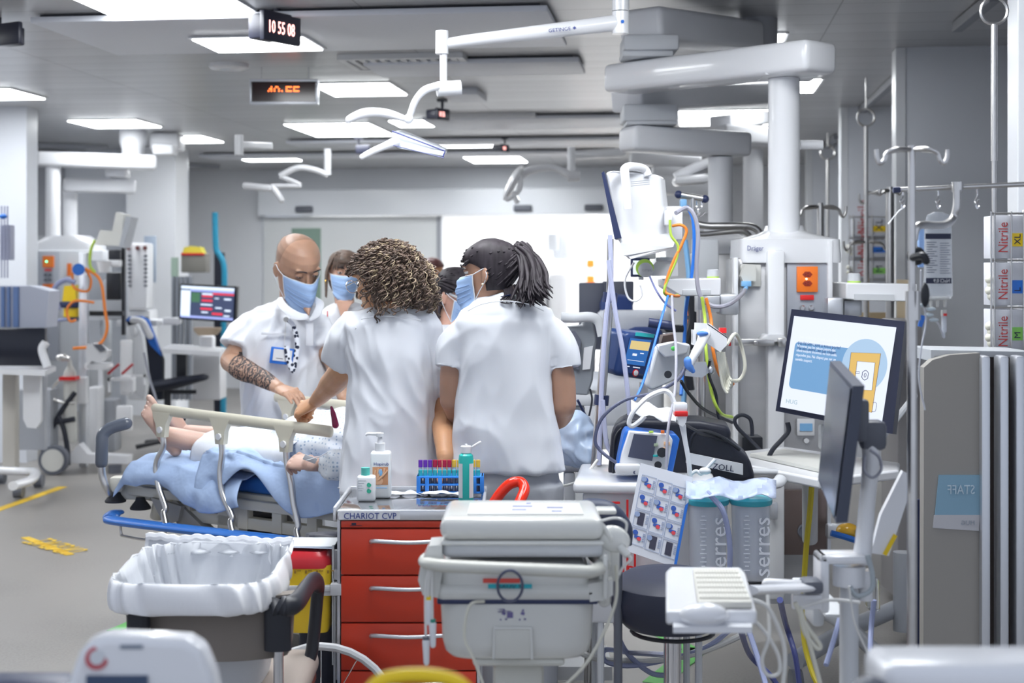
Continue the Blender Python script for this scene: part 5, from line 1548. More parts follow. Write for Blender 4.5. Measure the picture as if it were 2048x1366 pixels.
# tub with bag
bag = mat('bin_bag_translucent', (.86, .87, .90), .35, bump=.25, bscale=18, trans=0.0, aniso=(1, 1, .35), spec=.6)
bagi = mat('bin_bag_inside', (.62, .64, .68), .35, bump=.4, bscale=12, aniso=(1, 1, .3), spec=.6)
t = thing('waste_tub', 'rectangular tub lined with a crumpled translucent white bin bag on the taupe chair', 'bin', W(415, 1300, YS + .3))
tc0 = V(L(418 - CX, YS + .22), YS + .235, 0)
b = B()
rows = []
for z_, k in ((.47, .74), (.52, .79), (.56, .82), (.60, .86)):
 rows.append(ring(tc0 + V(0, 0, z_), V(1, 0, 0), V(0, 1, 0), .205 * k, .15 * k, 60, 5))
b.loft(rows); part('tub_body', b, LGREY, t)
def bagring(z_, a, d, tilt, am=.008, sd=0, yo=0):
 out = []
 for i in range(120):
  q = 2 * PI * i / 120
  ct, st = math.cos(q), math.sin(q)
  x = math.copysign(abs(ct) ** .42, ct) * a; y = math.copysign(abs(st) ** .42, st) * d
  w_ = am * (math.sin(i * .9 + sd) + .7 * math.sin(i * 2.1 + sd * 2) + .5 * math.sin(i * .31 + sd))
  out.append(tc0 + V(x + w_ * ct, y + w_ * st + yo, z_ + tilt * (y / d) + w_ * .5 - .006 * x))
 return out
b = B(); b.loft([bagring(.712, .208, .235, .005, .008, 1, -.08), bagring(.72, .215, .243, .005, .007, 2, -.08), bagring(.75, .217, .245, .0, .006, 3, -.08), bagring(.787, .211, .238, .006, .005, 4, -.08), bagring(.795, .202, .228, .008, .004, 5, -.08)], cap=False)
o = part('bag_cuff', b, bag, t, 'white folded-over bag edge', sharp=0); modif(o, 'SOLIDIFY', thickness=.003); modif(o, 'SUBSURF', levels=1, render_levels=1)
b = B(); b.loft([bagring(.795, .202, .228, .008, .004, 5, -.08), bagring(.76, .198, .205, .0, .006, 6, -.055), bagring(.69, .190, .14, .01, .010, 7), bagring(.62, .160, .12, .0, .012, 8), bagring(.615, .05, .04, 0, .004, 9), bagring(.61, .01, .01, 0, .0, 9)], cap=False)
o = part('bag_inside', b, bagi, t, 'grey translucent inner side of the bag', sharp=0); modif(o, 'SOLIDIFY', thickness=.002)
# the high back edge of the bag
b = B(); rows = []
for k in range(9):
 s_ = k / 8
 rows.append([V(tc0.x - .215 + .41 * i / 60, tc0.y + .145 + .012 * math.sin(i * .5) * (1 - s_) + .01 * math.sin(s_ * PI) + .03 * s_, .775 + .04 * s_ + .003 * math.sin(i * .35) * s_ + .002 * math.sin(i * 1.3) * s_ - .014 * s_ * (i / 60)) for i in range(61)])
b.loft(rows, cap=False, closed=False); o = part('bag_back_flap', b, bagi, t, 'raised back side of the bag', sharp=0); modif(o, 'SOLIDIFY', thickness=.003)
b = B(); b.tube([p + V(0, -.006, 0) for p in rows[-1]], .0085, n=6, k=1, flat=1.3); part('bag_rolled_rim', b, bag, t, 'bright crumpled rim')
b = B()
for sx in (0, 60):
 b.tube([rows[r][sx] for r in range(9)] , .006, n=6, k=1)
part('bag_side_rim', b, bag, t)
# sharps container on the side of the red cart
YH = 4.22
t = thing('sharps_container', 'yellow sharps container with a red lid hung on the red cart side', 'sharps container', W(608, 1265, YH + .05))
sy = mat('sharps_yellow', (.85, .58, .02), .35)
def rr_(x0, x1, y, Y, d, e=5):
 a, c = W(x0, y, Y), W(x1, y, Y)
 return ring((a + c) / 2 + V(0, d / 2, 0), V(1, 0, 0), V(0, 1, 0), (c.x - a.x) / 2, d / 2, 48, e)
b = B(); b.loft([rr_(576, 655, 1266, YH, .11), rr_(572, 658, 1255, YH, .12), rr_(565, 661, 1150, YH, .13), rr_(562, 662, 1142, YH, .135)]); part('container_body', b, sy, t, 'bright yellow body')
b = B(); b.loft([rr_(556, 662, 1180, YH - .012, .15), rr_(555, 663, 1140, YH - .012, .15), rr_(556, 662, 1132, YH - .01, .148)])
part('collar_band', b, sy, t)
b = B(); b.pb(556, 1172, 664, 1184, YH - .02, .17, .004); b.pb(556, 1184, 664, 1192, YH - .016, .16, .002); part('holder_ring', b, LGREY, t, 'light grey holder band')
b = B(); b.loft([rr_(555, 663, 1138, YH - .014, .152, 4), rr_(556, 662, 1122, YH - .012, .15, 4), rr_(562, 656, 1112, YH - .004, .135, 4), rr_(566, 652, 1104, YH + .004, .12, 4)]); part('lid', b, mat('sharps_red', (.55, .02, .03), .3), t, 'red lid')
b = B(); ct = W(605, 1104, YH + .06); b.tube([ct + V(.042 * math.cos(a), .034 * math.sin(a), .001) for a in [i * PI / 10 for i in range(20)]], .0022, n=6, k=1, closed=True); part('flap_ring', b, sy, t, 'yellow ring on the lid')
b = B()
for k in range(5): b.pb(566 + k * 22, 1141, 570 + k * 22, 1147, YH - .0145, .004); b.pb(572 + k * 22, 1141, 580 + k * 22, 1142.5, YH - .0145, .004)
part('snap_slots', b, mat('slot_brown', (.35, .2, .02), .6), t)
t = thing('side_rack', 'grey metal rack with paper-covered shelf between sharps container and red cart', 'rack', G(672, 4.3))
b = B(); b.pb(664, 1090, 668, 1330, YH, .01); b.pb(668, 1100, 676, 1360, YH + .02, .01, .002); b.pb(560, 1092, 668, 1096, YH + .02, .14, .002); b.pb(660, 1168, 690, 1192, YH - .03, .05, .004); b.pb(664, 1140, 690, 1160, YH + .0, .04, .004); b.pb(667, 1190, 671, 1480, YH, .01); part('frame', b, LGREY, t)
b = B(); b.quad(W(560, 1094, YH + .02), W(668, 1098, YH + .0), W(668, 1086, YH + .24), W(575, 1088, YH + .24)); part('paper_cover', b, mat('paper_bluish', (.55, .62, .75), .6), t, 'bluish paper sheet')
# bag and dark things behind it, wheel guard
b = B()
rows = []
for k in range(9):
 s_ = k / 8
 c = V(L(650 - CX, 4.4), 4.42, .75 - .62 * s_)
 rows.append(ring(c, V(1, 0, 0), V(0, 1, 0), .06 + .02 * math.sin(s_ * PI), .045 + .02 * math.sin(s_ * PI), 30, 2.2, lambda t_, s_=s_: .10 * math.sin(5 * t_ + s_ * 4)))
b.loft(rows); single('hanging_bag', b, mat('black_nylon', (.012, .014, .03), .5, bump=.2, bscale=30), 'black nylon bag hanging behind the yellow sharps container', 'bag', sharp=0)
wt = thing('wheelchair', 'large spoked wheelchair wheel with blue hub behind the chair legs', 'wheelchair', G(615, 4.15))
b = B(); cw = V(L(640 - CX, 4.1), 4.12, .26)
b.tube([cw + V(.22 * math.cos(a), 0, .22 * math.sin(a)) for a in [i * PI / 16 for i in range(32)]], .012, n=8, k=1, closed=True); part('rim', b, LGREY, wt)
b = B()
for i in range(12): b.cyl(cw, cw + V(.22 * math.cos(i * PI / 6), 0, .22 * math.sin(i * PI / 6)), .0018, n=6)
part('spokes', b, CHROME, wt)
b = B(); b.cyl(cw + V(0, -.006, 0), cw + V(0, .02, 0), .09, n=28); part('hub', b, mat('hub_blue', (.01, .07, .25), .4), wt, 'dark blue hub disc')
b = B(); rows = []
for k in range(7):
 s_ = k / 6; rows.append(ring(V(L(455 - CX, 3.5), 3.52, .02 + .29 * s_), V(1, 0, 0), V(0, 1, 0), .13 * math.sin(.4 + s_ * 2.3), .10 * math.sin(.4 + s_ * 2.3), 36, 2, lambda t_, s_=s_: .05 * math.sin(9 * t_ + s_ * 5)))
b.loft(rows); single('floor_bag', b, mat('black_plastic_bag', (.006, .008, .014), .3, bump=.3, bscale=25), 'black plastic bag on the floor under the taupe chair', 'bag', sharp=0)
# ==== out-of-focus things in front
YF = 2.05
t = thing('monitor_device', 'blurred white rounded device with red sticker in the lower left corner', 'medical device', G(270, YF + .1, .6))
b = B(); b.pp([(112, 1440), (128, 1380), (156, 1305), (178, 1282), (212, 1272), (370, 1280), (402, 1298), (425, 1355), (440, 1440)], YF, .055)
o = part('housing', b, WHITE2, t, 'white rounded housing', sharp=60); modif(o, 'BEVEL', width=.012, segments=3)
b = B(); b.cyl(W(194, 1316, YF - .003), W(194, 1316, YF + .002), .0165, n=30); stk = part('round_sticker', b, mat('sticker_red', (.50, .06, .08), .5), t, 'round red sticker')
b = B(); b.cyl(W(194, 1315, YF - .005), W(194, 1315, YF - .002), .0105, n=30); part('sticker_centre', b, LGREY, stk)
b = B(); b.pb(240, 1290, 285, 1298, YF - .002, .003); part('maker_badge', b, mat('badge_slate', (.20, .24, .30), .5), t)
b = B(); b.pb(172, 1352, 295, 1420, YF - .004, .008); part('screen', b, mat('screen_dark_blue', (.04, .07, .14), .2), t)
b = B(); b.pb(150, 1410, 400, 1500, YF + .02, .10, .02); b.cyl(G(275, YF + .08, .03), G(275, YF + .08, 1.0), .02, n=16); b.cyl(G(275, YF + .08, 0), G(275, YF + .08, .04), .16, .12, n=28); part('stand', b, LGREY, t)
YG = 1.75
t = thing('padded_ring', 'blurred yellow curved band at the bottom edge in front of the red cart', 'ring', G(835, YG, .95))
b = B(); b.tube([W(720, 1440, YG), W(735, 1390, YG), W(770, 1358, YG), W(840, 1350, YG), W(905, 1360, YG), W(940, 1390, YG), W(955, 1440, YG)], [(.009, .009)] * 7, n=12, k=6); part('band', b, YELLOW, t)
b = B(); b.cyl(W(837, 1440, YG), G(837, YG, 0.0), .012, n=12); b.pb(716, 1432, 962, 1448, YG - .02, .05, .006); b.cyl(G(837, YG, 0), G(837, YG, .02), .12, n=24); part('stand', b, DGREY, t)
t = thing('equipment_box', 'blurred white box with rounded corner at the bottom right corner', 'medical device', G(1900, 1.9, .6))
b = B(); b.box(V(L(1905 - CX, 1.91) + .03, 1.91, .994), (L(410, 1.9), .12, .12), None, .02, 4); part('housing', b, WHITE2, t)
b = B(); b.ell(W(1740, 1400, 1.80), (.03, .03, .03)); b.cyl(W(1900, 1440, 1.98), G(1900, 1.98, 0), .03, n=16); b.cyl(G(1900, 1.98, 0), G(1900, 1.98, .03), .18, n=24); part('stand', b, DGREY, t)
b = B(); b.pb(-60, 1375, 125, 1420, 2.2, .1, .02); b.cyl(G(40, 2.35, 0), G(40, 2.35, .9), .02); single('dark_shelf', b, NAVY, 'dark blurred shelf edge in the bottom left corner', 'shelf')
# ==== helpers for cables, panels, pendants
def cable(pts, Y, r, m, label, nm='cable', cat='cable', k=7, grp=None):
 b = B(); b.tube([W(p[0], p[1], p[2] if len(p) > 2 else Y) for p in pts], r, n=8, k=k)
 return single(nm, b, m, label, cat, grp)
def quadmap(c):
 """bilinear map over four corners TL, TR, BR, BL given as (px, py, Y); w lifts towards the viewer"""
 P = [W(*q) for q in c]
 n = (P[1] - P[0]).cross(P[3] - P[0]).normalized()
 C0 = Vector((0, 0, HC))
 P[2] = C0 + (P[2] - C0) * (n.dot(P[0] - C0) / n.dot(P[2] - C0))
 if (abs(n.z) > .7 and n.z < 0) or (abs(n.z) <= .7 and n.y > 0): n = -n
 def q(u, v, w=0.0):
  return P[0] * (1 - u) * (1 - v) + P[1] * u * (1 - v) + P[2] * u * v + P[3] * (1 - u) * v + n * w
 q.n = n
 q.r = (P[1] - P[0]).normalized(); q.u = (P[0] - P[3]).normalized(); q.w = (P[1] - P[0]).length; q.h = (P[0] - P[3]).length
 return q
def qbox(b, q, u0, v0, u1, v1, w0, w1):
 a = [q(u0, v0, w0), q(u1, v0, w0), q(u1, v1, w0), q(u0, v1, w0)]
 return b.prism(a, q.n * (w1 - w0))
def beam(b, p, q, h, wd, bev=.02):
 d = (q - p); ln = d.length; d.normalize()
 s = d.cross(V(0, 0, 1)).normalized(); u = s.cross(d)
 return b.box((p + q) / 2, (wd, ln, h), Matrix((s, d, u)).transposed(), bev, 3)
# ==== ceiling pendants on the right
pend = thing('ceiling_pendant', 'big white ceiling pendant with double arm and thick column, orange sockets on its head', 'ceiling pendant', W(1568, 400, 6.2))
b = B(); b.cyl(W(1517, 30, 7.55), W(1517, 110, 7.55), L(38, 7.55), n=40); b.cyl(W(1517, 22, 7.55), W(1517, 50, 7.55), L(34, 7.55), n=40); part('ceiling_mount', b, mat('mount_grey', (.36, .37, .40), .4), pend, 'grey mounting cylinder')
b = B(); b.box(W(1500, 40, 7.6) + V(.02, .1, .045), (.62, .62, .02), RM, .004); part('ceiling_plate', b, slabm, pend)
a1, a2 = W(1290, 50, 6.75), W(1490, 75, 7.5)
b = B(); beam(b, a1 - (a2 - a1) * .05, a2, .155, .24, .03); part('upper_arm', b, WHITE, pend, 'white box-shaped upper arm')
b = B(); b.box(W(1298, 92, 6.75), (.26, .24, .075), None, .015); b.box(W(1292, 113, 6.75), (.24, .20, .03), None, .01); part('arm_joint', b, LGREY, pend)
b = B(); beam(b, W(1236, 160, 6.95), W(1645, 113, 5.98), .135, .21, .028); part('lower_arm', b, WHITE2, pend, 'long white lower arm')
b = B(); b.box(W(1577, 152, 6.2), (.24, .22, .022), None, .008); b.cyl(W(1568, 158, 6.2), W(1568, 468, 6.2), L(31.5, 6.2), n=48); part('column', b, WHITE2, pend, 'round white column')
b = B(); b.cyl(W(1645, 290, 6.3), W(1600, 290, 6.3), .022, n=16); part('side_stub', b, WHITE2, pend)
hd = (B().loft([ring(W(1568, y, 6.25), V(1, 0, 0), V(0, 1, 0), L(a, 6.25), d, 48, e) for y, a, d, e in ((452, 37, .09, 2.2), (462, 40, .10, 2.2), (468, 52, .12, 3), (475, 78, .16, 5), (480, 98, .19, 8), (520, 99, .19, 10), (526, 98, .188, 10))]))
part('head_cover', hd, WHITE2, pend, 'flared white top cover')
b = B(); b.pb(1474, 515, 1660, 1165, 6.09, .34, .02); part('head_body', b, STEELP, pend, 'brushed steel service head')
b = B(); b.pb(1535, 500, 1570, 1200, 6.03, .10, .012); b.pb(1468, 515, 1477, 1150, 6.05, .06, .006); b.pb(1656, 480, 1666, 640, 6.05, .10, .006); b.loft([ring(W(1545, y, 6.05), V(1, 0, 0), V(0, 1, 0), L(a, 6.05), .05, 24, 5) for y, a in ((668, 18), (676, 26), (682, 27))]); part('corner_posts', b, WHITE2, pend, 'white corner posts')
text('lettering', 'Dräger', L(14, 6.05), W(1494, 501, 6.05), INKB, pend, sx=.82)
text('lettering', 'Ambient', L(9, 6.08), W(1519, 524, 6.075), INK, pend, sx=.9)
b = B(); b.pb(1574, 514, 1655, 720, 6.075, .01, .003); part('socket_panel', b, mat('panel_bluegrey', (.42, .44, .49), .35, .3), pend, 'blue-grey socket panel')
so = part('orange_socket', B().pb(1594, 533, 1636, 584, 6.06, .014, .002), ORANGE, pend, 'bright orange double socket')
for y in (549, 567):
 b = B(); b.prism([W(1615 + 10 * math.cos(i * PI / 3), y + 6.5 * math.sin(i * PI / 3), 6.058) for i in range(6)], (0, .003, 0)); k_ = part('socket_face', b, mat('socket_darkred', (.32, .03, .01), .4), so)
 b = B(); [b.cyl(W(1611 + dx, y + dy, 6.0578), W(1611 + dx, y + dy, 6.056), .0022, n=8) for dx, dy in ((0, 0), (5, 2.5), (5, -2.5))]; part('pin_holes', b, BLACK, so)
b = B(); b.ell(W(1613, 558, 6.056), (.004, .003, .004)); part('pilot_light', b, emat('pilot', (1, 1, .6), 3), so)
b = B(); b.pb(1601, 590, 1628, 600, 6.062, .01, .001); part('warning_label', b, RED, pend, 'small red label')
for x in (1604, 1622): b = B(); b.lathe(W(x, 616, 6.075), [(.012, 0), (.012, .012), (.008, .016)], 18, (0, -1, 0)); part('gas_outlet', b, CHROME, pend)
b = B(); b.pb(1480, 528, 1523, 574, 6.07, .02, .008); b.pp([(1482, 552), (1490, 530), (1512, 530), (1512, 562), (1486, 562)], 6.01, .06); part('plug_socket', b, OFFW, pend, 'cream socket with a plug')
b = B(); b.pb(1484, 562, 1503, 573, 5.99, .03, .003); b.tube([W(1493, 573, 6.0), W(1488, 584, 5.99)], .009); part('blue_plug', b, LBLUE, pend)
b = B(); b.pb(1594, 838, 1630, 872, 6.07, .02, .005); part('call_button', b, WHITE, pend); b = B(); b.pb(1600, 847, 1625, 862, 6.066, .004); part('call_sign', b, LBLUE, pend)
b = B(); b.lathe(W(1612, 881, 6.09), [(.011, 0), (.011, .012), (.006, .012)], 18, (0, -1, 0)); part('nurse_call_jack', b, WHITE, pend)
b = B(); b.pb(1568, 980, 1655, 1110, 6.055, .03, .003); part('brown_panel', b, mat('panel_brownsteel', (.17, .13, .12), .3, .6), pend, 'brownish steel door panel')
b = B(); b.lathe(W(1610, 1062, 6.05), [(.032, 0), (.032, .004), (.026, .006), (.022, .003), (.014, .003), (.012, .008)], 28, (0, -1, 0)); part('lock', b, DGREY, pend)
b = B(); b.pb(1470, 678, 1550, 692, 6.0, .02, .004); b.pb(1556, 676, 1572, 694, 5.98, .04, .006); b.pb(1508, 682, 1516, 690, 5.99, .01, .004); part('steel_rail', b, STEEL, pend, 'horizontal steel equipment rail')
b = B(); b.pb(1655, 1050, 1700, 1078, 5.95, .05, .008); b.pb(1655, 985, 1662, 1110, 5.98, .02); b.pb(1540, 1005, 1556, 1040, 5.98, .04, .006); part('rail_clamps', b, ALU, pend)
b = B(); b.loft([ring(W(1560, y, 6.2), V(1, 0, 0), V(0, 1, 0), L(a, 6.2), .12, 40, 5) for y, a in ((1160, 90), (1180, 84), (1195, 70))]); part('head_bottom', b, ALU, pend)
p2 = thing('ceiling_pendant', 'second white ceiling pendant just left behind the big one, shorter column', 'ceiling pendant', W(1441, 400, 7.3))
b = B(); beam(b, W(1252, 200, 7.15), W(1545, 186, 8.2), .12, .2, .02); part('upper_arm', b, WHITE, p2)
b = B(); b.box(W(1297, 230, 7.15), (.27, .24, .085), None, .012); b.box(W(1300, 249, 7.15), (.25, .22, .02), None, .005); part('arm_joint', b, LGREY, p2)
b = B(); beam(b, W(1252, 277, 7.12), W(1487, 291, 7.35), .125, .2, .026); part('lower_arm', b, WHITE, p2)
b = B(); b.cyl(W(1441, 315, 7.3), W(1441, 462, 7.3), L(24.5, 7.3), n=36); part('column', b, WHITE, p2)
b = B(); b.loft([ring(W(1438, y, 7.3), V(1, 0, 0), V(0, 1, 0), L(a, 7.3), d, 40, e) for y, a, d, e in ((458, 28, .08, 2.2), (468, 36, .10, 3), (478, 50, .14, 8), (508, 50, .14, 10))]); part('head_cover', b, WHITE, p2)
b = B(); b.pb(1392, 506, 1486, 1010, 7.17, .26, .01); part('head_body', b, STEELP, p2, 'steel service head')
text('lettering', 'Dräger', L(15, 7.15), W(1459, 503, 7.155), INKB, p2, sx=.82)
b = B(); b.pb(1452, 523, 1470, 558, 7.15, .03, .006); part('socket', b, OFFW, p2)
b = B(); b.tube([W(1395, 448, 6.9), W(1420, 452, 6.9), W(1490, 452, 6.9), W(1512, 458, 6.9), W(1520, 470, 6.9)], .018, n=12); b.tube([W(1395, 466, 7.0), W(1410, 468, 7.0), W(1480, 462, 7.0), W(1500, 472, 7.0)], .014, n=12); part('push_bars', b, STEEL, p2, 'curved steel push bars')
p3 = thing('ceiling_pendant', 'third thin ceiling pendant column seen between the first two', 'ceiling pendant', W(1506, 400, 10.3))
b = B(); b.cyl(W(1506, 300, 10.3), W(1506, 620, 10.3), L(19.5, 10.3), n=30); part('column', b, WHITE, p3)
b = B(); beam(b, W(1440, 268, 10.2), W(1545, 275, 10.3), .13, .2); beam(b, W(1440, 245, 10.3), W(1530, 235, 11), .10, .18); part('arms', b, WHITE, p3)
b = B(); b.pb(1470, 615, 1545, 900, 10.2, .3, .02); part('head_body', b, LGREY, p3)
p4 = thing('ceiling_pendant', 'faint distant pendant arms seen left of the pendant columns', 'ceiling pendant', W(1330, 330, 12))
b = B(); beam(b, W(1260, 316, 12), W(1400, 326, 12), .11, .2); b.box(W(1335, 344, 12), (.26, .2, .10), None, .02); beam(b, W(1295, 370, 12), W(1420, 372, 12), .16, .2); beam(b, W(1300, 300, 12), W(1300, 240, 12), .12, .12); part('arms', b, WHITE, p4)
# ==== examination lamps
def lampset(label, s, at, wr):
 pass
lp = thing('examination_lamp', 'white ceiling examination lamp with long arm and clear flat head, nearest', 'examination lamp', W(1241, 40, 5.8))
b = B(); b.cyl(W(1241, -108, 5.8), W(1241, 22, 5.8), L(17, 5.8), n=32); b.cyl(W(1241, 24, 5.8), W(1241, 68, 5.8), L(17, 5.8), n=32); part('ceiling_column', b, WHITE2, lp)
b = B(); b.cyl(W(1245, 43, 5.765), W(1245, 43, 5.76), .007, n=16); part('bolt', b, BLUE, lp)
b = B(); b.tube([W(1230, 46, 5.8), W(1100, 62, 5.75), W(960, 78, 5.68), W(900, 86, 5.65), W(884, 88, 5.64)], [.034, .030, .024, .021, .02], n=20, k=4); part('long_arm', b, WHITE2, lp)
text('lettering', 'GETINGE ✱', L(10, 5.72), W(1097, 65, 5.712), INKB, lp, right=(1, 0, .11), sx=1.1)
b = B(); b.cyl(W(884, 62, 5.64), W(884, 108, 5.64), L(13, 5.64), n=24); b.cyl(W(887, 108, 5.64), W(887, 162, 5.64), L(7.5, 5.64), n=18); b.cyl(W(874, 178, 5.6), W(921, 175, 5.62), L(15, 5.64), n=28); part('elbow', b, WHITE2, lp)
b = B(); b.tube([W(876, 172, 5.58), W(850, 180, 5.56), W(832, 200, 5.56), W(822, 225, 5.57), W(817, 238, 5.57)], [.017, .016, .014, .013, .012], n=14); b.ell(W(817, 238, 5.57), (.02, .02, .02)); part('curved_arm', b, WHITE2, lp)
b = B(); b.tube([W(817, 240, 5.57), W(770, 226, 5.6), W(730, 226, 5.6), W(700, 238, 5.6), W(697, 247, 5.6)], [.012, .018, .02, .016, .008], n=12); part('yoke', b, WHITE2, lp)
b = B(); b.prism([W(780, 265, 5.6), W(800, 262, 5.62), W(892, 300, 5.45), W(888, 314, 5.43), W(790, 296, 5.5)], (0.0, .16, 0.02)); o = part('lamp_head', b, mat('clear_acrylic', (.75, .80, .88), .08, trans=.45, ior=1.3), lp, 'clear acrylic lamp head'); modif(o, 'BEVEL', width=.008, segments=2)
b = B(); b.tube([W(784, 262, 5.55), W(890, 302, 5.45), W(886, 314, 5.42)], .003, n=6, k=1); b.tube([W(784, 290, 5.48), W(888, 316, 5.41)], .002, n=6, k=1); part('head_edge', b, mat('edge_indigo', (.04, .05, .20), .3), lp)
b = B(); b.tube([W(790, 284, 5.5), W(760, 296, 5.46), W(738, 306, 5.44), W(724, 314, 5.42)], [.02, .014, .013, .011], n=12, round_end=True); part('handle', b, WHITE2, lp)
l2 = thing('examination_lamp', 'white examination lamp with round tilted head under the doorway header', 'examination lamp', W(1140, 340, 10.5))
b = B(); b.cyl(W(1143, 295, 10.5), W(1143, 345, 10.5), .03, n=16); b.cyl(W(1136, 352, 10.5), W(1160, 352, 10.5), .04, n=16); b.tube([W(1138, 350, 10.4), W(1105, 335, 10.4), W(1060, 340, 10.4), W(1042, 352, 10.4)], [.03, .025, .03, .03], n=12); part('arm', b, WHITE2, l2)
b = B(); b.tube([W(1140, 310, 10.5), W(1245, 305, 10.9)], .035, n=12); part('boom', b, WHITE2, l2)
b = B(); b.ell(W(1026, 365, 10.3), (.035, .15, .145), rot(0, 0, 28)); part('lamp_head', b, WHITE2, l2)
b = B(); b.tube([W(1042, 352, 10.2), W(1038, 380, 10.2), W(1018, 398, 10.2), W(1010, 395, 10.2)], .018, n=8); b.tube([W(1028, 388, 10.2), W(1034, 402, 10.2)], .02, n=8, round_end=True); part('handle', b, WHITE2, l2)
l3 = thing('examination_lamp', 'faint white examination lamp left, above the bald man', 'examination lamp', W(655, 330, 11))
b = B(); b.cyl(W(655, 298, 11), W(655, 350, 11), .028, n=14); b.tube([W(655, 350, 11), W(630, 340, 11), W(595, 336, 11), W(560, 352, 11)], .024, n=10); b.tube([W(560, 352, 11), W(600, 370, 11), W(575, 372, 11), W(548, 372, 11)], .018, n=8); part('arm', b, WHITE2, l3)
b = B(); b.box(W(515, 374, 11), (.22, .12, .05), rot(0, 0, 6), .02); b.tube([W(545, 375, 11), W(562, 400, 11)], [.03, .025], n=10, round_end=True); part('lamp_head', b, WHITE2, l3)
l4 = thing('examination_lamp', 'white examination lamp head between the monitor and the second pendant', 'examination lamp', W(1370, 350, 9))
b = B(); b.tube([W(1425, 322, 9), W(1390, 335, 9), W(1350, 355, 9)], .03, n=12); part('arm', b, WHITE2, l4)
b = B(); b.box(W(1382, 360, 9) + V(0, 0, 0), (.23, .2, .06), rot(0, 0, -5), .028); part('lamp_head', b, WHITE2, l4)
b = B(); b.cyl(W(478, 270, 9.5), W(478, 310, 9.5), .03, n=16); beam(b, W(478, 290, 9.5), W(540, 292, 9.9), .05, .05, .01); single('lamp_arm_stub', b, WHITE2, 'short white ceiling arm stub left of the far lamp', 'lamp arm')
# ==== clocks, sign, access point
ledr = emat('led_pink', (1.0, .42, .38), 3.0)
ledo = emat('led_orange', (1.0, .16, .03), 5.0)
clk = mat('clock_black', (.02, .022, .04), .35)
def clock(cx, cy, s, Y, label, txt=None, yaw=56, bar=True):
 t = thing('led_clock', label, 'clock', W(cx, cy, Y))
 R = rot(yaw)
 c = W(cx, cy, Y)
 b = B(); b.box(c + R @ V(0, .04, 0) , (.26 * s, .03, .145 * s), R, .008); part('display', b, clk, t)
 b = B(); b.box(c + R @ V(-.05 * s, .10, 0), (.14 * s, .09, .12 * s), R, .01); b.cyl(c + V(-.06 * s, .1, .05), c + V(-.06 * s, .1, .14 * s + .02), .018 * s, n=12); b.box(c + V(-.06 * s, .1, .14 * s + .025), (.13 * s, .09, .012)); part('bracket', b, clk, t)
 if txt: text('lettering', txt, .085 * s, c + R @ V(-.105 * s, .022, -.032 * s), ledr, t, right=R @ V(1, 0, 0), sx=.62)
 return t
Yk = zc(12, H - .03)
clock(573, 55, 1.05, 7.15, 'dark LED clock reading 10:55:08 at the top, nearest of the clocks', '10 55 08')
clock(893, 228, .62, 11.0, 'small dark LED clock below the lamp joint, second nearest', '10 55')
clock(1016, 296, .5, 13.5, 'small dark LED clock in front of the farthest radiant panels, third', '1055')
clock(722, 298, .55, 13.3, 'small dark LED clock turned away, above the woman with a fringe', None, -20)
clock(2, 66, .8, 7.4, 'dark clock seen edge-on at the upper left edge', None, -30)
sg = thing('led_sign', 'long hanging LED sign with silver frame and cut-off orange digits', 'sign', W(567, 182, 9.3))
b = B(); b.pb(503, 163, 631, 203, 9.3, .05); part('display', b, mat('sign_dark', (.03, .012, .012), .15), sg)
b = B()
for q in ((499, 158, 635, 163), (499, 203, 635, 208), (499, 163, 503, 203), (631, 163, 635, 203)): b.pb(*q, 9.28, .08, .002)
part('frame', b, ALU, sg)
glyph = {'1': ["  #", " ##", "# #"], '0': [" ## ", "#  #", "#  #"], '.': ["  ", "  ", "# "], '5': ["####", "#   ", "####"]}
b = B(); x = 537
for ch in '10.55':
 for r, row in enumerate(glyph[ch]):
  for c_, v in enumerate(row):
   if v == '#': b.ell(W(x + c_ * 3, 174 + r * 4, 9.298), (.0042, .002, .0042), nu=8, nv=5)
 x += len(glyph[ch][0]) * 3 + 3
part('led_digits', b, ledo, sg, 'orange lit dots')
b = B()
for x in (523, 617): b.cyl(W(x, 120, 9.32), W(x, 158, 9.32), .003, n=6)
part('hanging_wires', b, WHITE, sg)
ap = thing('smoke_detector', 'white round ceiling device beside the hanging wires of the LED sign', 'detector', W(458, 130, 9.2))
b = B(); c = W(458, 138, 9.2); b.lathe(c, [(.07, -.008), (.105, -.002), (.125, .008), (.127, .03), (.10, .04), (.06, .045)], 36); part('housing', b, WHITE2, ap)
b = B(); b.cyl(c + V(0, 0, .045), c + V(0, 0, .09), .045, n=24); b.box(c + V(0, 0, .085), (.18, .12, .01)); part('mount', b, LGREY, ap)
# ==== the monitor stack left of the pendant
mo = thing('patient_monitor', 'white patient monitor seen from behind with carrying handle, high beside the lamp column', 'monitor', W(1275, 510, 5.25))
b = B(); b.prism([W(1209, 343, 5.2), W(1228, 341, 5.2), W(1320, 350, 5.35), W(1334, 474, 5.35), W(1248, 496, 5.2), W(1233, 478, 5.2)], (.03, .10, 0)); o = part('housing', b, WHITE2, mo, 'tilted white housing'); modif(o, 'BEVEL', width=.014, segments=3)
b = B(); b.prism([W(1203, 346, 5.16), W(1208, 342, 5.16), W(1243, 476, 5.16), W(1229, 478, 5.16)], (.02, .20, 0)); part('screen_edge', b, NAVY, mo, 'dark blue screen edge')
b = B(); b.tube([W(1256, 418, 5.16), W(1250, 350, 5.16), W(1250, 338, 5.18), W(1262, 333, 5.22), W(1288, 338, 5.3), W(1296, 352, 5.3)], [(.016, .011)] * 6, n=12, k=5, up=(0, 1, 0)); part('handle', b, WHITE2, mo)
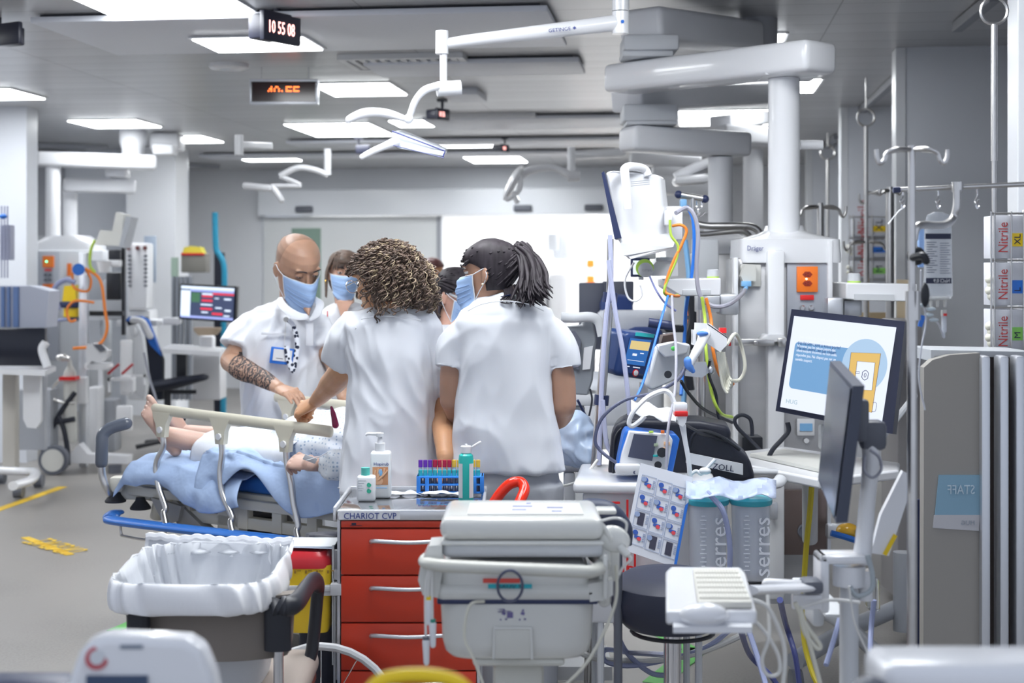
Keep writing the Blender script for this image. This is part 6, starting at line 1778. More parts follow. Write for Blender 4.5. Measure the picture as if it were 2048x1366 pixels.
b = B(); b.prism([W(1240, 486, 5.18), W(1336, 466, 5.33), W(1350, 484, 5.33), W(1346, 494, 5.3), W(1246, 512, 5.18)], (.02, .12, 0)); b.prism([W(1250, 506, 5.2), W(1345, 492, 5.3), W(1340, 500, 5.3), W(1262, 518, 5.2)], (.0, .1, 0)); part('foot_tray', b, WHITE, mo)
b = B()
for k in range(3): b.tube([W(1262, 364 + k * 4, 5.17), W(1299, 360 + k * 4, 5.20)], .0016, n=5, k=1)
part('vent_slits', b, GREY, mo)
b = B(); b.pb(1332, 412, 1366, 480, 5.38, .1, .01); b.pb(1330, 420, 1345, 450, 5.3, .05, .004); b.cyl(W(1344, 436, 5.37), W(1344, 436, 5.36), .009, n=14); part('module_box', b, WHITE, mo, 'side connector module')
vm = thing('device_shelf', 'white shelf carrying small monitor and lime-ringed knob, below the patient monitor', 'shelf', W(1380, 592, 5.5))
b = B(); b.pp([(1330, 558), (1442, 556), (1442, 592), (1360, 592), (1332, 575)], 5.45, .3); o = part('shelf_body', b, WHITE2, vm); modif(o, 'BEVEL', width=.006, segments=2)
b = B(); b.pb(1365, 579, 1422, 591, 5.445, .02, .002); part('shelf_recess', b, LGREY, vm)
b = B(); b.lathe(W(1426, 557, 5.6), [(.024, 0), (.024, .008)], 24); part('lime_ring', b, LIME, vm); b = B(); b.lathe(W(1426, 553, 5.6), [(.024, 0), (.022, .026), (.018, .028)], 24); part('knob', b, LGREY, vm)
b = B(); b.pp([(1306, 530), (1322, 514), (1350, 514), (1356, 528), (1356, 552), (1300, 552)], 5.45, .2); part('white_cover', b, WHITE, vm)
b = B(); b.pb(1313, 515, 1350, 522, 5.44, .02); part('connector_strip', b, GREY, vm)
b = B(); b.pb(1440, 588, 1478, 630, 5.8, .12, .01); b.pb(1395, 592, 1440, 625, 5.8, .1, .004); part('arm_joint', b, ALU, vm)
sm = thing('small_monitor', 'small dark-framed monitor with a lime-ringed round speaker on its arm', 'monitor', W(1278, 555, 5.4))
b = B(); b.pb(1262, 516, 1300, 554, 5.4, .03, .003); part('bezel', b, NAVY, sm)
b = B(); b.pb(1266, 521, 1297, 549, 5.397, .004); part('screen', b, emat('screen_pale', (.75, .83, .95), .8), sm)
b = B(); b.lathe(W(1289, 536, 5.39), [(.034, 0), (.034, .012)], 28, (0, -1, 0)); part('lime_ring', b, LIME, sm); b = B(); b.lathe(W(1291, 540, 5.375), [(.028, 0), (.028, .012), (.02, .016)], 28, (0, -1, 0)); part('speaker', b, LGREY, sm)
text('lettering', 'UNITRO', L(7, 5.35), W(1305, 543, 5.352), GREY, sm, right=(-1, 0, 0), sx=.8)
b = B(); b.pb(1270, 498, 1312, 518, 5.42, .08, .006); b.cyl(W(1282, 554, 5.45), W(1282, 560, 5.45), .01); part('bracket', b, WHITE, sm)
# boom behind with blue and steel cross bar
cb = thing('cross_bar', 'steel cross bar with blue end caps and hooks behind the patient monitor', 'hook bar', W(1385, 420, 6.3))
b = B(); b.cyl(W(1357, 389, 6.3), W(1410, 398, 6.3), .014, n=12); b.cyl(W(1385, 393, 6.3), W(1385, 440, 6.3), .012); part('bar', b, STEEL, cb)
for q in (1357, 1410): b = B(); b.ell(W(q, 389 if q < 1380 else 398, 6.3), (.018,) * 3); part('end_cap', b, NAVY, cb)
b = B()
for x in (1392, 1402): b.tube([W(x, 398, 6.3), W(x + 2, 412, 6.3), W(x - 6, 420, 6.3), W(x - 2, 432, 6.3), W(x + 8, 424, 6.3)], .004, n=6)
part('hooks', b, CHROME, cb)
b = B(); b.pb(1361, 398, 1374, 415, 6.25, .04, .006); part('red_blue_valve', b, LBLUE, cb)
# right shelf of the pendant
rs = thing('device_shelf', 'white shelf with lime-ringed knob sticking out right of the big pendant', 'shelf', W(1760, 600, 6.1))
b = B(); b.pp([(1692, 565), (1835, 568), (1835, 588), (1812, 603), (1712, 601), (1692, 598)], 5.95, .3); o = part('shelf_body', b, WHITE2, rs); modif(o, 'BEVEL', width=.006, segments=2)
b = B(); b.pp([(1709, 588), (1788, 589), (1790, 600), (1812, 602), (1709, 600)], 5.94, .02); part('shelf_recess', b, LGREY, rs)
b = B(); b.lathe(W(1708, 565, 6.05), [(.028, 0), (.028, .006)], 24); part('lime_ring', b, LIME, rs); b = B(); b.lathe(W(1708, 562, 6.05), [(.028, 0), (.026, .03), (.02, .033)], 24); part('knob', b, LGREY, rs)
b = B(); b.pb(1655, 595, 1688, 640, 6.0, .12, .01); b.pb(1688, 600, 1724, 632, 6.05, .1, .006); part('arm_joint', b, ALU, rs)
# ==== the tilted computer screen
mq = quadmap([(1583, 618, 5.30), (1810, 643, 5.02), (1785, 868, 5.00), (1551, 822, 5.28)])
cm = thing('computer_monitor', 'tilted black-framed computer screen showing a blue message and yellow door drawing', 'monitor', W(1680, 860, 5.15))
b = B(); qbox(b, mq, 0, 0, 1, 1, 0, -.035); part('bezel', b, mat('bezel_dark', (.015, .018, .04), .3), cm)
sq = quadmap([(1589, 632, 5.27), (1793, 655, 5.02), (1763, 853, 5.0), (1561, 814, 5.255)])
b = B(); qbox(b, sq, 0, 0, 1, 1, .001, .003); scr = part('screen', b, emat('screen_white', (.80, .86, 1.0), .72), cm, 'lit pale screen')
b = B()
n = 8
pts = []
def rrect(u0, v0, u1, v1, ru, rv):
 P = []
 for cx_, cy_, a0 in ((u1 - ru, v0 + rv, -90), (u1 - ru, v1 - rv, 0), (u0 + ru, v1 - rv, 90), (u0 + ru, v0 + rv, 180)):
  for i in range(6):
   a = math.radians(a0 + i * 18); P.append((cx_ + ru * math.cos(a), cy_ + rv * math.sin(a)))
 return P
def qpoly(P, w): return [sq(u, v, w) for u, v in P]
b = B(); b.prism(qpoly(rrect(.055, .27, .80, .78, .04, .05), .0035), sq.n * .0005); part('blue_panel', b, emat('screen_blue', (.20, .45, .80), .55), cm)
b = B(); b.prism(qpoly([(.76 + .215 * math.cos(i * PI / 20), .42 + .27 * math.sin(i * PI / 20)) for i in range(40)], .0045), sq.n * .0005); part('pale_disc', b, emat('screen_pale_blue', (.46, .66, .90), .62), cm)
b = B(); b.prism(qpoly([(.62, .31), (.90, .28), (.90, .88), (.63, .88)], .0055), sq.n * .0005); part('yellow_door', b, emat('screen_yellow', (.85, .55, .14), .62), cm)
b = B(); b.prism(qpoly([(.69, .39), (.86, .38), (.87, .66), (.70, .68)], .0065), sq.n * .0005); part('white_opening', b, emat('screen_white', (0, 0, 0)), cm)
b = B(); b.tube([sq(.785 + .028 * math.cos(i * PI / 6) * (1 + .2 * (i % 2)), .52 + .05 * math.sin(i * PI / 6), .008) for i in range(12)], .0012, n=5, k=1, closed=True); b.tube([sq(.785 + .010 * math.cos(i * PI / 4), .52 + .022 * math.sin(i * PI / 4), .008) for i in range(8)], .001, n=5, k=1, closed=True)
b.tube([sq(.69, .50, .008), sq(.725, .49, .008), sq(.73, .51, .008), sq(.69, .515, .008)], .001, n=5, k=1, closed=True)
for P_ in (((.69, .39), (.86, .38), (.87, .66), (.70, .68)), ((.62, .31), (.90, .28), (.90, .88), (.63, .88))): b.tube([sq(u, v, .008) for u, v in P_], .0008, n=5, k=1, closed=True)
b.tube([sq(.895, .78, .008), sq(.93, .78, .008), sq(.93, .86, .008), sq(.895, .87, .008)], .0008, n=5, k=3); part('line_drawing', b, emat('screen_ink', (.02, .03, .15), .5), cm)
ti = emat('screen_navy', (.01, .07, .32), .4); tw = emat('screen_white', (0, 0, 0))
text('lettering', 'Les hackers sont à votre porte!\nNe pas ouvrir, ne pas cliquer.', .0175, sq(.085, .355, .0045), ti, cm, right=sq.r, up=sq.u, sx=.76, sp=1.1)
text('lettering', "C'est comme ça en plein aujourd'hui\nméfiant par rapport aux emails et à\nN'ouvrez pas les pièces jointes des\nélectroniques inconnus ou non sollic\nrépondez pas. Ne cliquez pas sur un\nsemble suspect.", .0148, sq(.08, .475, .0045), tw, cm, right=sq.r, up=sq.u, sx=.74, sp=1.12)
text('lettering', 'HUG', .022, sq(.05, .945, .0045), emat('screen_grey', (.35, .50, .55), .7), cm, right=sq.r, up=sq.u)
b = B(); b.tube([W(1760, 880, 5.2), W(1830, 790, 5.4)], .012, n=8, k=1); b.pb(1640, 850, 1700, 900, 5.3, .04, .01); b.cyl(W(1680, 880, 5.3), W(1680, 930, 5.3), .02, n=16); part('stand', b, LGREY, cm)
cable([(1575, 845, 5.3), (1577, 862, 5.3), (1563, 880, 5.3), (1545, 900, 5.3), (1530, 930, 5.3)], 5.3, .009, CABLEB, 'thick black cable hanging from the lower left corner of the tilted computer screen')
# keyboard shelf
ks = thing('keyboard_shelf', 'white keyboard shelf with grey looped handle under the tilted computer screen', 'shelf', W(1590, 960, 4.9))
zk = .865
def atz(px, py, z): return W(px, py, (HC - z) * F / (py - HY))
poly = [atz(1447, 913, zk), atz(1456, 905, zk), atz(1570, 893, zk), atz(1800, 925, zk), atz(1798, 940, zk), atz(1640, 958, zk), atz(1450, 920, zk)]
b = B(); b.prism(poly, (0, 0, -.035)); o = part('shelf_board', b, WHITE2, ks); modif(o, 'BEVEL', width=.008, segments=2)
b = B(); b.prism([atz(1500, 907, zk + .014), atz(1570, 897, zk + .014), atz(1690, 918, zk + .014), atz(1640, 938, zk + .014)], (0, 0, -.012)); part('keyboard', b, OFFW, ks)
b = B(); b.tube([W(1470, 938, 5.0), W(1472, 952, 4.95), W(1490, 966, 4.9), W(1548, 968, 4.9), W(1562, 958, 4.95)], [(.022, .016)] * 5, n=12); b.pb(1470, 940, 1560, 950, 5.0, .05, .01); part('pull_handle', b, LGREY, ks)
b = B(); b.cyl(W(1620, 940, 5.4), W(1620, 1080, 5.6), .03, n=16); part('support', b, LGREY, ks)
# small box with black plug, black block
b = B(); b.pb(1484, 874, 1526, 905, 5.7, .1, .006); single('power_brick', b, BLACK, 'black power block at the foot of the pendant behind the defibrillator bag', 'power supply')
cable([(1530, 910, 5.6), (1500, 880, 5.65), (1475, 855, 5.65), (1470, 838, 5.65), (1484, 830, 5.65), (1500, 838, 5.65), (1504, 858, 5.65), (1504, 872, 5.65)], 5.6, .008, CABLEB, 'black power cable arching over the black power block')
# ==== near monitor on its arm, keyboard tray
nm = thing('computer_monitor', 'dark flat computer monitor seen nearly edge-on at the right, in front of the tilted screen', 'monitor', W(1690, 1040, 3.2))
b = B(); b.prism([W(1660, 722, 3.42), W(1706, 772, 3.0), W(1672, 1046, 3.0), W(1636, 960, 3.42)], V(.026, .006, 0)); part('housing', b, mat('monitor_slate', (.055, .065, .10), .4), nm, 'slate grey housing')
b = B(); b.prism([W(1661, 731, 3.41), W(1702, 776, 3.01), W(1669, 1036, 3.01), W(1638, 955, 3.41)], V(-.002, 0, 0)); part('screen', b, mat('screen_mirror', (.05, .06, .09), .22, spec=.5), nm, 'dark reflecting screen')
b = B(); b.box(W(1745, 870, 3.3), (.06, .05, .07), None, .015); b.box(W(1722, 840, 3.3), (.03, .05, .10), None, .01); part('tilt_joint', b, DGREY, nm)
b = B(); b.tube([W(1738, 880, 3.3), W(1742, 920, 3.3), W(1735, 1000, 3.3), W(1728, 1080, 3.3), W(1722, 1125, 3.3)], [(.024, .02), (.024, .02), (.02, .018), (.024, .02), (.03, .022)], n=14); part('upright', b, WHITE2, nm, 'white upright arm')
b = B(); b.pb(1640, 1112, 1736, 1130, 3.25, .08, .008); b.pb(1640, 1112, 1660, 1228, 3.25, .08, .008); b.cyl(W(1698, 1130, 3.3), W(1698, 1170, 3.3), L(32, 3.3), n=30); b.cyl(W(1732, 1140, 3.3), W(1732, 1200, 3.3), .016); part('bracket', b, WHITE2, nm, 'white bracket with swivel disc')
b = B(); b.prism([W(1806, 942, 3.45), W(1822, 950, 3.45), W(1818, 990, 3.45), W(1778, 1112, 3.45), W(1742, 1106, 3.45), W(1762, 1030, 3.45)], (0, .02, 0)); o = part('arm_cover', b, WHITE2, nm, 'slanted white arm cover')
b = B(); b.prism([W(1788, 1068, 3.445), W(1795, 1072, 3.445), W(1773, 1112, 3.445), W(1766, 1108, 3.445)], (0, .003, 0)); part('warning_label', b, YELLOW, nm, 'yellow warning label')
b = B(); b.pb(1625, 1190, 1650, 1255, 3.4, .1, .01); b.pb(1650, 1228, 1700, 1236, 3.35, .4, .004); b.cyl(W(1698, 1170, 3.3), G(1698, 3.3, .02), .022, n=16); b.cyl(G(1698, 3.3, 0), G(1698, 3.3, .03), .2, n=28); part('post', b, LGREY, nm)
kt = thing('keyboard_tray', 'white tray with keyboard and pull-out mouse rest, hanging over the black stool', 'keyboard tray', W(1420, 1255, 3.0))
z1_ = .90
def zq(px, py, z=z1_): return W(px, py, (HC - z) * F / (py - HY))
b = B(); b.prism([zq(1331, 1142), zq(1340, 1133), zq(1482, 1134), zq(1492, 1145), zq(1514, 1222), zq(1332, 1222)], (0, 0, -.028)); o = part('tray_board', b, WHITE2, kt); modif(o, 'BEVEL', width=.006, segments=2)
b = B(); b.prism([zq(1347, 1226, .878), zq(1506, 1226, .878), zq(1504, 1254, .878), zq(1346, 1254, .878)], (0, 0, -.012)); b.pb(1350, 1222, 1500, 1232, 2.85, .1); part('mouse_rest', b, WHITE, kt)
b = B(); b.prism([zq(1386, 1138, .914), zq(1476, 1138, .914), zq(1504, 1204, .914), zq(1396, 1204, .914)], (0, 0, -.012)); kb = part('keyboard', b, mat('keyboard_cream', (.62, .61, .56), .45), kt, 'cream keyboard')
b = B()
kq = quadmap([(1389, 1139.5, (HC - .914) * F / (1139.5 - HY)), (1474, 1139.5, (HC - .914) * F / (1139.5 - HY)), (1500, 1199, (HC - .914) * F / (1199 - HY)), (1399, 1199, (HC - .914) * F / (1199 - HY))])
for i in range(6):
 for j in range(15): qbox(b, kq, (j + .08) / 15, (i + .1) / 6, (j + .92) / 15, (i + .88) / 6, .0005, .003)
part('keys', b, mat('keys_cream', (.68, .67, .62), .5), kt, 'rows of low cream keys')
b = B(); c = zq(1408, 1240, .885); b.ell(c + V(0, 0, .010), (.048, .030, .024)); b.ell(c + V(.02, 0, .008), (.03, .028, .012)); single('computer_mouse', b, WHITE2, 'white computer mouse on the tray front over the black stool', 'mouse')
b = B(); b.tube([W(1500, 1180, 3.05), W(1560, 1178, 3.15), W(1620, 1175, 3.2)], [(.022, .010)] * 3, n=12); b.tube([W(1535, 1168, 3.2), W(1610, 1172, 3.22)], .013, n=10, k=1, round_end=True); b.pb(1585, 1190, 1645, 1220, 3.2, .02, .004); part('support_arm', b, WHITE2, kt)
b = B(); b.pb(1608, 1163, 1648, 1190, 3.18, .06, .008); part('arm_hinge', b, DGREY, kt)
# ==== stool
st = thing('swivel_stool', 'black round swivel stool with chrome pole behind the keyboard tray', 'stool', G(1345, 4.0))
b = B()
rows = []
for y, a, d in ((1252, 60, .10), (1245, 92, .16), (1225, 112, .18), (1195, 120, .19), (1165, 112, .18), (1150, 85, .15), (1145, 50, .09)):
 c = W(1338, y, 4.0); rows.append(ring(V(c.x, 4.0, c.z), V(1, 0, 0), V(0, 1, 0), L(a, 4.0), d, 48, 2.2))
b.loft(rows); part('seat', b, mat('stool_leather', (.018, .022, .045), .5), st, 'thick black padded seat')
b = B(); c = W(1345, 1262, 4.0); b.tube([c + V(.115 * math.cos(a), .115 * math.sin(a), .0) for a in [i * PI / 10 for i in range(20)]], .006, n=8, k=1, closed=True); part('height_ring', b, BLACK, st)
b = B(); b.cyl(W(1345, 1250, 4.0), G(1345, 4.0, .08), .025, n=20); part('pole', b, CHROME, st, 'chrome pole')
b = B(); b.cyl(W(1345, 1240, 4.0), W(1345, 1262, 4.0), .032)
part('seat_collar', b, BLACK, st)
b = B()
for i in range(5):
 a = i * 2 * PI / 5 + .3; b.tube([G(1345, 4.0, .10), G(1345, 4.0, .08) + V(.26 * math.cos(a), .26 * math.sin(a), -.02)], .018, n=10, k=1); b.cyl(G(1345, 4.0, .03) + V(.26 * math.cos(a) - .012, .26 * math.sin(a), 0), G(1345, 4.0, .03) + V(.26 * math.cos(a) + .012, .26 * math.sin(a), 0), .03, n=16)
part('star_base', b, DGREY, st)
# ==== emergency cart with defibrillator and bag
ec = thing('emergency_cart', 'white emergency cart with red stripes under the defibrillator', 'cart', G(1330, 4.75))
ze = 1.57 - L(968 - HY, 4.55)
b = B(); b.box(V(L(1290 - CX, 4.8), 4.8, ze - .02), (.46, .46, .035), rot(-6), .012, 3); part('top_board', b, WHITE2, ec, 'white top board with raised rim')
b = B(); b.box(V(L(1290 - CX, 4.8), 4.8, (ze - .04 + .42) / 2), (.40, .38, ze - .46), rot(-6), .01); part('body', b, WHITE, ec)
b = B()
for x in (1253, 1268): b.pb(x, 1000, x + 4, 1200, 4.575, .01)
b.pb(1222, 1004, 1240, 1008, 4.58, .01); part('red_stripes', b, RED, ec, 'thin red stripes')
text('lettering', 'URGO', L(42, 4.5), W(1222, 1160, 4.56), RED, ec, ext=.002)
b = B()
for dx in (-.16, .16):
 for dy in (-.16, .16): c = V(L(1290 - CX, 4.8) + dx, 4.8 + dy, .045); b.cyl(c, c + V(0, 0, .4), .012, n=8); b.cyl(c - V(.015, 0, 0), c + V(.015, 0, 0), .045, n=18)
part('legs_with_casters', b, LGREY, ec)
bagm = mat('black_bag_fabric', (.012, .014, .026), .45, bump=.1, bscale=60)
zb = thing('defibrillator_bag', 'black soft defibrillator bag with a white ZOLL band', 'bag', W(1360, 960, 4.85))
b = B(); b.prism([W(*p, 4.82) for p in ((1218, 965), (1216, 940), (1222, 870), (1232, 848), (1252, 838), (1400, 842), (1452, 852), (1464, 862), (1460, 882), (1480, 900), (1500, 918), (1512, 960), (1400, 985), (1240, 975))], (.02, .20, 0)); o = part('bag_body', b, bagm, zb, sharp=60); modif(o, 'BEVEL', width=.02, segments=4)
b = B(); b.tube([W(1378, 900, 4.8), W(1385, 872, 4.8), W(1402, 862, 4.8), W(1440, 872, 4.8), W(1480, 900, 4.8)], .006, n=8); b.tube([W(1362, 846, 4.82), W(1400, 866, 4.80), W(1455, 880, 4.82)], .008, n=8); b.tube([W(1226, 960, 4.81), W(1230, 880, 4.81), W(1244, 856, 4.81)], .004, n=8); part('piping', b, BLACK, zb)
b = B(); b.prism([W(1374, 905, 4.795), W(1486, 928, 4.795), W(1486, 950, 4.795), W(1372, 926, 4.795)], (0, .01, 0)); part('white_band', b, LGREY, zb, 'pale grey band')
text('lettering', 'ZOLL', L(17, 4.79), W(1424, 938, 4.79), INK, zb, right=(1, 0, -.12), sx=1.05, ext=.001)
df = thing('defibrillator', 'white defibrillator with dark screen and blue edge in front of the black bag', 'defibrillator', W(1290, 945, 4.7))
b = B(); b.pp([(1254, 858), (1352, 868), (1360, 878), (1345, 950), (1232, 948), (1240, 905), (1248, 868)], 4.66, .10); o = part('blue_edge', b, BLUE, df, 'bright blue bumper edge'); modif(o, 'BEVEL', width=.006, segments=2)
b = B(); b.pp([(1258, 862), (1338, 868), (1346, 880), (1334, 946), (1236, 944), (1244, 905)], 4.64, .05); o = part('front_panel', b, WHITE2, df); modif(o, 'BEVEL', width=.004, segments=2)
b = B(); b.pp([(1268, 868), (1315, 872), (1304, 922), (1256, 914)], 4.635, .01); part('screen', b, mat('screen_slate', (.07, .08, .13), .2), df, 'dark slate screen')
for x, y, m_, w_, h_ in ((1324, 861, ORANGE, 7, 6), (1330, 884, mat('key_peach', (.8, .5, .3), .5), 12, 7), (1328, 895, mat('key_peach', (0, 0, 0)), 10, 12), (1310, 887, mat('key_sage', (.4, .5, .35), .5), 8, 6), (1300, 862, LIME, 9, 4), (1308, 910, TEAL, 10, 4)):
 b = B(); b.pb(x - 2, y, x + w_ - 2, y + h_, 4.632, .008, .001); part('key', b, m_, df)
b = B(); b.cyl(W(1324, 905, 4.64), W(1324, 905, 4.60), .016, n=18); b.cyl(W(1316, 930, 4.64), W(1316, 930, 4.60), .012, n=18); part('knobs', b, BLACK, df)
b = B(); b.pb(1232, 930, 1282, 950, 4.6, .05, .006); part('paddle_rest', b, WHITE, df)
# white cable with red-white connector
cable([(1362, 842, 4.6), (1366, 830, 4.6)], 4.6, .014, WHITE, 'white connector body over the bag')
cn = thing('cable_connector', 'white connector with a red band and hanging cord in front of the black bag', 'connector', W(1366, 880, 4.55))
b = B(); b.pb(1348, 806, 1376, 826, 4.55, .05, .008); b.pp([(1352, 824), (1376, 826), (1372, 845), (1366, 854), (1358, 850)], 4.55, .04); part('connector_body', b, WHITE2, cn)
b = B(); b.pb(1350, 823, 1376, 833, 4.545, .05, .002); part('red_band', b, RED, cn, 'red band')
b = B(); b.tube([W(1365, 850, 4.57), W(1370, 880, 4.57), W(1377, 920, 4.57), W(1380, 955, 4.57)], [.011, .008, .008, .008], n=10); b.tube([W(1380, 950, 4.57), W(1392, 942, 4.57), W(1402, 948, 4.57), W(1412, 938, 4.57), W(1420, 930, 4.57), W(1431, 918, 4.57)], .006, n=8); b.ell(W(1410, 942, 4.57), (.02, .015, .012)); part('cord', b, WHITE, cn)
cable([(1350, 810, 4.6), (1340, 788, 4.6), (1325, 782, 4.6), (1295, 795, 4.58), (1268, 822, 4.56), (1258, 845, 4.56), (1265, 852, 4.56), (1280, 842, 4.56), (1290, 832, 4.56)], 4.6, .008, WHITE, 'thick white cable looping in front of the defibrillator')
b = B()
rows = [[W(1262 + i * 9, 800 + 25 * j / 5 + 4 * math.sin(i * 1.3 + j) + i * 2.2, 4.75 - .02 * j) for i in range(11)] for j in range(6)]
b.loft(rows, cap=False, closed=False); o = single('electrode_wrapper', b, PAPER, 'crumpled white wrapper lying on top of the defibrillator bag', 'wrapper'); modif(o, 'SOLIDIFY', thickness=.002)
# instruction card
iq = quadmap([(1281, 926, 4.5), (1386, 955, 4.5), (1352, 1136, 4.42), (1247, 1100, 4.42)])
ic = thing('instruction_card', 'tilted white plastic instruction card with small blue and red pictures and blue edge', 'instruction card', W(1310, 1130, 4.45))
b = B(); qbox(b, iq, 0, 0, 1, 1, 0, .002); part('sheet', b, mat('card_white', (.62, .64, .70), .3), ic)
b = B(); b.prism([iq(1.0, .28, .003), iq(1.0, 1, .003), iq(.95, 1, .003), iq(.95, .32, .003)], iq.n * .001); part('blue_edge', b, BLUE, ic, 'blue edge strip')
rr = random.Random(2)
bl, rd, dk, gl = B(), B(), B(), B()
for r in range(4):
 for c_ in range(3):
  u0, v0 = .07 + c_ * .30, .12 + r * .20 + c_ * .01
  k_ = (r * 3 + c_) % 4
  for q in ((u0, v0, u0 + .27, v0 + .003), (u0, v0 + .18, u0 + .27, v0 + .183), (u0, v0, u0 + .006, v0 + .18), (u0 + .27, v0, u0 + .276, v0 + .18)): qbox(gl, iq, *q, .003, .004)
  if k_ in (0, 2): gl.prism([iq(u0 + .05 + .05 * math.cos(a * PI / 6), v0 + .05 + .03 * math.sin(a * PI / 6), .004) for a in range(12)], iq.n * .001)
  if (r, c_) in ((2, 0), (3, 1), (3, 2)): qbox(dk, iq, u0 + .07, v0 + .02, u0 + .19, v0 + .16, .003, .004)
  else:
   bl.prism([iq(u0 + .08 + .05 * math.cos(a * PI / 5), v0 + .05 + .028 * math.sin(a * PI / 5), .003) for a in range(10)], iq.n * .001)
   qbox(bl, iq, u0 + .07, v0 + .08, u0 + .20, v0 + .11, .003, .004)
   rd.prism([iq(u0 + .16 + .04 * math.cos(a * PI / 4), v0 + .11 + .022 * math.sin(a * PI / 4), .0045) for a in range(8)], iq.n * .001)
  for k in range(5): qbox(gl, iq, u0 + .22, v0 + .04 + k * .02, u0 + .26, v0 + .046 + k * .02, .003, .004)
part('blue_pictures', bl, mat('print_navy', (.03, .09, .38), .5), ic); part('red_pictures', rd, mat('print_red', (.65, .06, .08), .5), ic); part('dark_pictures', dk, mat('print_dark', (.04, .04, .07), .5), ic); part('frames', gl, mat('print_bluegrey', (.25, .32, .50), .5), ic)
# suction canisters
can = mat('canister_clear', (.86, .90, .98), .12, alpha=.36, spec=.8)
for i, (x0, x1, lab) in enumerate(((1376, 1455, 'clear suction canister with turquoise lid, left of the pair, beside the instruction card'), (1462, 1541, 'clear suction canister with turquoise lid, right of the pair, beside the steel pendant body'))):
 t = thing('suction_canister', lab, 'canister', W((x0 + x1) / 2, 1160, 4.5))
 c = W((x0 + x1) / 2, 1158, 4.5); r0 = L((x1 - x0) / 2, 4.5)
 hh = L(1158 - 1000, 4.5)
 b = B(); b.lathe(c, [(r0 * .78, 0), (r0 * .90, .006), (r0 * .93, .03), (r0 * 1.0, hh), (r0 * .97, hh), (r0 * .90, .03), (.01, .012)], 44, cap=False); part('jar', b, can, t, 'clear graduated jar')
 b = B(); b.lathe(c, [(r0 * .5, .012), (r0 * .72, .02), (r0 * .80, hh * .9), (.02, hh * .92)], 30, cap=False); part('inner_liner', b, mat('liner_film', (.62, .68, .80), .2, alpha=.35, bump=.5, bscale=20), t, 'crumpled inner liner bag')
 b = B(); b.lathe(c + V(0, 0, hh), [(r0 * 1.04, -.012), (r0 * 1.08, -.006), (r0 * 1.08, .004), (r0 * .95, .010), (r0 * .6, .012), (.01, .012)], 44); b.cyl(c + V(-.02, -.02, hh + .01), c + V(-.02, -.02, hh + .028), .012, n=16); part('lid', b, mat('lid_turquoise', (.05, .42, .50), .3), t, 'turquoise lid')
 text('lettering', 'serres', L(48, 4.43), c + V(r0 * .78, -r0 * 1.04, .02), mat('print_frost', (.85, .87, .92), .5), t, right=(0, 0, 1), up=(-1, .0, 0), ext=.0012, sx=1.0)
 b = B()
 for k in range(14): b.box(c + V(-r0 * .35, -r0 * .945, .04 + k * .013), (.012 if k % 2 else .02, .002, .003))
 part('graduation', b, mat('print_frost', (0, 0, 0)), t)
b = B()
rows = [[W(1372 + i * 9.5, 958 + j * 6 + 5 * math.sin(i * .7) + rr.uniform(-2, 2), 4.50 - .02 * j + .012 * math.sin(i * 1.7 + j)) for i in range(20)] for j in range(7)]
b.loft(rows, cap=False, closed=False); o = single('plastic_wrap', b, mat('wrap_film', (.58, .66, .86), .15, alpha=.6, spec=.9), 'crumpled bluish plastic wrap lying over the suction canisters', 'plastic wrap'); modif(o, 'SOLIDIFY', thickness=.003)
cable([(1415, 985, 4.42), (1425, 995, 4.4), (1445, 1020, 4.38), (1456, 1060, 4.38), (1460, 1100, 4.38), (1462, 1170, 4.38), (1490, 1240, 4.3), (1520, 1330, 4.2), (1540, 1400, 4.1)], 4.4, .0085, TUBEV, 'violet tinted suction tube running down in front of the canisters', 'suction_tube', 'tube')
# yellow hoses
cable([(1624, 962, 5.2), (1620, 1020, 5.2), (1613, 1090, 5.2), (1608, 1165, 5.2), (1606, 1230, 5.2), (1610, 1290, 5.1), (1625, 1345, 5.0), (1640, 1376, 4.95)], 5.2, .0105, mat('hose_yellow', (.62, .50, .02), .45), 'yellow gas hose hanging down in front of the brown steel panel', 'gas_hose', 'hose')
cable([(1685, 1170, 4.9), (1688, 1240, 4.9), (1694, 1320, 4.9)], 4.9, .0105, mat('hose_yellow', (0, 0, 0)), 'second yellow gas hose below the white bracket', 'gas_hose', 'hose')
mb = thing('resuscitation_mask', 'yellow and clear resuscitation mask hooked right of the brown steel panel', 'mask', W(1695, 1075, 5.6))
b = B(); b.ell(W(1695, 1062, 5.6), (.045, .04, .032)); part('yellow_bag', b, mat('mask_amber', (.75, .42, .03), .2), mb); b = B(); b.tube([W(1662, 1066, 5.55), W(1690, 1074, 5.55), W(1715, 1082, 5.55)], .012, n=8); part('blue_strap', b, BLUE, mb); b = B(); b.cyl(W(1712, 1055, 5.6), W(1722, 1075, 5.6), .04, .03, n=20); part('clear_mask', b, GLASSM, mb)
# ==== behind the ponytailed nurse
vt = thing('ventilator', 'grey transport ventilator with angled handle behind the ponytailed woman', 'ventilator', W(1165, 800, 5.7))
vg = mat('ventilator_grey', (.25, .27, .30), .35)
b = B(); b.pp([(1130, 655), (1165, 652), (1170, 632), (1186, 640), (1193, 680), (1186, 760), (1176, 792), (1150, 790), (1136, 745)], 5.7, .14); o = part('housing', b, vg, vt); modif(o, 'BEVEL', width=.008, segments=2)
b = B(); b.tube([W(1122, 634, 5.68), W(1145, 636, 5.68), W(1180, 634, 5.66), W(1198, 644, 5.66), W(1205, 672, 5.66)], [(.012, .02)] * 5, n=12); part('handle', b, LGREY, vt)
b = B(); b.pp([(1125, 662), (1150, 662), (1162, 680), (1158, 740), (1142, 730)], 5.68, .02); part('front_shell', b, mat('shell_slate', (.12, .13, .17), .4), vt); b = B(); b.pb(1133, 664, 1142, 680, 5.67, .02); part('red_mark', b, RED, vt)
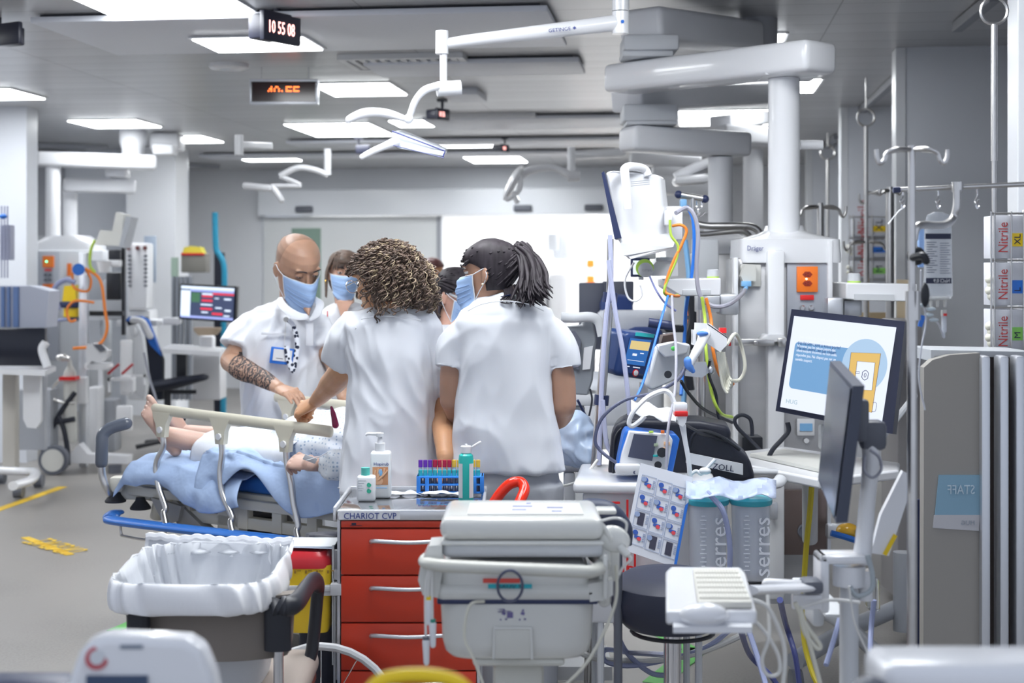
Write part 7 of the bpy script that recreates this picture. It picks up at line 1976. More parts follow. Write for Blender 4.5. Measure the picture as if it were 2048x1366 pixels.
b = B(); b.pp([(1168, 696), (1186, 692), (1180, 738), (1165, 740)], 5.69, .01); part('label', b, PAPER, vt); b = B(); b.pb(1120, 788, 1200, 812, 5.7, .2, .01); b.pb(1150, 812, 1170, 1100, 5.8, .08, .01); part('stand', b, LGREY, vt)
bb_ = mat('bag_blue_film', (.50, .62, .82), .2, alpha=.75, spec=.8, bump=.3, bscale=12)
b = B(); b.ell(W(1150, 880, 5.2), (.085, .07, .10)); b.ell(W(1178, 905, 5.15), (.05, .05, .055)); b.ell(W(1128, 870, 5.22), (.05, .05, .06))
o = single('plastic_bag', b, bb_, 'bluish translucent plastic bag beside the ponytailed woman\'s elbow', 'bag'); OR[o.name] = o.location.copy(); bake(o, .008, 5, wrinkle(.02, 9, .8, .3, 31))
b = B(); b.pb(1106, 925, 1180, 945, 5.3, .3, .01); b.pb(1128, 945, 1150, 1120, 5.3, .06, .01); b.box(G(1140, 5.4, .08), (.3, .3, .05)); single('bedside_stand', b, LGREY, 'grey stand under the translucent blue bag', 'stand')
b = B(); b.tube([W(1221, 478, 5.0), W(1220, 560, 5.0), W(1216, 640, 5.0)], .012, n=12, k=1); b.tube([W(1217, 620, 5.0), W(1202, 795, 5.0)], .017, n=14, k=1); b.tube([W(1203, 790, 5.0), W(1186, 1010, 5.0), G(1178, 5.0, .10)], .019, n=14, k=1); ip = thing('infusion_pole', 'slanted steel infusion pole with dark clamps between the nurse and the defibrillator', 'infusion pole', G(1180, 5.0)); part('pole', b, STEEL, ip)
for y, x in ((595, 1220), (800, 1203)): b = B(); b.cyl(W(x + 1, y - 10, 5.0), W(x - 1, y + 10, 5.0), .026, n=16); part('clamp', b, NAVY, ip)
b = B()
for i in range(5): a = i * PI * .4; b.tube([G(1178, 5.0, .10), G(1178, 5.0, .05) + V(.24 * math.cos(a), .24 * math.sin(a), -.03)], .014, k=1)
part('foot', b, STEEL, ip)
for pts, lab in (([(1220, 470, 4.96), (1222, 560, 4.96), (1212, 640, 4.96), (1204, 760, 4.96), (1198, 930, 4.96)], 'pale violet tube along the left of the slanted pole'), ([(1217, 520, 4.95), (1230, 620, 4.95), (1245, 700, 4.95), (1256, 790, 4.95), (1260, 845, 4.95)], 'pale violet tube running from the slanted pole down to the defibrillator bag'),
                 ([(1205, 800, 4.9), (1212, 880, 4.9), (1222, 905, 4.9), (1232, 930, 4.9)], 'short violet tube crossing the foot of the slanted pole')): cable(pts, 5, .0085, mat('tube_pale_violet', (.55, .58, .78), .2, alpha=.85), lab, 'suction_tube', 'tube', grp=None)
# blue transport ventilator with display, grey device, scanner
bq = quadmap([(1252, 664, 5.0), (1326, 672, 5.1), (1300, 762, 5.1), (1232, 752, 5.0)])
tv = thing('transport_ventilator', 'dark blue rounded device with blue and yellow display, right of the slanted pole', 'ventilator', W(1280, 765, 5.05))
b = B(); qbox(b, bq, 0, 0, 1, 1, 0, -.12); o = part('housing', b, mat('housing_blue', (.02, .05, .17), .3), tv); modif(o, 'BEVEL', width=.02, segments=3)
b = B(); qbox(b, bq, .14, .12, .72, .70, .001, .002); part('display', b, emat('display_blue', (.02, .15, .50), .6), tv); b = B(); qbox(b, bq, .18, .17, .70, .36, .0025, .0035); part('yellow_field', b, emat('display_yellow', (.85, .66, .28), .6), tv)
b = B(); qbox(b, bq, .30, .45, .42, .50, .0025, .003); qbox(b, bq, .5, .42, .6, .44, .0025, .003); qbox(b, bq, .2, .60, .66, .61, .0025, .003); qbox(b, bq, .2, .74, .3, .76, .0025, .003); qbox(b, bq, .4, .74, .6, .76, .0025, .003); part('display_marks', b, emat('screen_white', (0, 0, 0)), tv)
b = B(); c = bq(.52, .87, .001); b.lathe(c, [(.010, 0), (.010, .003), (.006, .004)], 18, bq.n); part('start_button', b, WHITE, tv); b = B(); b.lathe(c, [(.0135, -.001), (.0135, .001)], 18, bq.n); part('button_ring', b, RED, tv)
b = B(); qbox(b, bq, .25, -.02, .75, .06, .001, .003); part('tape', b, TEAL, tv)
b = B(); b.prism([W(1326, 672, 5.1), W(1352, 668, 5.15), W(1345, 700, 5.15), W(1316, 768, 5.12), W(1300, 762, 5.1)], (0, .1, 0)); part('rear_shell', b, mat('shell_brown', (.10, .065, .06), .4), tv, 'brownish rear shell')
b = B(); b.cyl(W(1297, 645, 5.05), W(1345, 652, 5.05), .017, n=14); part('grip', b, NAVY, tv); b = B(); b.pb(1280, 765, 1296, 960, 5.15, .03); part('mount_bar', b, STEEL, tv)
gd = thing('infusion_device', 'light grey slanted device with rounded top and black knob, under the barcode scanner', 'device', W(1340, 780, 4.9))
b = B(); b.prism([W(1314, 692, 4.86), W(1346, 686, 4.9), W(1382, 688, 4.95), W(1378, 722, 4.95), W(1352, 760, 4.9), W(1304, 782, 4.86), W(1290, 772, 4.86)], (0, .08, 0)); o = part('housing', b, LGREY, gd); modif(o, 'BEVEL', width=.012, segments=3)
b = B(); b.prism([W(1314, 690, 4.83), W(1350, 683, 4.85), W(1380, 690, 4.9), W(1374, 708, 4.9), W(1330, 716, 4.85), W(1318, 702, 4.83)], (0, .05, 0)); o = part('top_cover', b, WHITE2, gd); modif(o, 'BEVEL', width=.006, segments=2)
b = B(); b.cyl(W(1336, 749, 4.85), W(1336, 749, 4.82), .013, n=20); part('knob', b, BLACK, gd); b = B(); b.ell(W(1347, 697, 4.825), (.009, .003, .008)); part('green_light', b, GREEN, gd); b = B(); b.pp([(1372, 726), (1412, 724), (1418, 745), (1405, 755), (1370, 752)], 4.95, .03); b.ell(W(1423, 740, 4.93), (.012, .012, .015)); part('bracket', b, ALU, gd); b = B(); b.cyl(W(1402, 620, 5.3), W(1402, 1000, 5.3), .017, n=16); part('mount_pole', b, STEEL, gd, 'steel mounting pole')
sc = thing('barcode_scanner', 'white and blue handheld barcode scanner in a white holder box', 'scanner', W(1400, 745, 4.85))
b = B(); b.tube([W(1410, 668, 4.84), W(1400, 690, 4.82), W(1386, 715, 4.8), W(1378, 735, 4.8)], [(.022, .018), (.018, .016), (.014, .014), (.014, .014)], n=14, round_end=True); part('scanner_body', b, WHITE2, sc)
b = B(); b.tube([W(1376, 722, 4.795), W(1378, 732, 4.795), W(1386, 742, 4.795)], [.015, .0145, .008], n=12, round_end=True); b.ell(W(1405, 667, 4.82), (.02, .01, .009)); part('blue_grip', b, mat('scanner_blue', (.08, .22, .62), .4), sc)
b = B()
for q in ([W(1389, 645, 4.9), W(1415, 647, 4.9), W(1415, 668, 4.9), W(1388, 668, 4.9)], ):
 b.prism(q, (0, .004, 0))
b.prism([W(1415, 647, 4.86), W(1454, 674, 4.86), W(1454, 690, 4.86), W(1440, 704, 4.86), W(1413, 686, 4.86)], (0, .01, 0)); b.prism([W(1415, 647, 4.86), W(1454, 674, 4.86), W(1452, 672, 4.96), W(1418, 646, 4.96)], (0, 0, -.004)); b.pb(1386, 660, 1392, 690, 4.87, .05); part('holder_box', b, WHITE2, sc)
b = B(); b.pb(1440, 656, 1453, 666, 4.9, .03); b.pb(1455, 684, 1462, 692, 4.95, .03); part('red_clips', b, RED, sc)
# cables of the stack
CB = [
 ([(1352, 426, 5.25), (1372, 416, 5.3), (1388, 430, 5.3), (1396, 470, 5.3), (1393, 540, 5.3), (1400, 590, 5.3), (1425, 612, 5.3), (1455, 610, 5.3), (1480, 592, 5.6), (1490, 580, 5.9)], .0085, mat('cable_lilac_grey', (.35, .35, .42), .4), 'thick grey cable looping from the patient monitor to the light blue plug'),
 ([(1340, 440, 5.2), (1342, 470, 5.2), (1356, 492, 5.2), (1352, 520, 5.2), (1335, 560, 5.2), (1328, 585, 5.2), (1340, 592, 5.25), (1355, 590, 5.3)], .005, mat('cable_yellowgreen', (.45, .62, .08), .4), 'yellow-green earth cable below the monitor side box'),
 ([(1345, 452, 5.22), (1362, 450, 5.2), (1373, 462, 5.2), (1362, 492, 5.2), (1348, 520, 5.2), (1335, 555, 5.2), (1330, 582, 5.2), (1345, 591, 5.2), (1358, 592, 5.3)], .0055, ORANGED, 'orange cable looping below the monitor side box'),
 ([(1373, 412, 5.6), (1386, 440, 5.6), (1388, 500, 5.6), (1382, 560, 5.6), (1372, 620, 5.6), (1368, 700, 5.6), (1362, 790, 5.5)], .007, mat('cable_bright_blue', (.02, .17, .65), .4), 'bright blue cable hanging beside the thick grey cable'),
 ([(1404, 594, 5.2), (1410, 640, 5.2), (1412, 700, 5.1), (1422, 780, 5.1), (1440, 825, 5.1), (1464, 834, 5.3)], .006, mat('cable_yellowgreen', (0, 0, 0)), 'yellow-green cable running down to the pendant panel edge'),
 ([(1412, 596, 5.22), (1422, 640, 5.22), (1426, 700, 5.15), (1440, 750, 5.2), (1466, 768, 5.4)], .0065, ORANGED, 'orange cable running down beside the yellow-green one'),
 ([(1420, 720, 5.0), (1418, 750, 5.05), (1432, 790, 5.1), (1436, 830, 5.1), (1446, 852, 5.1)], .0055, CABLEB, 'thin black cable hanging behind the bag top'),
 ([(1362, 762, 5.0), (1380, 790, 5.05), (1410, 820, 5.2), (1464, 845, 5.5)], .006, CABLEB, 'black cable slanting to the pendant behind the bag'),
 ([(1300, 554, 5.3), (1312, 580, 5.2), (1330, 606, 5.2), (1352, 622, 5.2)], .0045, mat('cable_slate_blue', (.16, .18, .36), .4), 'slate blue cable falling from the small monitor'),
 ([(1344, 592, 5.1), (1346, 640, 5.0), (1352, 700, 4.8), (1350, 780, 4.7), (1336, 860, 4.58), (1333, 935, 4.55)], .0048, mat('cable_lilac_grey', (0, 0, 0)), 'thin grey cable hanging in front of the grey device'),
 ([(1336, 592, 5.1), (1322, 640, 5.0), (1300, 720, 4.9), (1284, 770, 4.8), (1270, 800, 4.75)], .0045, mat('cable_bright_blue', (0, 0, 0)), 'blue cable crossing the dark blue ventilator'),
 ([(1370, 735, 4.8), (1355, 760, 4.78), (1310, 785, 4.76), (1250, 800, 4.76), (1205, 835, 4.76), (1190, 880, 4.76), (1205, 905, 4.76), (1240, 930, 4.7), (1270, 945, 4.6)], .006, mat('cable_slate', (.10, .11, .18), .4), 'long dark cable sweeping from the scanner over the slanted pole to the defibrillator'),
 ([(1453, 690, 4.9), (1470, 668, 4.95), (1482, 690, 5.0), (1490, 735, 5.0), (1478, 760, 5.0), (1455, 758, 4.95), (1445, 740, 4.92)], .0065, mat('cable_cream', (0, 0, 0)), 'cream cable looping right of the scanner holder'),
 ([(1195, 920, 4.95), (1160, 960, 4.9), (1115, 975, 4.9)], .005, CABLEW, 'thin white cable reaching from the slanted pole to the nurse'),
 ([(1155, 800, 5.3), (1180, 845, 5.3), (1215, 880, 5.0)], .005, NAVY, 'dark blue thin cable above the plastic bag'),
 ([(1180, 778, 5.6), (1184, 800, 5.6), (1178, 832, 5.6)], .004, CABLEB, 'short thin black cable under the grey ventilator'),
 ([(1268, 525, 5.3), (1250, 560, 5.3), (1256, 595, 5.3), (1272, 602, 5.3), (1284, 590, 5.3), (1280, 570, 5.3)], .004, WHITE, 'thin white looped sensor cable below the small monitor'),
 ([(1462, 770, 5.0), (1450, 720, 4.92), (1440, 704, 4.9)], .006, mat('cable_cream', (0, 0, 0)), 'short cream cable strand at the scanner holder'),
]
for i in range(5): CB.append(([(1436 + i * 3, 704, 4.9), (1440 + i * 3, 740, 4.9), (1446 + i * 4, 772, 4.9 + .01 * i), (1455 + i * 2, 785 - i * 6, 4.9), (1452 + i, 750, 4.92), (1442 + i * 2, 715, 4.9)], .0048, mat('cable_cream', (0, 0, 0)), 'bundled cream cable coil hanging under the scanner holder'))
for p, r_, m_, lab in CB: cable(p, 5, r_, m_, lab, grp='cream cable coils' if 'bundled' in lab else None)
b = B(); b.tube([W(1370, 480, 6.4), W(1378, 560, 6.4), W(1372, 640, 6.4), W(1366, 860, 6.4)], [(.03, .012)] * 4, n=10); single('strap_band', b, LBLUE, 'light blue strap hanging behind the bright blue cable', 'strap')
b = B(); b.pb(1392, 478, 1438, 560, 6.6, .15, .01); b.pb(1376, 620, 1392, 690, 6.3, .1, .01); bt = single('suction_regulator', b, LGREY, 'grey box with black edge between patient monitor and big pendant', 'regulator')
b = B(); b.pb(1375, 600, 1400, 700, 6.2, .08, .01); b.pb(1330, 650, 1372, 665, 5.6, .05, .01); b.tube([W(1380, 590, 6.0), W(1386, 640, 6.0), W(1372, 700, 6.0), W(1380, 780, 6.0)], .02); single('corrugated_hose', b, BLACK, 'black ribbed hoses and block behind the scanner holder', 'hose')
b = B(); b.pb(1378, 612, 1392, 632, 6.1, .05); b.pb(1378, 640, 1390, 652, 6.1, .05); single('orange_outlet', b, ORANGE, 'orange outlet behind the black ribbed hoses', 'outlet')
dm_ = thing('desktop_monitor', 'dark grey back of a screen on a stand, beyond the ponytailed woman', 'monitor', W(1180, 700, 8.5))
b = B(); b.pb(1158, 565, 1210, 700, 8.5, .06, .01); b.pb(1205, 562, 1268, 610, 8.8, .05, .01); part('screen_back', b, mat('screen_back_grey', (.10, .11, .15), .4), dm_); b = B(); b.pb(1175, 640, 1190, 1058, 8.6, .05); part('stand', b, NAVY, dm_)
fb = thing('hospital_bed', 'distant bed with pale sheets and dark blue items behind the slanted pole', 'bed', G(1290, 8.0))
b = B(); b.pb(1180, 765, 1330, 860, 7.6, .9, .05, seg=3); part('sheets', b, sheetw, fb); b = B(); b.pb(1190, 850, 1320, 900, 7.6, .9, .02); part('frame', b, LGREY, fb)
b = B(); b.pb(1205, 590, 1268, 640, 8.2, .3, .05); b.pb(1255, 655, 1330, 700, 7.9, .3, .05); b.pb(1210, 690, 1250, 740, 7.9, .2, .05); part('blue_blanket', b, mat('blanket_navy', (.02, .05, .20), .7), fb); b = B(); b.pb(1200, 622, 1345, 668, 8.0, .35, .04, seg=3); part('pillow', b, sheetw, fb)
# dark armrest left of the emergency cart, far room furnishings
b = B(); b.tube([W(1160, 1030, 3.9), W(1180, 1022, 3.9), W(1215, 1030, 3.9), W(1242, 1055, 3.9), W(1246, 1090, 3.9)], [(.03, .03), (.035, .035), (.038, .035), (.03, .03), (.025, .025)], n=16, up=(0, 1, 0)); ah = thing('padded_chair', 'dark slate padded chair armrest showing beside the white emergency cart', 'chair', W(1200, 1110, 3.9)); part('armrest', b, mat('pad_slate', (.035, .045, .085), .45), ah); b = B(); b.cyl(W(1236, 1090, 3.9), G(1236, 3.9, 0), .012); part('post', b, DGREY, ah)
wb = thing('wheeled_base', 'dark low wheeled base on the floor left of the black stool', 'stand', G(1225, 4.25))  # low base on casters, carries no instruments
b = B(); b.box(G(1225, 4.35, .13), (.22, .25, .04), None, .01); part('frame', b, DGREY, wb)
for x_ in (1195, 1252): b = B(); c = G(x_, 4.25, .055); b.cyl(c - V(.02, 0, 0), c + V(.02, 0, 0), .055, n=24); b.box(c + V(0, 0, .04), (.02, .03, .05)); part('caster', b, DGREY, wb)
fp = thing('ceiling_pendant', 'overexposed white pendant with two small orange sockets beyond the doorway', 'ceiling pendant', R_(.9, 23, 0))
b = B(); b.pb(1166, 505, 1200, 640, 20.5, .4, .03); b.cyl(W(1183, 380, 20.7), W(1183, 505, 20.7), .08); part('head_body', b, brm, fp)
for y in (520, 552): b = B(); b.pb(1174, y, 1188, y + 14, 20.47, .02); part('orange_socket', b, ORANGE, fp)
b = B(); b.pb(1096, 466, 1116, 502, 20, .1, .02); b.pb(1105, 462, 1140, 520, 20.1, .3, .05); fm = single('far_monitor', b, LGREY, 'pale monitor beyond the doorway above the ponytailed woman\'s shoulder', 'monitor')
b = B(); b.pb(1098, 543, 1140, 768, 19.5, 1.2, .1); b.pb(870, 543, 1096, 767, 19.6, 1.0, .1); single('reception_counter', b, mat('counter_white', (.8, .8, .82), .4), 'long white curved counter beyond the doorway', 'counter')
# ==== right side: racks, rods, infusion rail
def rack(cx0, y0, cw, chh, Y, lab, depth=.24, cols=(('XL', YELLOW), ('L', BLUE), ('M', mat('size_green', (.25, .62, .12), .5))), big=True):
 t = thing('glove_box_rack', lab, 'rack', W(cx0, y0 + 3 * chh, Y))
 b = B(); r_ = .0035 if big else .006
 for x in (cx0 - cw * .12, cx0 + cw * .02, cx0 + cw * .78, cx0 + cw * 1.35):
  b.cyl(W(x, y0 - 4, Y - .012), W(x, y0 + 3 * chh + 6, Y - .012), r_, n=8)
 for k in range(4): b.cyl(W(cx0 - cw * .14, y0 + k * chh, Y - .012), W(cx0 + cw * 1.4, y0 + k * chh, Y - .012), r_, n=8)
 part('wire_frame', b, STEEL, t)
 for k, (sz, m_) in enumerate(cols):
  y = y0 + k * chh
  g = thing('glove_box', 'white nitrile glove box with %s size mark %s, %s in the %s rack' % ({'XL': 'yellow', 'L': 'blue', 'M': 'green'}[sz], sz, ('top', 'middle', 'bottom')[k], 'near' if big else 'far'), 'glove box', W(cx0 + cw * .6, y + chh, Y))
  b = B(); b.pb(cx0, y + 4, cx0 + cw * 1.35, y + chh - 4, Y, .10, .002); part('carton', b, mat('carton_white', (.62, .63, .68), .6), g)
  b = B(); b.pb(cx0 + cw * .82, y + chh * .42, cx0 + cw * 1.34, y + chh * .70, Y - .0012, .002); part('size_mark', b, m_, g)
  text('lettering', 'Nitrile', L(cw * .62, Y), W(cx0 + cw * .62, y + chh * .84, Y - .0014), mat('print_brickred', (.50, .06, .06), .5), g, right=(0, 0, 1), up=(-1, 0, 0), sx=.86)
  text('lettering', sz, L(cw * .4, Y), W(cx0 + cw * 1.2, y + chh * .66, Y - .0022), INK, g, right=(0, 0, 1), up=(-1, 0, 0))
  b = B(); b.ell(W(cx0 - cw * .02, y + chh * .5, Y + .05), (.006, .03, .045 if big else .04)); part('opening', b, INK, g)
  if k: b = B(); [b.ell(W(cx0 - cw * .15 + (j % 2) * cw * .1, y + chh * (.4 + .12 * j), Y + .03), (.018, .02, .016)) for j in range(4)]; part('glove', b, mat('glove_cream', (.66, .65, .56), .6), g, 'cream glove sticking out')
rack(1988, 427, 44, 94, 4.5, 'steel wire rack with three nitrile glove boxes at the right edge')
rack(1705, 434, 50, 42, 11.5, 'distant wire rack with three glove boxes on the bay divider', big=False)
b = B(); b.box(R_(1.25, 5.0, 2.2), (.06, .08, 1.2), RM, .004); b.cyl(W(2052, 420, 4.6), G(2052, 4.6, 0), .012); single('rack_post', b, WHITE, 'white post holding the near glove box rack at the right edge', 'post')
def rod(x, y0, y1, Y, rr0, lab, ysplit=None):
 t = thing('hanging_rod', lab, 'infusion rod', W(x, y1, Y))
 b = B(); c = W(x, y0, Y); q = rr0 * 4.2
 b.tube([c + V(q * math.cos(a), 0, q * math.sin(a)) for a in [i * PI / 8 for i in range(16)]], rr0 * .55, n=6, k=1, closed=True); b.cyl(c + V(0, 0, q), V(c.x, Y, H - .03), rr0 * .45, n=8); part('ring_hook', b, STEEL, t)
 b = B(); b.cyl(c - V(0, 0, q), W(x, ysplit or y1, Y), rr0, n=12)
 if ysplit: b.cyl(W(x, ysplit, Y), W(x, y1, Y), rr0 * .72, n=12)
 part('rod', b, STEEL, t)
 return t
rod(1988, 22, 425, 5.1, .0115, 'long telescopic steel rod hanging from the ceiling at the right edge', 322)
t = rod(1732, 235, 520, 9.6, .014, 'steel rod with double hook hanging from the track before the second divider', 455)
b = B(); [b.tube([W(1732, 395, 9.6), W(1732 + s_ * 4, 385, 9.6), W(1732 + s_ * 30, 380 + (10 if s_ > 0 else 6), 9.6)], .009, n=8) for s_ in (1,)]; b.tube([W(1718, 388, 9.6), W(1720, 402, 9.6), W(1728, 407, 9.6), W(1734, 400, 9.6), W(1736, 388, 9.6), W(1778, 380, 9.5), W(1826, 386, 9.5), W(1828, 405, 9.5), W(1836, 400, 9.5), W(1839, 392, 9.5)], .008, n=8); part('double_hook', b, STEEL, t)
rod(1655, 305, 500, 13.5, .016, 'farthest thin hanging rod before the third divider')
# infusion stands: poles with hooked crossheads
def stand(x, y, Y, hw, rr0, lab, z0=0, kink=None):
 t = thing('infusion_stand', lab, 'infusion stand', G(x, Y, z0))
 b = B(); b.cyl(G(x, Y, z0), W(x, (kink or y), Y), rr0 * 1.35, n=14)
 b.cyl(W(x, (kink or y), Y), W(x, y - 4, Y), rr0, n=14); part('pole', b, STEEL, t)
 b = B(); u = hw / 70.
 for s_ in (-1, 1):
  for dy in (0, .05):
   b.tube([W(x, y + 4, Y), W(x + s_ * 30 * u, y + 3 + dy * 60, Y + dy - .03), W(x + s_ * 50 * u, y + 8 * u + 3, Y + dy - .03), W(x + s_ * 56 * u, y + 26 * u, Y + dy - .03), W(x + s_ * 64 * u, y + 32 * u, Y + dy - .03), W(x + s_ * 70 * u, y + 20 * u, Y + dy - .03), W(x + s_ * 71 * u, y + 4 * u, Y + dy - .03)], rr0 * .62, n=8)
 part('hook_head', b, STEEL, t)
 return t
t = stand(1824, 295, 3.25, 70, .0085, 'nearest blurred steel infusion stand with curved double hooks, right of the tilted screen', kink=585)
b = B(); b.tube([W(1828, 480, 3.3), W(1832, 458, 3.3), W(1845, 450, 3.32), W(1885, 450, 3.4), W(1905, 438, 3.45), W(1913, 415, 3.45), W(1914, 380, 3.45)], .0095, n=12); part('bent_arm', b, STEEL, t)
b = B(); b.cyl(G(1829, 3.25, 0), G(1829, 3.25, .04), .16, .12, n=28); b.cyl(W(1826, 582, 3.25), W(1826, 640, 3.25), .017, n=16); part('foot', b, STEEL, t)
b = B(); b.ell(W(1832, 512, 3.26), (.022, .02, .022)); b.tube([W(1826, 515, 3.22), W(1846, 512, 3.2), W(1852, 522, 3.2)], .009, round_end=True); b.ell(W(1850, 590, 3.2), (.01, .01, .028)); part('clamp_knobs', b, BLACK, t)
stand(1641, 410, 7.6, 50, .014, 'thin infusion stand with hooks between the big column and the far glove rack')
stand(1733, 480, 8.2, 45, .012, 'infusion stand with a steel cross bar before the far glove rack')
stand(1780, 378, 7.4, 20, .016, 'straight steel pole left of the divider edge')
# infusion rail with hooks and bag
rl = thing('infusion_rail', 'horizontal steel infusion rail with blue end cap and hooks at the right', 'rail', W(1900, 380, 3.5))
b = B(); b.cyl(W(1790, 380, 3.5), W(2060, 368, 3.5), .0062, n=12); b.cyl(W(1915, 364, 3.46), W(1915, 384, 3.46), .014, n=16); part('rail_bar', b, STEEL, rl)
b = B(); b.cyl(W(1786, 380, 3.5), W(1800, 379.5, 3.5), .0078, n=12); part('end_cap', b, NAVY, rl)
for x in (1805, 1876, 1954):
 b = B(); b.tube([W(x, 379, 3.5), W(x + 1, 392, 3.5), W(x - 4, 402, 3.49), W(x + 1, 408, 3.48), W(x + 4, 400, 3.49), W(x - 2, 408, 3.5), W(x, 417, 3.5), W(x + 5, 412, 3.5)], .0018, n=6); part('hook', b, CHROME, rl)
ivb = thing('infusion_bag', 'clear printed infusion bag hanging below the steel rail at the right', 'infusion bag', W(1876, 600, 3.55))
ivm = mat('iv_film', (.72, .76, .82), .08, alpha=.35, spec=1.0)
b = B()
rows = [ring(W(1876, y, 3.55), V(1, 0, 0), V(0, 1, 0), L(a, 3.55), d, 32, 2.4) for y, a, d in ((424, 8, .004), (430, 22, .008), (450, 27, .014), (500, 27, .022), (560, 28, .026), (590, 29, .02), (597, 26, .008))]
b.loft(rows); part('bag_film', b, ivm, ivb, 'clear film')
b = B(); b.pb(1851, 467, 1902, 478, 3.525, .001); b.pb(1852, 556, 1903, 567, 3.52, .001); part('dark_bands', b, INK, ivb, 'dark printed bands')
b = B();
for k in range(14): b.pb(1853, 484 + k * 4.6, 1853 + (20, 16, 22, 12)[k % 4], 485.3 + k * 4.6, 3.522, .001); b.pb(1880, 486 + k * 4.6, 1880 + (18, 21, 14, 20)[k % 4], 487 + k * 4.6, 3.522, .001)
part('small_print', b, INK, ivb)
text('lettering', 'NaCl 0,9', L(10, 3.55), W(1900, 565, 3.518), WHITE, ivb, right=(-1, 0, 0), sx=.9)
b = B(); b.pb(1856, 594, 1898, 600, 3.54, .02, .002); [b.cyl(W(x, 600, 3.55), W(x, 614, 3.55), .0045, .003, n=10) for x in (1862, 1875, 1890)]; part('ports', b, OFFW, ivb)
b = B(); b.cyl(W(1888, 624, 3.55), W(1888, 664, 3.55), .0062, n=14); b.cyl(W(1888, 664, 3.55), W(1888, 676, 3.55), .003, n=8); part('drip_chamber', b, mat('chamber_clear', (.7, .74, .8), .1, alpha=.6), ivb); b = B(); b.cyl(W(1888, 620, 3.55), W(1888, 632, 3.55), .0075, n=14); part('chamber_cap', b, OFFW, ivb); b = B(); b.pb(1888, 627, 1894, 632, 3.535, .005); part('red_tab', b, RED, ivb)
b = B(); [b.ell(W(x, y, 3.5), (.012, .006, .005)) for x, y in ((1848, 610), (1862, 618), (1858, 630), (1868, 640))]; part('stopcocks', b, mat('stopcock_clear', (.6, .68, .72), .2, alpha=.8), ivb); b = B(); b.pp([(1842, 630), (1852, 632), (1844, 655), (1836, 652)], 3.48, .004); part('blue_tab', b, BLUE, ivb)
cable([(1842, 540, 3.4), (1843, 590, 3.42), (1852, 640, 3.45), (1842, 700, 3.45), (1838, 760, 3.45), (1850, 820, 3.45)], 3.4, .0022, mat('tube_clear_pale', (.68, .70, .76), .2), 'thin clear infusion line left of the printed bag', 'infusion_line', 'tube')
cable([(1866, 636, 3.5), (1878, 650, 3.52), (1886, 672, 3.55)], 3.5, .0022, mat('tube_clear_pale', (0, 0, 0)), 'short clear infusion line ending at the drip chamber', 'infusion_line', 'tube')
b = B(); b.tube([W(1805, 416, 3.5), W(1795, 425, 3.5), W(1776, 448, 3.5)], [(.004, .0012)] * 3, n=6); single('clear_strip', b, mat('strip_white', (.8, .82, .85), .2), 'curved white plastic strip hanging from the left hook of the steel rail', 'strip')
b = B(); b.pb(1838, 455, 1850, 535, 3.6, .02, .004); single('blue_syringe', b, mat('film_lightblue', (.30, .48, .80), .3, alpha=.7), 'light blue narrow sleeve left of the printed infusion bag', 'sleeve')
# counter panels at the right with the glass reflection of a STAFF poster modelled on them
cab = thing('counter_screen', 'tall taupe counter panel with curved top edge and vertical grey bars at the right', 'panel', G(1950, 4.1))
tp = mat('panel_taupe', (.30, .285, .265), .4)
b = B(); b.pp([(1848, 735), (1865, 720), (1900, 710), (1960, 706), (1960, 1625), (1846, 1625)], 4.1, .04); part('curved_panel', b, tp, cab, 'taupe panel')
b = B(); b.pp([(1862, 700), (2070, 704), (2070, 716), (1870, 712), (1862, 722)], 4.14, .25); part('top_board', b, mat('board_grey', (.45, .47, .50), .4), cab, 'grey top board')
b = B(); b.pb(1962, 712, 2080, 1605, 4.16, .1); part('dark_core', b, mat('core_brown', (.12, .09, .08), .5), cab)
for x in (1963, 2000, 2032): b = B(); b.pb(x, 712, x + 19, 1630, 4.08, .06, .008); part('vertical_bar', b, ALU, cab, 'satin grey vertical bar')
b = B(); b.pb(1830, 1000, 1844, 1480, 4.3, .02); part('dark_edge', b, NAVY, cab)
sn = thing('staff_reflection', 'pale blue mirrored STAFF reflection in the glass, modelled as a sheet on the taupe panel', 'reflection', W(1915, 1055, 4.05))  # reflection in the glass, painted here as coloured sheets and letters
b = B(); b.pp([(1878, 950), (1962, 950), (1962, 1030), (1870, 1030)], 4.095, .004); part('blue_field', b, mat('reflection_blue', (.22, .38, .50), .6), sn); b = B(); b.pp([(1868, 1030), (1960, 1030), (1958, 1062), (1866, 1056)], 4.095, .004); part('white_field', b, mat('reflection_grey', (.50, .50, .53), .6), sn)
text('lettering', 'STAFF', L(26, 4.09), W(1950, 988, 4.092), mat('reflection_letters', (.50, .62, .70), .6), sn, right=(-1, 0, 0), sx=.8); text('lettering', 'HUG', L(13, 4.09), W(1950, 1050, 4.092), mat('reflection_slate', (.3, .34, .40), .6), sn, right=(-1, 0, 0))
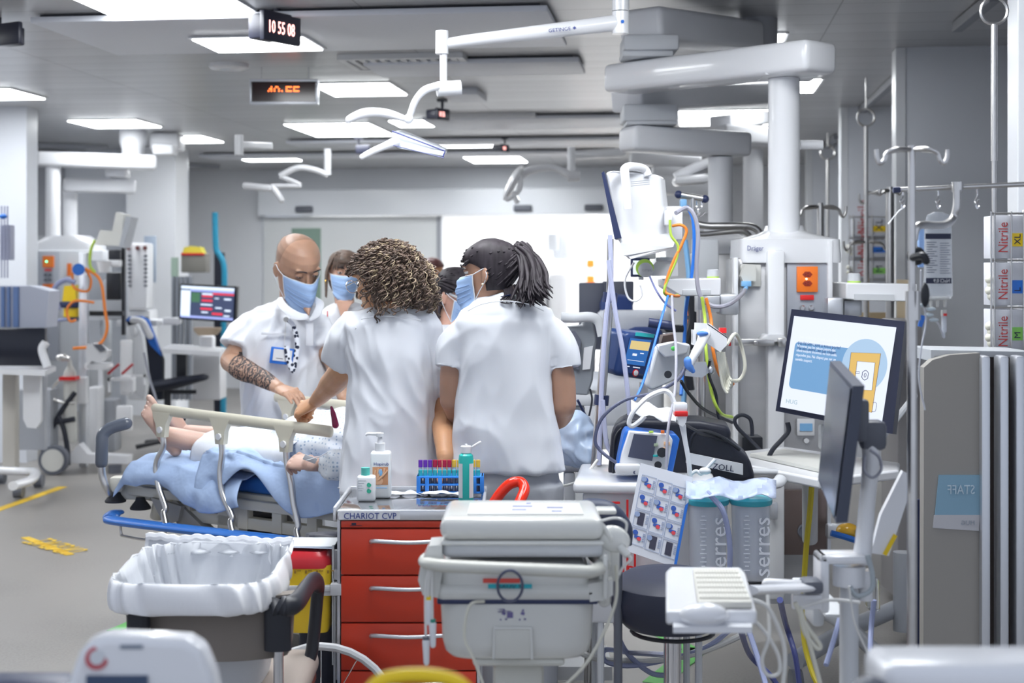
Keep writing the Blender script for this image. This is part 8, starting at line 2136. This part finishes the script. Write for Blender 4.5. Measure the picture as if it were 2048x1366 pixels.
# floor hoses and cables
FC = [([(1150, 1300), (1200, 1318), (1300, 1322), (1380, 1310), (1440, 1290), (1500, 1262)], .011, CABLEW, 'white hose curving over the floor behind the stool pole'),
      ([(1232, 1180), (1230, 1240), (1250, 1300), (1300, 1345), (1340, 1350)], .009, TUBEV, 'violet tube dropping left of the stool'),
      ([(1340, 1310), (1260, 1305), (1210, 1300), (1215, 1325), (1280, 1330), (1400, 1300), (1460, 1260)], .009, TUBEV, 'violet tube looping over the floor around the stool pole'),
      ([(1480, 1256), (1500, 1310), (1540, 1350), (1560, 1380)], .010, mat('tube_indigo', (.10, .12, .35), .3), 'indigo tube falling from below the keyboard tray'),
      ([(1560, 1200), (1572, 1250), (1590, 1310), (1600, 1380)], .010, mat('tube_indigo', (0, 0, 0)), 'indigo tube hanging right of the cream cable loop')]
for p, r_, m_, lab in FC: cable([(x, y, min(5.0, (HC - .02) * F / (y - HY)) if i not in (0,) else 4.3) for i, (x, y) in enumerate(p)], 4.5, r_, m_, lab)
for p, m_, r_, lab in (([(1504, 1200, 3.0), (1535, 1215, 3.0), (1562, 1270, 3.0), (1570, 1320, 3.0), (1562, 1400, 3.0)], CABLEW, .0048, 'cream cable bowing right from the keyboard tray'),
                 ([(1505, 1238, 3.0), (1530, 1265, 3.0), (1556, 1310, 3.0), (1558, 1345, 3.0), (1535, 1350, 3.0), (1524, 1320, 3.0), (1538, 1270, 3.0), (1535, 1190, 3.05)], CABLEW, .0042, 'white cable loop below the keyboard tray corner'),
                 ([(1590, 1205, 3.15), (1612, 1250, 3.15), (1640, 1290, 3.15), (1632, 1295, 3.15), (1608, 1262, 3.15), (1600, 1215, 3.15), (1620, 1290, 3.15), (1640, 1366, 3.15)], mat('cable_cream', (0, 0, 0)), .0052, 'cream cable bundle hanging from the bracket arm'),
                 ([(1600, 1215, 3.15), (1660, 1200, 3.2), (1720, 1205, 3.2)], CABLEW, .004, 'white cable crossing under the white bracket'),
                 ([(1698, 1172, 3.2), (1708, 1240, 3.2), (1728, 1290, 3.2), (1745, 1320, 3.2)], CABLEW, .0025, 'thin white cord hanging from the swivel disc'),
                 ([(1735, 1110, 3.25), (1745, 1150, 3.25), (1742, 1180, 3.25), (1715, 1192, 3.25), (1700, 1175, 3.25)], mat('cable_seagrey', (.40, .45, .48), .4), .006, 'grey cable looping under the white bracket'),
                 ([(1740, 900, 3.2), (1758, 915, 3.2), (1762, 940, 3.2), (1745, 955, 3.2), (1728, 940, 3.2), (1730, 910, 3.2)], CABLEG, .0035, 'thin dark cable ring at the near monitor joint'),
                 ([(1652, 1330, 3.6), (1676, 1250, 3.7), (1690, 1190, 3.8)], TUBEV, .007, 'violet tube left of the second yellow hose'), ([(1740, 1320, 3.7), (1742, 1260, 3.8), (1748, 1200, 3.8)], TUBEV, .007, 'violet tube right of the second yellow hose')): cable(p, 3, r_, m_, lab)
# dark trolley base with casters at the right
tb_ = thing('wheeled_trolley', 'dark grey trolley base with casters behind the white bracket', 'trolley base', G(1720, 5.6))
b = B(); b.tube([G(1590, 5.2, .14), G(1700, 5.6, .16), G(1835, 6.0, .18)], .035, n=10, k=1); b.tube([G(1640, 6.0, .14), G(1700, 5.6, .16), G(1770, 5.2, .14)], .03, n=10, k=1); b.cyl(G(1806, 5.8, .1), G(1806, 5.8, .42), .04, n=16); part('cross_legs', b, GREY, tb_)
for x, Y in ((1592, 5.2), (1768, 5.2), (1830, 6.0)): b = B(); b.cyl(G(x, Y, .055) - V(.02, 0, 0), G(x, Y, .055) + V(.02, 0, 0), .055, n=20); part('caster', b, DGREY, tb_)
b = B(); b.pb(1740, 1160, 1762, 1225, 4.6, .08, .01); single('clear_jar', b, GLASSM, 'clear plastic jar hanging behind the white bracket', 'jar')
b = B(); b.pb(1822, 560, 1830, 900, 8.0, .3); b.pb(1722, 625, 1785, 700, 8.3, .05, .004); single('notice_board', b, mat('board_tan', (.50, .40, .26), .6), 'tan framed board behind the upper edge of the tilted computer screen', 'board')
b = B(); b.pb(1795, 640, 1845, 1200, 6.6, .3, .01); single('tall_cabinet', b, mat('cabinet_greytaupe', (.30, .29, .30), .4), 'tall grey-taupe cabinet behind the steel infusion stand', 'cabinet')
# ==== left bay
for k, (x, y0, Yp, lab) in enumerate(((106, 333, 13.2, 'front left ceiling pendant with orange sockets, under the long white arm'), (140, 385, 13.6, 'rear left ceiling pendant, shorter column under the second arm'))):
 t = thing('ceiling_pendant', lab, 'ceiling pendant', W(x, 480, Yp))
 b = B(); b.cyl(W(x, y0 - 5, Yp), W(x, 478, Yp), L(14.5, Yp), n=28); part('column', b, WHITE2, t)
 if k == 0:
  b = B(); beam(b, W(72, 318, 13.15), W(312, 326, 13.5), .135, .22, .03); part('arm', b, WHITE2, t)
  b = B(); b.loft([ring(W(266, y, 13.6), V(1, 0, 0), V(0, 1, 0), L(a, 13.6), .13, 30, 3) for y, a in ((258, 25), (285, 25), (300, 20), (316, 20))]); part('ceiling_mount', b, WHITE, t)
  b = B(); b.loft([ring(W(138, y, 13.3), V(1, 0, 0), V(0, 1, 0), L(a, 13.3), .18, 36, e) for y, a, e in ((472, 40, 3), (480, 50, 5), (488, 66, 8), (505, 68, 10))]); part('head_cover', b, WHITE2, t)
  b = B(); b.pb(72, 500, 206, 800, 13.1, .3, .02); part('head_body', b, LGREY, t)
  b = B(); b.pb(74, 503, 118, 720, 13.08, .03, .004); part('socket_panel', b, mat('panel_bluegrey', (0, 0, 0)), t)
  for q in ((85, 512, 107, 535), (85, 568, 107, 592), (134, 527, 142, 552), (186, 566, 194, 583), (207, 566, 214, 583)): b = B(); b.pb(*q, 13.06 if q[0] < 150 else 12.6, .02); part('orange_socket', b, ORANGE, t)
  b = B(); b.pb(89, 538, 102, 542, 13.06, .02); part('red_label', b, RED, t)
  b = B(); [b.cyl(W(x_, y_, 13.08), W(x_, y_, 13.04), .016, n=12) for x_ in (91, 100) for y_ in (550, 560)]; part('gas_outlets', b, DGREY, t)
  for p_ in ((93, 523), (208, 578)): b = B(); b.ell(W(p_[0], p_[1], 13.0 if p_[0] < 150 else 12.55), (.008,) * 3); part('green_light', b, emat('led_green', (.1, 1, .4), 4), t)
 else:
  b = B(); beam(b, W(126, 370, 13.5), W(272, 374, 13.7), .13, .22, .03); b.box(W(236, 346, 13.6), (.2, .2, .09), None, .02); part('arm', b, WHITE2, t)
b = B(); b.box(W(335, 285, 13.8), (.28, .3, .17), None, .03); b.box(W(330, 300, 13.6), (.2, .2, .1), None, .02); single('pendant_bracket', b, WHITE, 'white block bracket beside the left pendant mount at the ceiling', 'bracket')
# big pieces: screen trolley at the far left edge
ct_ = thing('computer_trolley', 'white computer trolley with black screen at the left edge', 'trolley', G(40, 10.3))
b = B(); b.pp([(-60, 572), (60, 572), (98, 582), (92, 655), (-60, 655)], 10.1, .25); part('printer_cover', b, mat('cover_bluegrey', (.45, .48, .58), .4), ct_, 'pale blue-grey striped hood')
b = B(); [b.pb(x, 574, x + w_, 654, 10.08, .02) for x, w_ in ((2, 6), (14, 5), (26, 10))]; part('hood_stripes', b, mat('stripe_blue', (.12, .20, .42), .5), ct_)
b = B(); b.pb(-60, 656, 90, 732, 10.0, .06, .01); part('black_screen', b, mat('screen_black', (.008, .010, .02), .2), ct_, 'black screen')
b = B(); b.prism([W(-60, 736, 9.8), W(90, 742, 9.8), W(112, 732, 10.3), W(-60, 728, 10.3)], (0, 0, -.035)); part('table_board', b, WHITE2, ct_)
b = B(); b.pb(4, 745, 30, 945, 10.2, .1, .01); part('column', b, mat('column_cream', (.52, .50, .46), .5), ct_); b = B(); b.pp([(46, 745), (80, 748), (82, 842), (72, 857), (54, 855), (46, 838)], 10.0, .04); part('side_flap', b, WHITE, ct_)
b = B(); b.tube([W(-30, 940, 10.2), W(50, 943, 10.1), W(70, 945, 9.9), W(62, 960, 9.6), W(26, 972, 9.3)], [(.035, .03)] * 5, n=12); part('foot', b, WHITE2, ct_)
for x, y in ((38, 983), (78, 962), (2, 955)): b = B(); c = W(x, y, (HC - .05) * F / (y - HY)); b.cyl(c - V(.03, 0, 0), c + V(.03, 0, 0), .045, n=20); part('caster', b, DGREY, ct_)
b = B(); b.pb(78, 750, 90, 900, 10.6, .05); b.pb(30, 780, 100, 900, 10.9, .2); part('cable_duct', b, GREY, ct_); b = B(); b.tube([W(95, 734, 10), W(84, 700, 10), W(92, 685, 10)], .03); part('phone_handset', b, WHITE, ct_)
# wire rack at left edge on the column
b = B()
for x in (3, 9, 15): b.cyl(W(x, 412, 10.8), W(x, 556, 10.8), .006)
b.pb(0, 450, 20, 520, 10.82, .1); wr_ = single('wire_rack', b, mat('rack_lilac', (.40, .42, .55), .5), 'narrow wire rack with boxes on the white column at the left edge', 'rack')
b = B(); b.ell(W(6, 433, 10.75), (.03, .03, .02)); single('blue_ball', b, BLUE, 'bright blue round object in the wire rack at the left edge', 'ball')
# equipment tower
tw_ = thing('equipment_stand', 'tall aluminium equipment stand with white sled base and big caster', 'stand', G(165, 11.3))
b = B(); b.pb(157, 505, 173, 935, 11.2, .08, .008); part('mast', b, ALU, tw_, 'aluminium mast'); b = B(); b.pb(148, 755, 171, 808, 11.1, .1, .01); part('mast_block', b, WHITE, tw_)
b = B(); b.pp([(92, 912), (140, 908), (158, 888), (175, 908), (258, 912), (256, 928), (92, 926)], 11.0, .12); part('sled_base', b, WHITE, tw_)
b = B(); c = W(108, 948, 10.9); c.z = .115; b.cyl(c - V(.0, .03, 0), c + V(0, .05, 0), .11, n=30); part('wheel_tyre', b, DGREY, tw_); b = B(); b.cyl(c - V(.0, .04, 0), c - V(0, .03, 0), .085, n=30); part('wheel_disc', b, OFFW, tw_)
b = B(); b.cyl(W(230, 930, 11), G(230, 11, 0), .05); part('foot', b, DGREY, tw_)
ro = single('hose_reel', B().cyl(W(157, 539, 11.0), W(157, 539, 10.94), L(12, 11), n=30), BLUE, 'round bright blue disc on the aluminium mast', 'reel')
ox = thing('oxygen_cylinder', 'white oxygen cylinder strapped with a red band on the aluminium stand', 'gas cylinder', G(140, 11.2))
c = W(140, 885, 11.05); b = B(); b.lathe(c, [(.045, 0), (.052, .02), (.052, .50), (.045, .55), (.018, .60), (.014, .64)], 24); part('cylinder', b, OFFW, ox); b = B(); b.pb(118, 754, 150, 761, 10.97, .12); part('red_band', b, RED, ox); b = B(); b.ell(W(124, 715, 11), (.05, .03, .03)); b.cyl(W(118, 715, 11), W(140, 718, 11), .02); part('valve', b, STEEL, ox)
yb = thing('suction_unit', 'bright yellow and navy unit behind the aluminium mast', 'suction unit', W(140, 640, 11.4))
b = B(); b.pp([(128, 572), (150, 570), (153, 602), (124, 604)], 11.3, .12); b.pb(126, 616, 154, 635, 11.3, .12, .01); part('yellow_case', b, YELLOW, yb); b = B(); b.pb(118, 603, 154, 616, 11.28, .14, .01); b.pb(126, 635, 153, 642, 11.3, .12); part('navy_straps', b, NAVY, yb)
mn = thing('patient_monitor', 'cream monitor seen from the side on a black bracket in the left bay', 'monitor', W(225, 500, 11.6))
b = B(); b.pp([(232, 424), (248, 428), (242, 492), (190, 490), (200, 460), (224, 462)], 11.5, .2); o = part('housing', b, OFFW, mn); b = B(); b.pp([(252, 432), (263, 434), (246, 496), (238, 493)], 11.4, .22); part('screen_edge', b, GREY, mn)
b = B(); b.pb(243, 495, 249, 670, 11.6, .05); b.pb(216, 500, 240, 520, 11.5, .05, .01); b.pb(212, 545, 240, 600, 11.6, .08, .01); b.pb(170, 622, 245, 632, 11.5, .06, .01); part('black_bracket', b, BLACK, mn); b = B(); b.cyl(W(208, 522, 11.4), W(208, 545, 11.4), .06, .04, n=20); b.pb(210, 520, 238, 534, 11.4, .1, .01); part('white_arm', b, WHITE, mn)
pw = thing('power_column', 'white vertical socket column with rows of small connectors, left bay', 'socket column', W(272, 620, 13))
b = B(); b.pb(250, 486, 294, 618, 13, .25, .02); part('column_body', b, WHITE, pw); b = B(); [b.pb(x, 510 + k * 8.5, x + 5, 514 + k * 8.5, 12.97, .04) for k in range(8) for x in (256, 288)]; part('connectors', b, DGREY, pw); b = B(); [b.cyl(W(x, 496, 13), W(x, 496, 12.95), .02, n=12) for x in (257, 275, 290)]; part('round_outlets', b, mat('outlet_maroon', (.16, .05, .05), .4), pw)
b = B(); b.pb(255, 620, 300, 800, 13.1, .3, .02); b.pb(232, 640, 314, 652, 12.4, .35, .01); b.pb(290, 640, 355, 650, 12.6, .1, .008); single('bedside_cabinet', b, WHITE, 'white bedside cabinet and shelf under the socket column', 'cabinet')
b = B(); b.pb(288, 472, 311, 565, 14.6, .04, .004); single('wall_frame', b, mat('frame_bluegrey', (.42, .50, .62), .3), 'blue-grey framed glazed panel on the wall right of the socket column', 'wall panel')
dv = thing('infusion_pump', 'white device with small dark display standing on a round base, left bay', 'pump', W(200, 740, 10.9))
b = B(); b.pp([(174, 690), (186, 686), (215, 702), (213, 712), (200, 725), (184, 722), (172, 735), (172, 700)], 10.9, .12); b.loft([ring(W(198, y, 11), V(1, 0, 0), V(0, 1, 0), L(a, 11), .09, 30, 3) for y, a in ((726, 26), (734, 27), (738, 24))]); part('housing', b, WHITE2, dv); b = B(); b.pp([(186, 689), (202, 688), (212, 700), (200, 704)], 10.88, .02); part('display', b, DGREY, dv)
b = B(); [b.cyl(W(x, 748, 11), W(x + 22, 738 - 10, 11), .01) for x in (216, 244)]; single('red_straps', b, mat('strap_red', (.45, .03, .04), .5), 'two slanted dark red straps in the left bay', 'strap')
b = B(); b.pb(216, 756, 262, 762, 11, .05); b.pb(262, 750, 290, 754, 11, .03); b.pb(286, 750, 290, 770, 11, .03); b.pb(216, 756, 220, 784, 11, .04); b.pb(240, 752, 266, 785, 11.1, .1, .01); b.pb(172, 775, 196, 925, 11.4, .2, .02); b.pb(232, 812, 262, 862, 10.8, .06, .01); b.pb(196, 690, 204, 900, 11.6, .05); b.pb(240, 680, 262, 790, 11.5, .06, .01); md_ = single('bedside_frame', b, WHITE, 'white open frame with boxes and plates between the mast and the office chair', 'frame')  # open bedside frame with boxes and plates, no trolley
b = B(); b.pb(196, 800, 230, 905, 11.6, .2, .02); b.pb(205, 560, 245, 640, 11.9, .2, .02); b.pb(176, 640, 200, 700, 12, .1); b.pb(170, 520, 215, 600, 12.2, .1, .01); single('equipment_boxes', b, GREY, 'grey equipment boxes behind the white open frame', 'equipment box')
b = B(); b.pp([(255, 652), (272, 648), (284, 672), (294, 760), (288, 800), (272, 790), (270, 700)], 11.6, .10); b.ell(W(270, 664, 11.58), (.02, .02, .04)); single('grey_armature', b, LGREY, 'curved light grey bedside armature in front of the blue backrest', 'armature')
oc = thing('office_chair', 'black and blue office chair with flat seat in the left bay', 'chair', G(330, 12.4))
b = B(); b.pp([(250, 636), (292, 634), (325, 720), (324, 800), (290, 800), (285, 720)], 12.3, .08); part('backrest', b, mat('chair_black', (.01, .014, .03), .7), oc); b = B(); b.pp([(280, 632), (296, 640), (322, 712), (300, 690), (276, 640)], 12.25, .06); b.pp([(252, 634), (282, 632), (284, 645), (252, 642)], 12.25, .06); part('blue_cover', b, mat('chair_blue', (.01, .13, .55), .6), oc, 'bright blue cover')
b = B(); b.tube([W(266, 640, 12.2), W(285, 645, 12.2), W(300, 672, 12.2)], .03, round_end=True); part('white_bar', b, WHITE, oc)
b = B(); b.tube([W(290, 775, 12.3), W(340, 768, 12.2), W(405, 755, 12.1)], [(.16, .05), (.18, .05), (.10, .03)], n=18, up=(0, 0, 1), round_end=True); part('seat', b, mat('chair_black', (0, 0, 0)), oc, 'black seat'); b = B(); b.cyl(W(335, 780, 12.3), G(335, 12.3, .1), .03); b.pb(352, 695, 372, 760, 12.3, .04, .01); b.pb(330, 780, 392, 788, 12.3, .03); [b.tube([G(335, 12.3, .1), G(335, 12.3, .06) + V(.28 * math.cos(a * 1.2566), .28 * math.sin(a * 1.2566), 0)], .02, k=1) for a in range(5)]; part('base', b, BLACK, oc)
# desk with the lit screen
ls = thing('computer_monitor', 'lit computer screen with red bars on a dark table, left of the bald man', 'monitor', W(415, 645, 12.4))
lq = quadmap([(360, 567, 12.5), (474, 573, 12.4), (472, 646, 12.4), (358, 638, 12.5)])
b = B(); qbox(b, lq, 0, 0, 1, 1, 0, -.05); part('bezel', b, BLACK, ls); lq = quadmap([(363, 571, 12.48), (469, 577, 12.38), (466, 641, 12.38), (361, 634, 12.48)])
b = B(); qbox(b, lq, 0, 0, 1, 1, .001, .003); part('screen', b, emat('display_slate', (.035, .05, .11), 1.0), ls)
for q, m_ in (((0, 0, 1, .09), emat('display_pale', (.7, .82, 1), 1)), ((0, .14, .18, .97), emat('display_pale', (0, 0, 0))), ((.18, .10, 1, .16), emat('display_lavender', (.35, .42, .85), .9)), ((.2, .2, .36, .5), emat('display_green', (.05, .14, .08), 1)), ((0, .93, 1, 1), emat('display_lavender', (0, 0, 0)))): b = B(); qbox(b, lq, *q, .004, .005); part('window_field', b, m_, ls)
b = B(); [qbox(b, lq, *q, .004, .006) for q in ((.40, .27, .60, .32), (.40, .40, .60, .46), (.38, .66, .60, .72), (.60, .18, 1, .23), (.60, .80, .8, .86))]; part('red_bars', b, emat('display_red', (.75, .03, .06), 1), ls); b = B(); [qbox(b, lq, *q, .004, .006) for q in ((.40, .20, .60, .25), (.38, .54, .60, .58), (.64, .33, .72, .36), (.82, .33, .95, .38), (.66, .62, .78, .66), (.84, .68, .95, .74), (.40, .78, .52, .82), (.82, .86, .93, .9))]; part('pale_bars', b, emat('display_pale', (0, 0, 0)), ls)
dk_ = thing('office_desk', 'white desk with tan tray, under the lit computer screen', 'desk', W(415, 700, 12.4))
b = B(); b.prism([W(325, 697, 12.1), W(440, 703, 12.0), W(450, 695, 12.6), W(345, 688, 12.6)], (0, 0, -.04)); b.pb(398, 672, 425, 700, 12.5, .15, .02); b.pb(385, 700, 440, 800, 12.7, .3, .01); b.pb(325, 635, 360, 648, 12.5, .08, .01); part('desk_board', b, WHITE, dk_); b = B(); b.loft([ring(W(415, y, 12.3), V(1, 0, 0), V(0, 1, 0), L(a, 12.3), .1, 24, 3) for y, a in ((655, 27), (662, 26), (670, 18))]); part('tray', b, mat('tray_tan', (.42, .33, .24), .5), dk_, 'tan oval tray')
ys_ = thing('wall_dispenser', 'taupe wall box with a yellow top on the wall above the lit screen', 'dispenser', W(388, 545, 14.5))
b = B(); b.pb(362, 507, 412, 545, 14.4, .2, .01); part('box', b, mat('box_taupe', (.22, .21, .19), .5), ys_); b = B(); b.pp([(364, 507), (368, 495), (380, 492), (400, 494), (406, 507)], 14.42, .18); part('yellow_top', b, mat('top_yellow', (.68, .62, .06), .5), ys_); b = B(); b.pb(362, 506, 408, 510, 14.38, .02); part('red_edge', b, RED, ys_)
b = B(); b.tube([W(430, 425, 14), W(432, 495, 14), W(438, 508, 14), W(448, 530, 14), W(449, 580, 14), W(448, 650, 14), W(446, 900, 14)], [(.03, .05)] * 7, n=10, k=3, up=(0, 1, 0)); ar = thing('blue_door_frame', 'teal blue curved frame edge with a dark opening beside the lit screen', 'frame', G(440, 14)); part('frame_edge', b, mat('frame_petrol', (.01, .22, .36), .4), ar); b = B(); b.pb(428, 505, 446, 900, 14.1, .1); part('dark_opening', b, mat('opening_black', (.006, .008, .02), .6), ar)
b = B(); [b.pb(x, 553, x + 5, 800, 14, .08) for x in (343, 351, 360, 369, 377)]; single('curtain_folds', b, mat('slats_grey', (.26, .28, .32), .4, .5), 'grey vertical metal slats left of the lit screen', 'slatted panel'); b = B(); b.pb(342, 515, 355, 553, 14, .05); single('green_panel', b, mat('panel_sage', (.30, .40, .33), .4), 'small sage green panel above the grey slats', 'panel')
for p, m_, r_, lab in (([(170, 537), (200, 560), (210, 620), (214, 660), (196, 690), (146, 697)], ORANGED, .012, 'long orange cable curving through the left bay'), ([(145, 545), (148, 575), (175, 582), (182, 560), (172, 540)], ORANGED, .010, 'orange cable loop around the aluminium mast, upper'), ([(188, 605), (150, 602), (134, 620), (140, 642), (152, 640)], ORANGED, .010, 'orange cable loop around the aluminium mast, lower'),
 ([(118, 620), (108, 580), (130, 560), (150, 565)], TUBEV, .02, 'pale violet tube bundle left of the yellow unit'), ([(120, 615), (92, 635), (98, 643), (135, 638)], TUBEV, .012, 'pale violet tube loop beside the trolley hood'),
 ([(150, 785), (118, 830), (90, 890), (88, 930), (120, 940), (135, 915)], CABLEB, .02, 'thick black cable looping by the white sled base'), ([(80, 838), (110, 844), (150, 838)], CABLEB, .02, 'black cable between trolley and oxygen cylinder'), ([(118, 760), (104, 780), (112, 802), (150, 806)], STEEL, .012, 'bent steel tube around the oxygen cylinder'),
 ([(116, 830), (128, 860), (135, 900), (136, 930)], CABLEB, .02, 'black cable hanging behind the oxygen cylinder'), ([(288, 705), (300, 760), (312, 800), (310, 830)], CABLEG, .01, 'grey cable hanging in front of the office chair'), ([(190, 480), (182, 500), (180, 530), (190, 545)], mat('cable_yellowgreen', (0, 0, 0)), .012, 'yellow-green cable under the cream monitor')): cable([(x, y, 11.0) for x, y in p], 11, r_, m_, lab)
# doorway glass leaf standing before the camera: the pane the picture was taken through
gp = mat('glass_pane', (.05, .05, .06), .02, alpha=.02, spec=1.0)
b = B(); b.box(V(-.05, 1.35, 1.45), (1.9, .006, 2.9)); gw = struct('window_1', b, gp)
# ==== camera, light, view
cd = bpy.data.cameras.new('camera')
cam = bpy.data.objects.new('camera', cd)
COL.objects.link(cam)
cam.location = (0, 0, HC)
cam.rotation_euler = (PI / 2, 0, 0)
cd.lens = 50
cd.sensor_width = 36
cd.shift_y = -143.0 / 2048
cd.clip_start = 0.05
cd.dof.use_dof = True
cd.dof.focus_distance = 4.7
cd.dof.aperture_fstop = 3.2
SC.camera = cam
w = bpy.data.worlds.new('world')
SC.world = w
w.use_nodes = True
w.node_tree.nodes['Background'].inputs[0].default_value = (0.62, 0.68, 0.80, 1)
w.node_tree.nodes['Background'].inputs[1].default_value = 0.72
SC.view_settings.view_transform = 'Standard'
SC.view_settings.look = 'None'
SC.view_settings.gamma = 1
SC.view_settings.exposure = 0.62
SC.cycles.use_denoising = True
SC.cycles.max_bounces = 8
SC.cycles.diffuse_bounces = 4
SC.cycles.glossy_bounces = 3
SC.cycles.transmission_bounces = 6
SC.cycles.transparent_max_bounces = 8
SC.cycles.sample_clamp_indirect = 4
SC.cycles.caustics_reflective = False
SC.cycles.caustics_refractive = False
